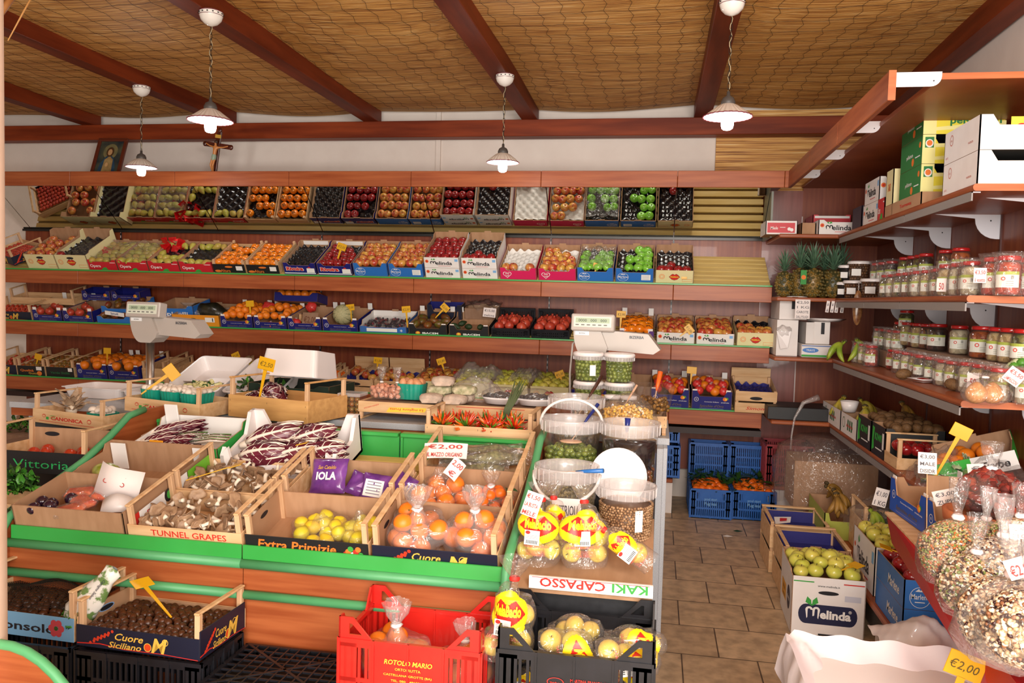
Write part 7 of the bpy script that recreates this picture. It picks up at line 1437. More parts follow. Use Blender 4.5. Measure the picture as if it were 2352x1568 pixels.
def jar(x, y, z, col, label, group=None, r=.04, h=.125, wrap=False, rz=None):
    k = (col, r, h, wrap); M = TR(x, y, z, rz=rnd.uniform(-50, -15) if rz is None else rz)
    if k not in JP: j = JP[k] = jarproto(col, r, h, wrap); j.matrix_basis = M
    else: j = clone(JP[k], M); j.name = 'jar'
    tag(j, label, 'jar', group); return j
def jrow(pxs, X, z, r, h, cols, wrap, label, py=None):
    """jars at measured points along a shelf"""
    n = len(pxs)
    for i, px in enumerate(pxs):
        q = PX(px, py if py else 700, X); jar(X+rnd.uniform(-.01, .01), q.y, z, cols[i % len(cols)], label, label, r, h, wrap)
rng = lambda a, b_, n: [a+(b_-a)*i/(n-1) for i in range(n)]
Z3, Z4, Z5, Z2_ = 1.663, 1.239, .786, 2.106
# shelf 3 (upper jar shelf)
def ylist(y0, y1, n): return [y0+(y1-y0)*i/(n-1) for i in range(n)]
def jr(ys, X, z, r, h, cols, wrap, label):
    for i, y in enumerate(ys): jar(X+.008*((i*7) % 3-1), y, z, cols[i % len(cols)], label, label, r, h, wrap)
YJ = lambda X, pxs, py=700: [PX(p, py, X).y for p in pxs]
jr(YJ(1.31, (2042, 2053, 2064, 2076, 2088, 2101, 2116, 2133, 2150, 2164), 640), 1.31, Z3, .040, .130, ['green', 'pale', 'beige', 'green', 'brown'], True, 'film-wrapped jar of greenish preserves in the front row of the upper jar shelf')
jr(YJ(1.31, (2180, 2203, 2218, 2236), 640), 1.31, Z3, .042, .145, ['beige', 'pale', 'brown', 'pale'], True, 'larger film-wrapped pale jar in the front row of the upper jar shelf')
jr(YJ(1.35, (2288, 2316), 640), 1.35, Z3, .047, .155, ['red'], True, 'large jar of bright red chili at the near end of the upper jar shelf'); jr(YJ(1.46, (2330, 2352), 640), 1.46, Z3, .047, .155, ['red'], True, 'red chili jar behind the large ones at the near end of the upper jar shelf')
RS = lambda nm, lb, x0, x1, y0, y1, z0, h: tag(MB().bbox(x0, x1, y0, y1, z0, z0+h, KRAFTD, .003).build(nm), lb, 'box')
RS('riser_box', 'flat box lifting the rear jars of the upper jar shelf', 1.42, 1.62, 3.85, 5.60, Z3+.001, .10)
jr(YJ(1.47, (2020, 2032, 2048), 570), 1.47, Z3+.102, .042, .14, ['brown', 'dark', 'dark'], True, 'dark jar in crinkled film in the rear row of the upper jar shelf')
jr(YJ(1.47, (2085, 2100, 2113, 2132), 570), 1.47, Z3+.102, .042, .145, ['green', 'dark', 'green', 'dark'], False, 'dark green jar in the rear row of the upper jar shelf')
jr(YJ(1.48, (2180, 2208), 570), 1.48, Z3+.102, .046, .145, ['brown', 'orange'], False, 'brown jar standing alone above the upper jar row')
pcard(TR(1.272, 3.52, Z3+.05, rz=-15), .045, .06, ['€3,50', 'il vasetto'], 'white price card stuck to the red chili jars'); pcard(TR(1.262, 3.93, Z3+.02, rz=-30), .04, .06, ['50'], 'narrow white price card on the pale jars')
# shelf 4 (lower jar shelf)
jr(ylist(5.62, 5.30, 4), 1.33, Z4, .04, .13, ['pale', 'beige', 'dark', 'red'], True, 'film-wrapped jar beside the bananas on the lower jar shelf')
jr(ylist(5.60, 5.22, 5), 1.45, Z4+.10, .04, .13, ['pale', 'green', 'beige', 'pale', 'beige'], True, 'film-wrapped jar in the far rear group of the lower jar shelf'); RS('riser_box', 'flat box lifting the far rear jars of the lower jar shelf', 1.39, 1.60, 5.12, 5.66, Z4+.001, .098)
jar(1.40, 5.10, Z4+.0, 'red', 'single jar of red preserve before the dark gap on the lower jar shelf', None, .045, .12, False); jar(1.50, 5.25, Z4+.232, 'green', 'single green jar on top of the far rear jars', None, .045, .12, False)
jr(YJ(1.37, (2068, 2083, 2100, 2119, 2139, 2156, 2172, 2189, 2210), 860), 1.37, Z4, .038, .125, ['brown', 'pale', 'beige', 'dark', 'green'], True, 'small film-wrapped jar in the front row of the lower jar shelf')
jr(YJ(1.37, (2228, 2252, 2276, 2300), 860), 1.37, Z4, .040, .135, ['pale', 'beige', 'green', 'beige'], True, 'larger film-wrapped jar near the end of the lower jar shelf'); jr(YJ(1.44, (2335, 2360), 860), 1.44, Z4, .042, .135, ['pale'], True, 'film-wrapped jar at the right edge of the lower jar shelf')
RS('riser_box', 'flat box lifting the rear jars of the lower jar shelf', 1.43, 1.64, 3.52, 4.98, Z4+.001, .14)
jr(YJ(1.485, (2070, 2084, 2099, 2114, 2129), 780), 1.485, Z4+.142, .042, .14, ['brown', 'beige', 'brown', 'beige', 'brown'], False, 'brown jar in the rear row of the lower jar shelf')
y_ = YJ(1.49, (2158, 2203, 2258, 2300, 2322, 2348), 780)
jar(1.48, y_[0], Z4+.142, 'dark', 'dark aubergine jar in the rear row of the lower jar shelf', None, .052, .145, False); jar(1.49, y_[1], Z4+.142, 'pale', 'jar of pale beans in the rear row of the lower jar shelf', None, .046, .145, False)
jar(1.49, y_[2], Z4+.142, 'orange', 'large jar of dark orange preserve in the rear row', None, .058, .15, False); jr(y_[3:], 1.49, Z4+.142, .050, .15, ['beige', 'beige', 'green'], False, 'large jar of mushrooms near the end of the rear row')
c = PX(2318, 860, 1.30); pcard(TR(1.30, c.y, c.z-.03, rz=-25, rx=-20, ry=35), .06, .06, ['€5,50', 'LAMPASCIONI'], 'white price card with red writing on the lower jar shelf'); c = PX(2226, 875, 1.30); pcard(TR(1.315, c.y, c.z-.03, rz=-30), .045, .065, ['50'], 'narrow white price card on the lower jar row')
for k, (px, py) in enumerate(((2075, 858), (2105, 855), (2188, 882))):
    c = PZ(px, py, Z4+.03); put('potato', TR(c.x, c.y, Z4+.029, rz=60*k, ry=80, s=.028), ('brown kiwi on the left of the lower jar shelf edge', 'brown kiwi behind the meat tray', 'lone brown kiwi right of the meat tray')[k], None, 'kiwi', 'kiwi')
c = PZ(2112, 873, Z4+.01); t = thing('food_tray', 'small white foam tray with red meat on the jar shelf edge', 'tray', TR(c.x+.02, c.y, Z4+.002, rz=70)); MB().lathe([(0, 0), (.05, 0), (.075, .018), (.078, .018), (.05, .004), (0, .004)], WHITEP, 4).build('tray', t); MB().ell((0, 0, .012), (.04, .035, .010), plain('#8c2018', .4), 12, 6).build('meat', t)
c = PZ(2255, 905, Z4+.04); 
for k, (dx, dy) in enumerate(((-.02, .0), (.045, .02))): put('onion', TR(c.x+dx, c.y+dy, Z4+.040, s=.040), 'golden onion in the clear bag at the near end of the jar shelf', 'onions in the bag')
bag('onion_bag', 'clear bag with two golden onions on the jar shelf edge', TR(c.x+.01, c.y, Z4+.002), .075, .12, BAGF, .15, seed=71, sx=1.15)
CAU = mat('pale_green_cauliflower', '#b8c890', '#dce0b8', .6, (40, 40, 40)); mb = MB(); rr = random.Random(8)
for k in range(60): a = rr.uniform(0, 6.28); e = rr.uniform(-.2, 1.5); mb.ell((.075*math.cos(a)*math.cos(e), .075*math.sin(a)*math.cos(e), .09+.075*math.sin(e)), (.022,)*3, (CAU, LEAFL)[k % 4 == 0], 6, 5)
tag(mb.build('cauliflower', None, TR(1.50, 3.50+.09, Z4+.0)), 'curly pale green vegetable head at the right edge of the jar shelf', 'cauliflower')
# bananas on shelf 4
BAN = mat('green_yellow_banana_skin', '#7c9a2c', '#a8b43c', .4, (14, 14, 14)); BANY = mat('yellow_banana_skin', '#c8b040', '#9a9a3c', .4, (14, 14, 14)); BANB = mat('overripe_banana_skin', '#a87c34', '#7c5c24', .5, (14, 14, 14))
def bananas(M, n, L0, m, label, seed=0, group=None):
    rr = random.Random(seed); mb = MB()
    for k in range(n):
        a = -.6+1.2*k/max(1, n-1); T = Matrix.Rotation(a, 4, 'Y') @ Matrix.Rotation(.25*(-1)**k, 4, 'X'); mb.T = T; pts = [(0, -L0*.42*math.sin(t_*2.2)*.9, -L0*.55*(1-math.cos(t_*1.9))) if False else (0, -L0*.5*math.sin(t_*1.7), -L0*.5*(1-math.cos(t_*2.0))) for t_ in [i/9 for i in range(10)]]
        mb.tube([(0, .015, .02)]+pts, [.006, .007, .013, .018, .019, .019, .019, .018, .015, .010, .004], m, 7)
    mb.T = Matrix(); mb.ell((0, .02, .022), (.02, .012, .014), STEM, 8, 5)
    return tag(mb.build('banana_bunch', None, M), label, 'banana', group)
c = PZ(1935, 830, Z4+.0); bananas(TR(c.x, c.y+.02, Z4+.115, rz=-60), 3, .17, BAN, 'small green-yellow banana bunch at the left of the shelf corner', 1); c = PZ(1968, 832, Z4); bananas(TR(c.x+.0, c.y, Z4+.13, rz=10), 5, .18, BAN, 'larger green-yellow banana bunch hanging over the shelf corner', 2)
# pineapples and olive tubs on shelf 3
PIN = mat('pineapple_rind', '#8a6a2c', '#3c3a1c', .5, (26, 26, 26), kind='voro', bump=.8, coat=.2); PEYE = mat('pineapple_eye', '#7c6430', '#4c4820', .6, (60, 60, 60)); PLF = mat('pineapple_leaf', '#3c5a44', '#58785c', .5, (20, 20, 20))
def pineapple(M, s, label, first=[]):
    if first: o = clone(first[0], M @ Matrix.Scale(s, 4)); tag(o, label, 'pineapple'); o.name = 'pineapple'; return o
    j = bpy.data.objects.new('pineapple', None); SC.collection.objects.link(j); mb = MB(); mb.ell((0, 0, .085), (.055, .055, .088), PIN, 18, 14, f=lambda p: Vector((p.x, p.y, p.z)) if abs(p.z) < .8 else Vector((p.x*1.1, p.y*1.1, p.z)))
    for r_ in range(8):
        z = .016+r_*.0195; q = .0555*math.sqrt(max(0, 1-((z-.085)/.092)**2))
        for i in range(11): a = 2*math.pi*(i+.5*(r_ % 2))/11; mb.ell((q*math.cos(a), q*math.sin(a), z), (.0088, .0088, .0078), PEYE, 7, 5)
    kid(j, mb.build('pineapple_body', j)); mb = MB(); rr = random.Random(1)
    for k in range(34):
        a = k*2.4; e = .35+.035*k; d = Vector((math.cos(a)*math.cos(e), math.sin(a)*math.cos(e), math.sin(e))); L1 = .05+.0025*k; s_ = Vector((-math.sin(a), math.cos(a), 0))*.007; b0 = Vector((0, 0, .165+.001*k))
        mb.add([b0-s_, b0+s_, b0+d*L1*.6+s_*.8, b0+d*L1+Vector((math.cos(a), math.sin(a), 0))*.012, b0+d*L1*.6-s_*.8], [(0, 1, 2, 3, 4)], PLF)
    kid(j, mb.build('leaf_crown', j)); j.matrix_basis = M @ Matrix.Scale(s, 4); tag(j, label, 'pineapple'); first.append(j); return j
for k, (px, Y, s, lb) in enumerate(((1800, 6.05, 1.08, 'leftmost pineapple on the corner shelf'), (1836, 6.12, 1.25, 'tall pineapple second from the left'), (1866, 6.00, 1.22, 'yellowest pineapple in the middle with a green neck tag'), (1892, 6.14, 1.2, 'pineapple behind the white hanging slip'), (1912, 6.02, 1.18, 'pineapple right before the olive tubs'), (1850, 6.32, 1.2, 'pineapple in the rear, seen between the front ones'), (1930, 6.32, 1.3, 'rear pineapple whose crown shows over the tubs'))):
    pineapple(TR(PY(px, 670, Y).x, Y, Z3, rz=40*k), s, lb)
t = thing('hang_tag', 'green and orange neck tag on the yellowest pineapple', 'tag', TR(PY(1846, 640, 5.93).x, 5.935, Z3+.09, rz=5)); MB().box(-.02, .02, 0, .002, 0, .1, plain('#2c8c34', .4)).build('tag_card', t); q = MB(); q.disc(0, .05, .016, .016, OR); q.build('print', t)
BRO = [plain('#5a3418', .3), plain('#6c4420', .3), plain('#4a2c14', .3)]
def otub(px, Y, z, r, h, label, dark=False):
    x = PY(px, 640, Y).x; t = thing('olive_tub', label, 'tub', TR(x, Y, z)); MB().lathe([(0, 0), (r*.88, 0), (r, h)], TUBC, 28).build('tub_wall', t); MB().lathe([(r*1.05, h-.012), (r*1.07, h), (r*1.0, h+.008), (0, h+.006)], WHITEP, 28).build('lid', t)
    mb = MB(); rr = random.Random(px)
    if dark: mb.lathe([(0, .004), (r*.84, .004), (r*.94, h*.95), (0, h*.95)], plain('#100c0c', .2), 20)
    else:
        for k in range(int(h/.019)):
            zz = .012+k*.019; rk = r*(.88+.12*zz/h)*.95-.008; nn = int(6.28*rk/.019)
            for i in range(nn): a = 6.283*(i+.5*(k % 2))/nn; mb.ell((rk*math.cos(a), rk*math.sin(a), zz), (.0098, .0098, .0105), rr.choice(BRO), 7, 5)
        mb.lathe([(0, .004), (r*.75, .004), (r*.82, h*.93), (0, h*.93)], BRO[2], 14)
    o = mb.build('olives', t); o['kind'] = 'stuff'; q = MB(); q.T = TR(0, -r*1.0-.001, 0, rz=0); q.rect(-r*.9, -r*.05, h*.25, h*.62, WT, -.002); q.build('label', t)
for a in ((1937, 5.98, Z3, .05, .105, 'lower left dark olive tub on the corner shelf', True), (1962, 5.9, Z3, .068, .115, 'lower middle tub of brown olives on the corner shelf'), (2006, 5.6, Z3, .075, .12, 'lower right tub of brown olives on the corner shelf'), (1943, 6.02, Z3+.115, .055, .11, 'upper left dark olive tub on the corner shelf', True), (1972, 5.94, Z3+.125, .072, .125, 'upper right tub of brown olives on the corner shelf')): otub(*a)
# paper cards and hanging bag under shelf 3
c = PY(1845, 700, 5.90); pcard(TR(c.x, 5.922, 1.512), .10, .135, ['€2,50', '1 KG', 'CAROTE', 'DALL POLIGN'], 'large white handwritten card hanging under the pineapples', ink=plain('#50484c'))
for k, px in enumerate((1901, 1912, 1922, 1935)): q = PY(px, 708, 5.90); pcard(TR(q.x, 5.922, 1.562, ry=6), .022, .08, ['i', 'i'], ('first', 'second', 'third', 'fourth')[k]+' small paper strip taped under the olive tubs', ink=plain('#8c8488'))
c = PY(1968, 745, 5.6); tag(MB().ell((0, 0, .11), (.032, .018, .115), mat('dried_pepper_bag', '#6a3a1c', '#a8784c', .3, (40, 40, 40), coat=.6), 12, 12).tube([(0, 0, .2), (0, 0, .28)], .004, BAGM, 5).build('hanging_bag', None, TR(c.x, 5.6, c.z)), 'slim bag of dried goods hanging under the shelf corner', 'bag')
# white boxes with bags on corner shelf 4
WB = []
def wbox(px0, px1, Y, z, d, h, label, hole=True):
    x0, x1 = PY(px0, 790, Y).x, PY(px1, 790, Y).x; t = thing('white_box', label, 'box', TR((x0+x1)/2, Y, z)); w = x1-x0; MB().bbox(-w/2, w/2, 0, d, 0, h, WHITEC, .002).build('box_body', t)
    if hole: q = MB(); q.rect(-w*.06, w*.16, h*.45, h*.97, BK); q.build('open_slot', t)
    WB.append(t); return w
wbox(1783, 1832, 6.05, Z4, .5, .26, 'large lower white carton of carrier bags in the shelf corner', False); wbox(1787, 1850, 6.08, Z4+.262, .45, .17, 'upper white carton with a dark slot in the shelf corner')
MB_x = PY(1802, 760, 5.99); tag(MB().ell((0, 0, 0), (.05, .03, .04), BAGM, 12, 8, f=lambda p: p*(1+.2*math.sin(7*p.x+3*p.z))).add([(-.05, -.01, 0), (.05, -.01, 0), (.03, -.015, -.12), (-.02, -.02, -.13)], [(0, 1, 2, 3)], WHITEP).build('carrier_bag', None, TR(MB_x.x, 6.03, MB_x.z)), 'thin white carrier bag spilling from the lower carton', 'bag')
wbox(1842, 1910, 6.0, Z4, .35, .09, 'flat blue and white printed carton under the slotted white box', False); q = MB(); x = PY(1890, 800, 6.0).x; 
a0, a1 = PY(1842, 790, 6).x, PY(1910, 790, 6).x
wq = (a1-a0)/2; MB().rect(-wq, wq, .078, .084, plain('#2c5ca8'), -.001).rect(-wq, wq, .004, .018, GR, -.001).disc(-.04, .05, .055, .018, plain('#3c7cc8'), -.001).text('TRAYS', .02, WT, -.04, .043, -.002).build('printed_front', WB[-1])
wbox(1868, 1905, 6.08, Z4+.092, .3, .16, 'white carton with a slot standing on the flat printed carton'); wbox(1850, 1868, 6.08, Z4+.092, .3, .155, 'narrow white carton wedged beside the slotted one', False)
t = thing('foam_tray', 'white foam tray lying on the slotted white carton', 'tray', TR(PY(1900, 740, 6.05).x, 6.15, Z4+.255)); MB().lathe([(0, 0), (.11, 0), (.15, .022), (.155, .022), (.12, .004), (0, .004)], WHITEP, 4).build('tray', t)
# top storage shelf cartons
def xbox(name, label, x0, x1, y0, y1, z0, h, out, pr=None, prs=None, notch=.25, inn=KRAFT):
    M = TR((x0+x1)/2, y0, z0); w = x1-x0; t = carton(name, label, M, w, y1-y0, h, out[0] if isinstance(out, tuple) else out, inn, notch, None, tab=False)
    q = MB(); 
    if pr: pr(q, w, h)
    if prs: q.T = Matrix.Translation((-w/2, y1-y0, 0)) @ Matrix.Rotation(-math.pi/2, 4, 'Z') @ Matrix.Translation(((y1-y0)/2, 0, 0)); prs(q, y1-y0, h)
    if q.v: q.build('printed_label', t)
    return t
PGR = plain('#1f7a3c', .5); PYL = plain('#f0e03c', .5); PPL = plain('#f4ec9c', .5)
def ppers(m, w, h): m.rect(-w/2, w/2, 0, h, PYL, -.0004) if False else None; m.poly([(-w*.5, h*.1), (w*.5, h*.25), (w*.5, h*.45), (-w*.5, h*.2)], PPL, -.0005); m.poly([(-w*.5, h*.55), (w*.5, h*.62), (w*.5, h*.74), (-w*.5, h*.68)], PPL, -.0005); m.rect(-w*.5, -w*.34, 0, h, PPL, -.0006); m.text('peRsimon', h*.34, PGR, .05, h*.36, width=w*.62, bold=.03); m.text('KAKI', h*.1, PGR, .08, h*.2); m.rect(-w*.47, -w*.36, h*.55, h*.92, PGR, -.0008); m.disc(-w*.415, h*.7, .018, .02, WT, -.0012); m.disc(-w*.415, h*.71, .013, .014, OR, -.0016)
def ppside(m, w, h): m.rect(-w/2, w/2, 0, h, PGR, -.0004); m.text('peRsimon', h*.2, WT, -.02, h*.4, -.001, width=w*.3); m.disc(w*.1, h*.2, .02, .02, OR, -.001); m.rect(w*.2, w*.42, h*.3, h*.34, WT, -.001); m.disc(w*.4, h*.7, .015, .015, OR, -.001)
xa, xb = 1.235, 1.62
ZP = Z2_+.065; xbox('fruit_carton', 'flat kraft carton with red lettering beneath the green and yellow stack', xa-.0, xb-.05, 4.2, 4.69, Z2_, .062, KRAFT, prs=P_text('Torrente', RD, .4, .3, .4), notch=0)
for k in range(3): xbox('persimmon_carton', ('lowest', 'middle', 'topmost')[k]+' green and yellow persimmon carton of the stack of three on the top shelf', xa+.015, xb, 4.27, 4.62, ZP+.142*k, .140, PYL, ppers, ppside, .32, inn=plain('#2c2c34', .6))
def pwh(m, w, h): m.ring(-w*.28, h*.68, .02, .024, .15, plain('#c86450')); m.text('SOL', .012, plain('#c86450'), -w*.28, h*.64); m.text('VALENCIA', .012, plain('#c86450'), w*.28, h*.3); m.text('CAT 2', .012, plain('#c86450'), -w*.4, h*.15)
for k in range(2): xbox('white_carton', ('lower', 'upper')[k]+' plain white carton at the near end of the top shelf', 1.25, 1.62, 3.55, 3.95, Z2_+.142*k, .140, WHITEC, None, pwh, .3, inn=plain('#4a4844', .6))
tag(MB().rect(-.10, .14, 0, .05, PYL).disc(0, .025, .03, .02, OR).disc(-.06, .01, .02, .014, RD, -.0012).disc(-.03, .012, .02, .014, PGR, -.0016).build('printed_flap', None, TR(1.47, 3.565, Z2_+.225)), 'sunburst printed flap showing in the upper white carton', 'flap')
def yb(px, py, X): return PX(px, py, X).y
xbox('apple_carton', 'lower white carton of the pair beside the green and yellow stack', 1.25, 1.5, 5.03, 5.38, Z2_, .125, WHITEC, P_melinda, P_melinda, .2); xbox('apple_carton', 'upper white carton of the pair beside the green and yellow stack', 1.25, 1.5, 5.03, 5.36, Z2_+.127, .135, WHITEC, P_melinda, P_melinda, .2)
xbox('fruit_carton', 'small red and green carton before the white pair on the top shelf', 1.24, 1.42, 4.86, 5.0, Z2_, .12, RED, None, P_opera, .3); xbox('fruit_carton', 'cream carton between the red one and the green and yellow stack', 1.24, 1.55, 4.71, 4.84, Z2_+.064, .19, CREAM, None, P_text('D-MED', OR, .3, .4, .4), .2)
xbox('fruit_carton', 'dark purple carton beside the white pair', 1.25, 1.5, 5.42, 5.66, Z2_, .14, plain('#3c3040', .6), None, None, .5); xbox('fruit_carton', 'low kraft carton beneath the red and green one', 1.24, 1.55, 4.695, 4.85, Z2_, .062, KRAFT, notch=0)
def bx(px0, px1, Y, z, d, h, *a, **k): x0, x1 = PY(px0, 520, Y).x, PY(px1, 520, Y).x; return xbox(a[0], a[1], x0, x1, Y, Y+d, z, h, a[2], *a[3:], **k)
bx(1759, 1832, 6.0, Z2_, .3, .095, 'cherry_box', 'small red and white cherry box at the corner of the top shelf', WHITEC, lambda m, w, h: (m.rect(-w*.45, w*.42, h*.12, h*.86, RED), m.text('Miele', h*.32, WT, -w*.24, h*.36, -.0012, width=w*.24, shear=.2), m.disc(w*.24, h*.4, .012, .012, WT, -.0012), m.disc(w*.32, h*.34, .012, .012, WT, -.0013), m.rect(-w*.05, w*.12, h*.5, h*.54, WT, -.0012)), None, 0)
bx(1841, 1874, 6.02, Z2_, .3, .085, 'kraft_carton', 'plain kraft carton next to the cherry box', KRAFT, None, None, 0); bx(1880, 1975, 5.95, Z2_, .3, .10, 'apple_carton', 'long white printed carton at the bend of the top shelf', WHITEC, lambda m, w, h: (P_melinda(m, w, h)), None, .15)
bx(1866, 1955, 6.27, Z2_, .3, .17, 'red_carton', 'red carton behind the long white one', RED, lambda m, w, h: m.rect(-w*.45, w*.45, h*.85, h*.95, WT), None, .1)
# shelf 5: cartons leaning on the low shelf
def sbox(px0, py0, px1, py1, label, h, out, prs, X=1.225, dx=.30, z=Z5, notch=.3, inn=KRAFT, name='fruit_carton'):
    y1 = PX(px0, py0, X).y; y0 = PX(px1, py1, X).y; return xbox(name, label, X, X+dx, y0+.003, y1-.003, z, h, out, None, prs, notch, inn), y0, y1
def pban(m, w, h): m.ring(-w*.3, h*.55, .035, .035, .15, plain('#1c6a3c')); [m.poly([(x, h*.25), (x+.03, h*.25), (x+.035, h*.75), (x+.005, h*.8)], plain('#1c6a3c')) for x in (-.03, .02, .07)]; m.text('BANANA', h*.18, RD, w*.08, h*.42, -.0014, width=w*.4)
t, ya, yb_ = sbox(1889, 952, 1929, 990, 'far white and green banana carton on the low shelf', .13, WHITEC, pban)
bananas(TR(1.30, (ya+yb_)/2, Z5+.17, rz=-30), 5, .16, BANY, 'yellow banana bunch in the far banana carton', 4); bananas(TR(1.40, (ya+yb_)/2-.1, Z5+.17, rz=40), 5, .16, BANY, 'second yellow banana bunch behind in the far carton', 5)
t, ya, yb_ = sbox(1930, 990, 1966, 1020, 'near white and green banana carton on the low shelf', .13, WHITEC, pban)
bananas(TR(1.32, (ya+yb_)/2, Z5+.17, rz=-10), 5, .16, BANY, 'banana bunch in the near banana carton', 6); bananas(TR(1.50, (ya+yb_)/2-.15, Z5+.22, rz=10), 6, .17, BANB, 'ripe banana bunch at the back of the near carton', 7)
t = thing('white_cup', 'small white plastic tub among the bananas', 'tub', TR(1.27, yb_-.02, Z5+.13)); MB().lathe([(0, 0), (.04, 0), (.055, .07), (.058, .07), (.042, .004), (0, .004)], WHITEP, 24).build('tub', t)
def pkiw(m, w, h): m.poly([(-w*.48, h*.1), (-w*.3, h*.2), (-w*.35, h*.5), (-w*.28, h*.85), (-w*.45, h*.9)], plain('#2cb43c')); m.text('KIWI', h*.3, plain('#2cac44'), 0, h*.5, width=w*.5, bold=.04); m.rect(-w*.2, w*.3, h*.22, h*.26, WT); m.rect(w*.3, w*.42, h*.3, h*.8, WT)
for k, (a, pa, c_, pc) in enumerate(((1968, 1022, 1998, 1047), (2000, 1048, 2030, 1072))):
    t, ya, yb_ = sbox(a, pa, c_, pc, '%s black kiwi carton with green lettering on the low shelf' % ('far', 'near')[k], .175, BLK, pkiw, notch=.15)
    fill(TR(1.40, ya, Z5), .26, yb_-ya, .14, 'potato', .027, 'brown kiwi in the %s black carton' % ('far', 'near')[k], 'kiwis in the %s black carton' % ('far', 'near')[k], 5, 4, pile=.03, flat=True, name='kiwi', cat='kiwi')
yb_ = PX(2060, 1100, 1.225).y; woodcrate('apple_crate', 'small wooden crate of red apples near the end of the low shelf', TR(1.225, yb_+.01, Z5) @ Matrix.Rotation(-math.pi/2, 4, 'Z') @ TR(-.125, 0, 0), .24, .26, .06, .15); fill(TR(1.35, yb_+.03, Z5), .2, .2, .06, 'apple_red', .036, 'red apple in the small wooden crate on the low shelf', 'red apples on the low shelf', 3, 3)
t = thing('black_tray_crate', 'flat black crate on the corner of the low shelf', 'crate', TR(PY(1838, 930, 5.98).x, 5.98, Z5)); MB().bbox(-.22, .25, 0, .35, 0, .09, BLK, .003).build('crate_body', t)
tag(MB().lathe([(0, 0), (.05, 0), (.07, .07), (.072, .07)], plain('#12946c', .3), 20).build('teal_bowl', None, TR(PY(1800, 905, 6.25).x, 6.25, Z5+.0)), 'teal plastic bowl in the shelf corner', 'bowl')
c = PY(1850, 920, 5.92); pts = [PY(1880, 912, 5.9), PY(1845, 925, 5.88), PY(1825, 960, 5.88), PY(1818, 1000, 5.88), PY(1816, 1032, 5.88)]
tag(MB().tube(pts, [.022, .014, .008, .006, .006], BAGM, 10).build('hanging_film', None), 'strip of plastic film hanging from the low corner shelf', 'film')
# green and white carton tipped against the panel
TB = TR(1.44, 3.90, Z5+.07, rz=-24, ry=-20, rx=6); t = carton('orange_carton', 'tilted green and white carton of oranges on the low shelf', TB, .34, .28, .085, plain('#38b03c', .5), inn=KRAFT, notch=0, tab=True, back=.12)
q = MB(); q.rect(0, .18, 0, .085, WT, -.0005); q.text('Trybe', .05, BK, .085, .02, width=.12, bold=.03, shear=.2); q.text('Prodotto in Provincia di CUNEO', .016, WT, -.09, .03, width=.15); q.build('lettering', t)
fill(TB, .33, .26, .035, 'orange', .037, 'orange fruit in the tilted green and white carton', 'fruit in the green and white carton', 4, 3, mask=['##  ', '### ', ' ## '])
tag(MB().box(-.18, .2, 0, .28, 0, .05, KRAFTD).build('support_carton', None, TR(1.46, 3.95, Z5+.001)), 'flat carton under the tilted green and white one', 'box')
GB = TR(1.38, 3.98, Z5+.01); herbs('bagged_greens', 'bagged green leaves at the near end of the low shelf', GB, 60, .12, .11, 44, (plain('#8ab04c', .5), LEAF, plain('#c8d0a8', .5)), .09)
for k, (x, y, w_, d_, s) in enumerate(((1.34, 4.02, .30, .34, 3), (1.48, 3.80, .36, .4, 4))): sheet('clear_film', ('clear crinkled film over the bagged greens', 'large crinkled film behind the bagged greens')[k], TR(x, y, Z5+.02), w_, d_, lambda u, v: .15*math.sin(math.pi*u)*math.sin(math.pi*v), BAGF, 'film', .022, s, 26)
# ================================================================= RED TABLE, PULSES, FLOOR BOXES
rt_ = thing('red_table', 'red metal display table with a sloping edge in the right foreground', 'table', TR(0, 0, 0)); RM_ = mat('red_painted_metal', '#b00e14', '#ba161c', .5, (6, 6, 6), spec=.3)
E0 = Vector((.985, 3.52, .745)); E1 = Vector((.835, 1.75, .745)); dv = (E1-E0).normalized()
V = [E0, E1, E1+Vector((1.0, 0, 0)), E0+Vector((.85, 0, 0))]; V = [tuple(v) for v in V]; V += [(x, y, z-.02) for x, y, z in V]
MB().add(V, [(0, 1, 2, 3), (7, 6, 5, 4), (0, 4, 5, 1), (1, 5, 6, 2), (2, 6, 7, 3), (3, 7, 4, 0)], RM_).build('table_top', rt_)
mb = MB(); a = E0+Vector((-.015, .02, .01)); b_ = E1+Vector((-.015, 0, .01)); mb.add([tuple(a), tuple(b_), tuple(b_+Vector((.0, 0, -.13))), tuple(a+Vector((.03, 0, -.13))), tuple(a+Vector((.012, 0, .0))), tuple(b_+Vector((.012, 0, 0))), tuple(b_+Vector((.012, 0, -.13))), tuple(a+Vector((.042, 0, -.13)))], [(0, 1, 2, 3), (7, 6, 5, 4), (0, 4, 5, 1), (2, 6, 7, 3), (0, 3, 7, 4), (1, 5, 6, 2)], RM_); mb.build('edge_panel', rt_)
for x, y in ((1.25, 3.3), (1.25, 2.0)): MB().box(x-.02, x+.02, y-.02, y+.02, 0, .725, RM_).build('leg', rt_)
t = thing('wooden_board', 'thin pale board under the blue cartons on the red table', 'board', TR(0, 0, 0)); c0, c1 = Vector((.955, 3.50, .756)), Vector((.925, 2.62, .756)); V = [c0, c1, c1+Vector((.35, 0, 0)), c0+Vector((.35, 0, 0))]; V = [tuple(v) for v in V]; V += [(x, y, z+.008) for x, y, z in V]; MB().add(V, [(3, 2, 1, 0), (4, 5, 6, 7), (0, 1, 5, 4), (1, 2, 6, 5), (2, 3, 7, 6), (3, 0, 4, 7)], PINE).build('board', t)
BL2 = plain('#1c50b0', .45)
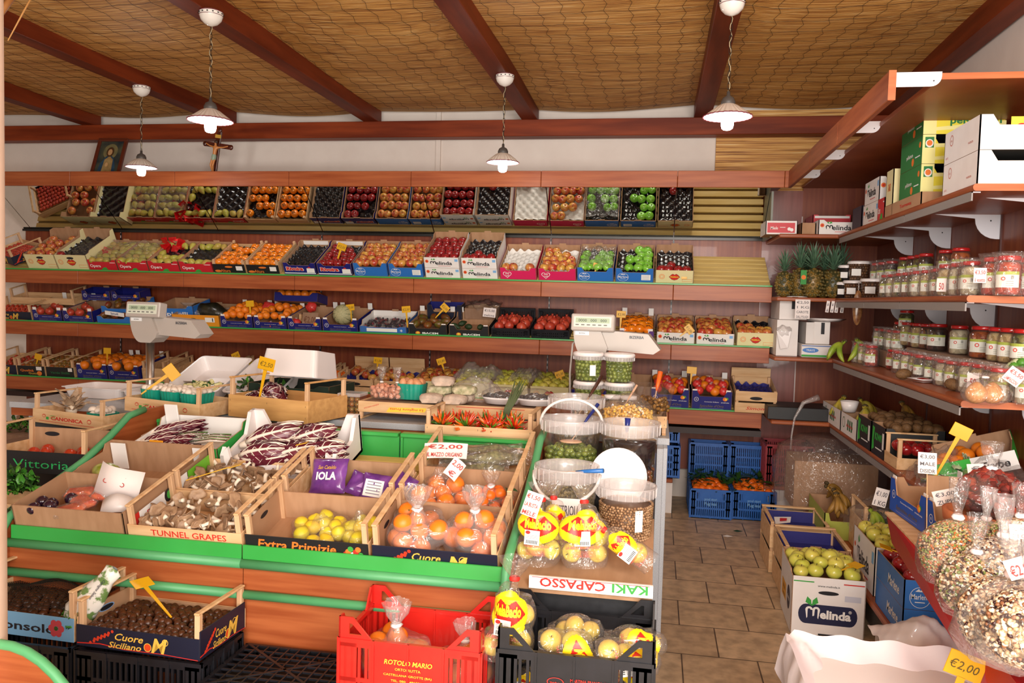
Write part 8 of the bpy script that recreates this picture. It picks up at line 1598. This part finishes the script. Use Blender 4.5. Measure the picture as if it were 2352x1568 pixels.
for k, (y0, x) in enumerate(((3.165, .984), (2.785, 1.008))):
    M = TR(x, y0+.385, .768) @ Matrix.Rotation(-math.pi/2+.066, 4, 'Z') @ TR(.19, 0, 0); t = carton('citrus_carton', ('far', 'near')[k]+' bright blue citrus carton on the red table', M, .37, .27, .135, BL2, inn=KRAFT, notch=.45, flaps=.05, tab=False, back=.135, lowside=.10); q = MB(); P_spicchio(q, .37, .11); q.build('printed_marks', t)
LOAF = plain('#d8a468', .6)
M = TR(1.07, 3.28, .785); 
for k in range(3): tag(MB().ell((0, 0, 0), (.05, .04, .035), LOAF, 12, 8).build('peeled_fruit', None, TR(1.10+.05*k, 3.40-.05*k, .83+.01*k)), 'pale orange bagged fruit in the far bright blue carton', 'fruit', 'fruit in the far blue carton')
bag('fruit_bag', 'clear bag in the far bright blue carton', TR(1.14, 3.34, .775), .10, .15, BAGF, .2, seed=81); bag('fruit_bag', 'clear bag in the near bright blue carton', TR(1.15, 2.98, .775), .10, .14, BAGF, .2, seed=82); herbs('greens', 'green leaves in the near bright blue carton', TR(1.15, 2.98, .79), 24, .07, .07, 83)
def facecard(px, py, Y, w, h, lines, label, ry=0, rx=-15, **k): q = PY(px, py, Y); return pcard(TR(q.x, Y, q.z, rx=rx, ry=ry, rz=-8), w, h, lines, label, **k)
facecard(2130, 1088, 3.02, .06, .075, ['€3,00', 'MALE', 'DISIDR'], 'white card turned on its side above the far blue carton', ry=0, ink=plain('#403840'), stick=.26); facecard(2178, 1158, 2.9, .075, .05, ['€3,00', 'ZUPPE'], 'white card with dark writing on the near blue carton', ry=-18, ink=plain('#403840')); facecard(2245, 1100, 2.85, .05, .05, ['€', 'N'], 'small white card behind the dried tomato bags', ry=-8, ink=plain('#403840'), stick=.14)
facecard(2352, 1238, 2.15, .06, .035, ['ZUPPA', 'DI CECI'], 'white card with red writing at the right edge above the pulses', ry=-4); facecard(2356, 1325, 1.97, .06, .045, ['€2,80'], 'pale price card leaning among the pulse bags', ry=-25)
q = PY(2185, 1115, 3.3); tag(MB().box(-.08, .09, 0, .006, -.09, .10, KRAFT).build('cardboard_sheet', None, TR(PY(2185, 1100, 3.24).x, 3.24, .875, rz=-6)), 'upright piece of plain cardboard behind the blue cartons', 'cardboard')
PT = TR(.995, 2.62, .83, s=.92); t = thing('terracotta_pot', 'terracotta pot holding bags of dried tomatoes', 'pot', PT); TER = mat('terracotta', '#a85a34', '#b8683c', .8, (14, 14, 14)); MB().lathe([(0, 0), (.08, 0), (.105, .14), (.118, .145), (.122, .18), (.108, .182), (.10, .14), (.075, .01), (0, .01)], TER, 36).build('pot', t); t_ = thing('metal_hook', 'bent wire hook on the rim of the terracotta pot', 'hook', PT); MB().tube([(-.06, -.12, .19), (-.03, -.135, .16), (.02, -.13, .13), (.03, -.125, .16)], .003, IRON, 6).build('hook', t_)
DT = mat('dried_tomato', '#8c2418', '#5c1410', .5, (50, 50, 50), kind='noise', bump=.9); DTs = [plain('#7c2418', .85), plain('#94341f', .85), plain('#5a1c14', .85)]
for k, (x, y, z, R0) in enumerate(((1.03, 2.67, .985, .10), (1.07, 2.53, .975, .095), (1.22, 2.62, .95, .11))):
    lb = ('rear', 'front', 'right')[k]; rr = random.Random(k)
    scatter_beans('dried_tomatoes', 'dark red dried tomatoes in the %s bag over the terracotta pot' % lb, TR(x, y, z), lambda r_: (lambda a, e: (R0*.85*math.cos(a)*math.cos(e), R0*.85*math.sin(a)*math.cos(e), .06+.06*math.sin(e)))(r_.uniform(0, 6.28), r_.uniform(-1.3, 1.5)), 260, DTs, (.010, .022), seed=k, core=lambda mb: mb.ell((0, 0, .06), (R0*.8, R0*.8, .055), DTs[2], 12, 8))
    bag('tomato_bag', '%s knotted bag of dried tomatoes over the terracotta pot' % lb, TR(x, y, z-.005), R0, (.22, .13, .2)[k], BAGF, (.38, .25, .38)[k], tw=.6, seed=90+k)
tag(MB().bbox(.89, 1.35, 2.50, 2.76, .752, .83, plain('#6a3a28', .7), .01).build('raised_box'), 'brown box lifting the dried tomato bags', 'box'); tag(MB().bbox(.93, 1.4, 2.12, 2.48, .752, .80, plain('#5a3424', .7), .008).build('flat_box'), 'flat brown box beneath the bags of pulses', 'box')
PMX = [plain('#e8dcc4', .4), plain('#c8a47c', .4), plain('#3a1c1c', .3), plain('#dcc8a8', .4), plain('#8c5c3c', .4)]; PMO = [plain('#c86c34', .5), plain('#a8a468', .5), plain('#d8b894', .5), plain('#5c4434', .5), plain('#7c8c44', .5)]
PB = [(2196, 1268, 2.42, .105, PMO, 'orange and green lentil mix', .0055), (2262, 1255, 2.46, .085, PMO, 'small lentil mix at the back', .0055), (2240, 1345, 2.25, .095, PMX+PMO[4:], 'mottled bean mix in the middle', .007), (2298, 1310, 2.28, .10, PMX, 'pale bean mix behind', .008), (2338, 1250, 2.40, .085, PMO, 'grain mix at the right edge', .006), (2318, 1425, 2.03, .115, PMX, 'large white and dark bean mix in front', .0075), (2362, 1445, 1.93, .10, PMX, 'nearest bean mix cut by the right edge', .008)]
for k, (px, py, Y, R0, ms, lb, rb_) in enumerate(PB):
    R0 *= .93; c = PY(px, py, Y); zb = max(.752, c.z-R0*.9); M = TR(c.x, Y, zb)
    f = lambda rr: (lambda a, e: (R0*.97*math.cos(a)*math.cos(e), R0*.97*math.sin(a)*math.cos(e), max(.006, R0*.9+R0*.88*math.sin(e))))(rr.uniform(0, 6.28), rr.uniform(-1.2, 1.45))
    scatter_beans('dried_pulses', 'pulses: '+lb, M, f, int(7*R0*R0*3.2/(rb_*rb_*1.9)), ms, (rb_*.75, rb_*1.05), seed=k, core=lambda mb: mb.ell((0, 0, R0*.9), (R0*.955, R0*.955, R0*.865), mat('pulse_bulk', '#3a2418', '#c8a884', .5, (95, 95, 95), kind='voro', bump=1), 20, 12))
    bag('pulse_bag', 'knotted clear bag of '+lb, TR(c.x, Y, zb-.004), R0*1.06, R0*3.1, BAGM if k % 2 else BAGF, .38, tw=.5, seed=100+k, tie=plain('#f0d8d4', .4), crump=.09)
tag(MB().lathe([(0, 0), (.10, 0), (.13, .05), (.135, .05), (.105, .006), (0, .006)], plain('#4c8c3c', .5), 30).build('green_bowl', None, TR(1.30, 3.05, .30)), 'green bowl half hidden under the red table', 'bowl'); tag(MB().lathe([(0, 0), (.14, 0), (.17, .07), (.175, .07), (.15, .01), (0, .01)], mat('straw_basket', '#8c7c54', '#a89868', .7, (60, 60, 60), bump=.5), 30).build('round_basket', None, TR(1.28, 2.9, .245)), 'round dull basket rim beside the blue stacked cartons', 'basket'); tag(MB().box(1.08, 1.5, 2.75, 3.3, 0, .24, plain('#3c2c24', .7)).build('low_box'), 'dark low box under the red table', 'box')
# floor boxes
def pmel(m, w, h):
    NB = plain('#1c2044', .5); pts = [(-w*.3+w*.1*math.cos(a), h*.36+h*.17*math.sin(a)) for a in [math.pi/2+math.pi*i/10 for i in range(11)]]+[(w*.3+w*.1*math.cos(a), h*.36+h*.17*math.sin(a)) for a in [-math.pi/2+math.pi*i/10 for i in range(11)]]
    m.poly(pts, NB); m.text('elinda', h*.2, WT, .035, h*.3, -.0014, width=w*.42, bold=.04)
    emm(m, -w*.205, h*.25, .033, .07, WT, -.0014); m.text('®', .02, WT, w*.3, h*.42, -.0014)
    for s in (-1, 1): m.poly([(-w*.22, h*.5), (-w*.22+s*.03, h*.56), (-w*.22+s*.022, h*.66), (-w*.22+s*.004, h*.6)], GR, -.0014)
    m.rect(-w*.48, -w*.2, h*.905, h*.925, GR); m.rect(w*.2, w*.48, h*.905, h*.925, RD); m.text('www.melinda.it', .014, BK, 0, h*.84, width=w*.3); m.disc(0, h*.74, w*.14, h*.035, BK); m.rect(w*.22, w*.44, h*.62, h*.72, plain('#c8c8d4')); m.rect(-.04, .04, 0, h*.03, BK)
def pmels(m, w, h): m.disc(w*.25-.0, h*.5, .05, .06, plain('#1c2044', .5)); m.text('elinda', .035, WT, w*.25, h*.46, -.0014, width=.075); m.rect(-w*.35, w*.02, h*.3, h*.6, plain('#e8a41c')); m.text('Mele', .04, plain('#a8701c'), -w*.16, h*.45, -.0012); m.text('Rossa', .035, plain('#a8701c'), -w*.16, h*.33, -.0012)
fx = TR(.87, 4.05, .002, rz=-1.5)
t = carton('apple_box', 'tall white printed box of green-yellow apples on the tiles', fx, .34, .40, .285, WHITEC, inn=KRAFT, notch=0, tab=True, side=.30, back=.31)
q = MB(); pmel(q, .34, .285); q.build('printed_label', t); q = MB(); q.T = Matrix.Translation((-.17, .40, 0)) @ Matrix.Rotation(-math.pi/2, 4, 'Z') @ Matrix.Translation((.2, 0, 0)); pmels(q, .40, .285); q.build('printed_label', t)
fill(fx, .32, .38, .245, 'apple_yellow', .039, 'green-yellow apple heaped in the tall white box on the tiles', 'apples in the tall white floor box', 4, 5, pile=.055)
ptag(fx @ Vector((.03, .03, .31)), '', 'yellow price tag lying on the front rim of the tall white apple box', rz=-62, lean=-78, ln=.1)
xs = MB(); 
def pml2(m, w, h): P_melinda(m, w, h)
q = PX(1945, 1300, 1.1); t = xbox('apple_carton', 'white printed carton of yellow apples behind the blue stacked cartons', 1.085, 1.42, 4.10, 4.52, .202, .24, WHITEC, None, pml2, 0)
fill(TR(1.25, 4.10, .2), .31, .40, .20, 'apple_yellow', .039, 'yellow apple in the carton behind the blue stack', 'yellow apples behind the blue stack', 4, 5, pile=.03)
for k in range(2): t = xbox('apple_carton', ('lower', 'upper')[k]+' blue printed carton of the stack on the floor ledge', 1.075, 1.40, 3.60, 4.02, .203+.127*k, .125, BLUE, lambda m, w, h: (P_marlene(m, w, h), m.rect(w*.22, w*.42, h*.4, h*.8, WT), [m.rect(w*.24, w*.38, h*(.45+.08*i), h*(.47+.08*i), plain('#7c88a0'), -.0012) for i in range(4)]), P_text('Marlene', WT, .5, .3, .4, .15, shear=.1), 0)
fill(TR(1.235, 3.60, .33), .30, .40, .085, 'apple_red', .037, 'red apple in the upper blue carton on the floor ledge', 'red apples in the blue floor carton', 4, 5, pile=.025)
ptag(Vector((1.20, 3.82, .48)), '', 'yellow price tag lying on the red apples of the blue stack', rz=80, lean=-74, ln=.12)
ptag(PY(2166, 1062, 3.36)+Vector((-.04, 0, -.09)), '', 'yellow price tag standing among the bagged greens above the blue cartons', rz=-6, ry=24, ln=.21, s=1.0)
MB().ell((0, 0, 0), (.085, .03, .05), RM_, 20, 10).build('rounded_flange', rt_, TR(PY(2150, 1312, 3.3).x, 3.34, PY(2150, 1312, 3.3).z, rz=-20, ry=14))
for k, (x, y0, lb) in enumerate(((.90, 4.48, 'near'), (.885, 4.95, 'far'))):
    M = TR(x, y0, .002); wc_ = woodcrate('wooden_crate', '%s tall slatted crate with purple liner on the tiles' % lb, M, .34, .42, .28-.0*k, .30, slit=True, liner=KRAFT); MB_t = thing('purple_liner', '%s purple paper liner in the tall slatted floor crate' % lb, 'liner', M); mb = MB(); mb.box(-.155, .155, .01, .40, .21, .213, PLINE); mb.box(-.16, -.157, .01, .40, .2, .27, PLINE); mb.box(.157, .16, .01, .40, .2, .27, PLINE); mb.box(-.155, .155, .397, .40, .2, .28, PLINE); mb.build('liner', MB_t)
    MB().bbox(-.17, .17, .385, .42, .302, .312, PINE, .003).build('cross_slat', wc_)
put('apple_yellow', TR(.86, 4.56, .25, s=.036), 'lone yellow-green apple in the near purple-lined floor crate', None); tag(MB().add([(-.05, 0, 0), (.04, .02, .01), (.06, .12, .02), (-.04, .13, .01)], [(0, 1, 2, 3)], WT).add([(-.02, .03, .012), (.02, .04, .015), (.03, .08, .02), (-.01, .09, .016)], [(0, 1, 2, 3)], RED).build('crumpled_paper', None, TR(.80, 5.0, .285)), 'white paper with red print on the far purple-lined crate', 'paper')
t = xbox('banana_carton', 'yellow-green banana carton behind the purple-lined crates', 1.04, 1.22, 5.05, 5.55, .202, .16, plain('#a8b048', .6), notch=.3)
for k in range(4): bananas(TR(1.12+.02*(k % 2), 5.12+.11*k, .44, rz=40*k), 5, .14, BANB, 'overripe banana bunch in the yellow-green carton', 60+k, 'overripe bananas in the carton')
t = woodcrate('wooden_crate', 'wooden crate wrapped in clear film on the floor ledge', TR(1.36, 4.72, .203), .36, .32, .20, .28); herbs('dark_greens', 'dark leafy contents of the film-wrapped crate', TR(1.36, 4.86, .36), 50, .14, .08, 66, (LEAF, plain('#5a4a30', .6))); bananas(TR(1.22, 4.72, .46, rz=30), 5, .12, BAN, 'small green banana bunch before the film-wrapped crate', 68); bananas(TR(1.40, 4.95, .52, rz=80), 4, .12, BANB, 'brown banana bunch on the film-wrapped crate', 69)
sheet('clear_film', 'clear film draped over the wooden crate on the ledge', TR(1.34, 4.84, .36), .44, .40, lambda u, v: .17*(math.sin(math.pi*u)*math.sin(math.pi*v))**.5, BAGF, 'film', .016, 8, 26); q = PY(2018, 1150, 4.6); pcard(TR(q.x, 4.6, q.z-.03, ry=12), .07, .10, ['€1,00', '1 KG'], 'white price card standing at the film-wrapped crate', ink=plain('#584c54'))
t = thing('wrapped_carton', 'large brown carton wrapped in shiny clear plastic in the corner', 'carton', TR(1.24, 5.72, .203)); MB().bbox(-.27, .27, 0, .38, 0, .34, KRAFT, .004).build('carton_body', t); mb = MB(); mb.lathe([(.36, -.05), (.39, .1), (.38, .28), (.34, .38), (.22, .46), (0, .44)], BAGF, 60, c=(0, .16, .04), sy=.7, wob=lambda a, z: 1+.035*math.sin(5*a+z*14)+.03*math.sin(13*a-z*30)+.02*math.sin(27*a+z*60)); mb.build('plastic_wrap', t)
# white cloth covered bin, bottom right
t = thing('cloth_covered_box', 'polystyrene box draped with white cloth in the bottom right corner', 'box', TR(0, 0, 0)); CL = mat('white_cloth', '#ece0e4', '#f2e8ea', .8, (5, 5, 5), bump=.15); x0, x1, y0, y1 = .462, 1.06, 1.9, 2.76
MB().bbox(x0+.01, x1, y0, y1, 0, .46, STY, .01).build('box_body', t)
mb = MB(); n = 40; V = []
for j in range(n+1):
    for i in range(n+1):
        u, v = i/n, j/n; x = x0+.0+(x1-x0)*u; y = y0+(y1-y0+.01)*v; ex = min(u, 1-u); ey = min(v, 1-v)
        z = .505-.085*(1-math.exp(-ex*9))*(1-math.exp(-ey*9))+.010*math.sin(7*math.atan2(v-1.0, u-.05)+2)*math.exp(-2*(u))+.006*math.sin(22*u*v+3*u)
        V.append((x, y, z))
F = [(j*(n+1)+i, j*(n+1)+i+1, (j+1)*(n+1)+i+1, (j+1)*(n+1)+i) for j in range(n) for i in range(n)]
for j in range(n): pass
mb.add(V, F, CL, True); Vs = []
for j in range(n+1):
    y = y0+(y1-y0+.01)*j/n; Vs += [V[j*(n+1)], (x0-.012-.008*math.sin(j*1.1), y, .46), (x0-.016-.012*math.sin(j*.8+1), y, .36+.02*math.sin(j*.5))]
mb.add(Vs, [(3*j+k, 3*j+3+k, 3*j+4+k, 3*j+1+k) for j in range(n) for k in (0, 1)], CL, True); Vb = []
for i in range(n+1): x = x0+(x1-x0)*i/n; Vb += [V[n*(n+1)+i], (x, y1+.018+.006*math.sin(i*.9), .45), (x, y1+.02+.01*math.sin(i*.7), .38)]
mb.add(Vb, [(3*j+k, 3*j+3+k, 3*j+4+k, 3*j+1+k) for j in range(n) for k in (0, 1)], CL, True); mb.build('draped_cloth', t)
q = MB(); q.T = Matrix.Translation((x0+.009, 2.2, 0)) @ Matrix.Rotation(-math.pi/2, 4, 'Z'); q.disc(-.2, .2, .05, .12, plain('#1c7a4c', .5)); q.disc(-.2, .2, .03, .08, WT, -.0012); q.build('green_print', t)
c = PY(2195, 1566, 2.2); ptag(Vector((c.x-.03, 2.2, c.z-.13)), '€2,00 ', 'large yellow price tag standing by the white cloth in the bottom right', rz=-6, ry=16, ln=.12, s=1.25)
sheet('white_bag', 'white plastic bag slumped between the cloth-covered box and the red table', TR(.98, 3.02, .40), .30, .34, lambda u, v: .10*math.sin(math.pi*u)*math.sin(math.pi*v), mat('white_bag_plastic', '#ece6e8', rough=.35, coat=.3), 'bag', .006, 12, 24); tag(MB().bbox(.86, 1.06, 2.84, 3.2, 0, .40, STY, .01).build('foam_box'), 'white foam box beneath the slumped white bag', 'box')
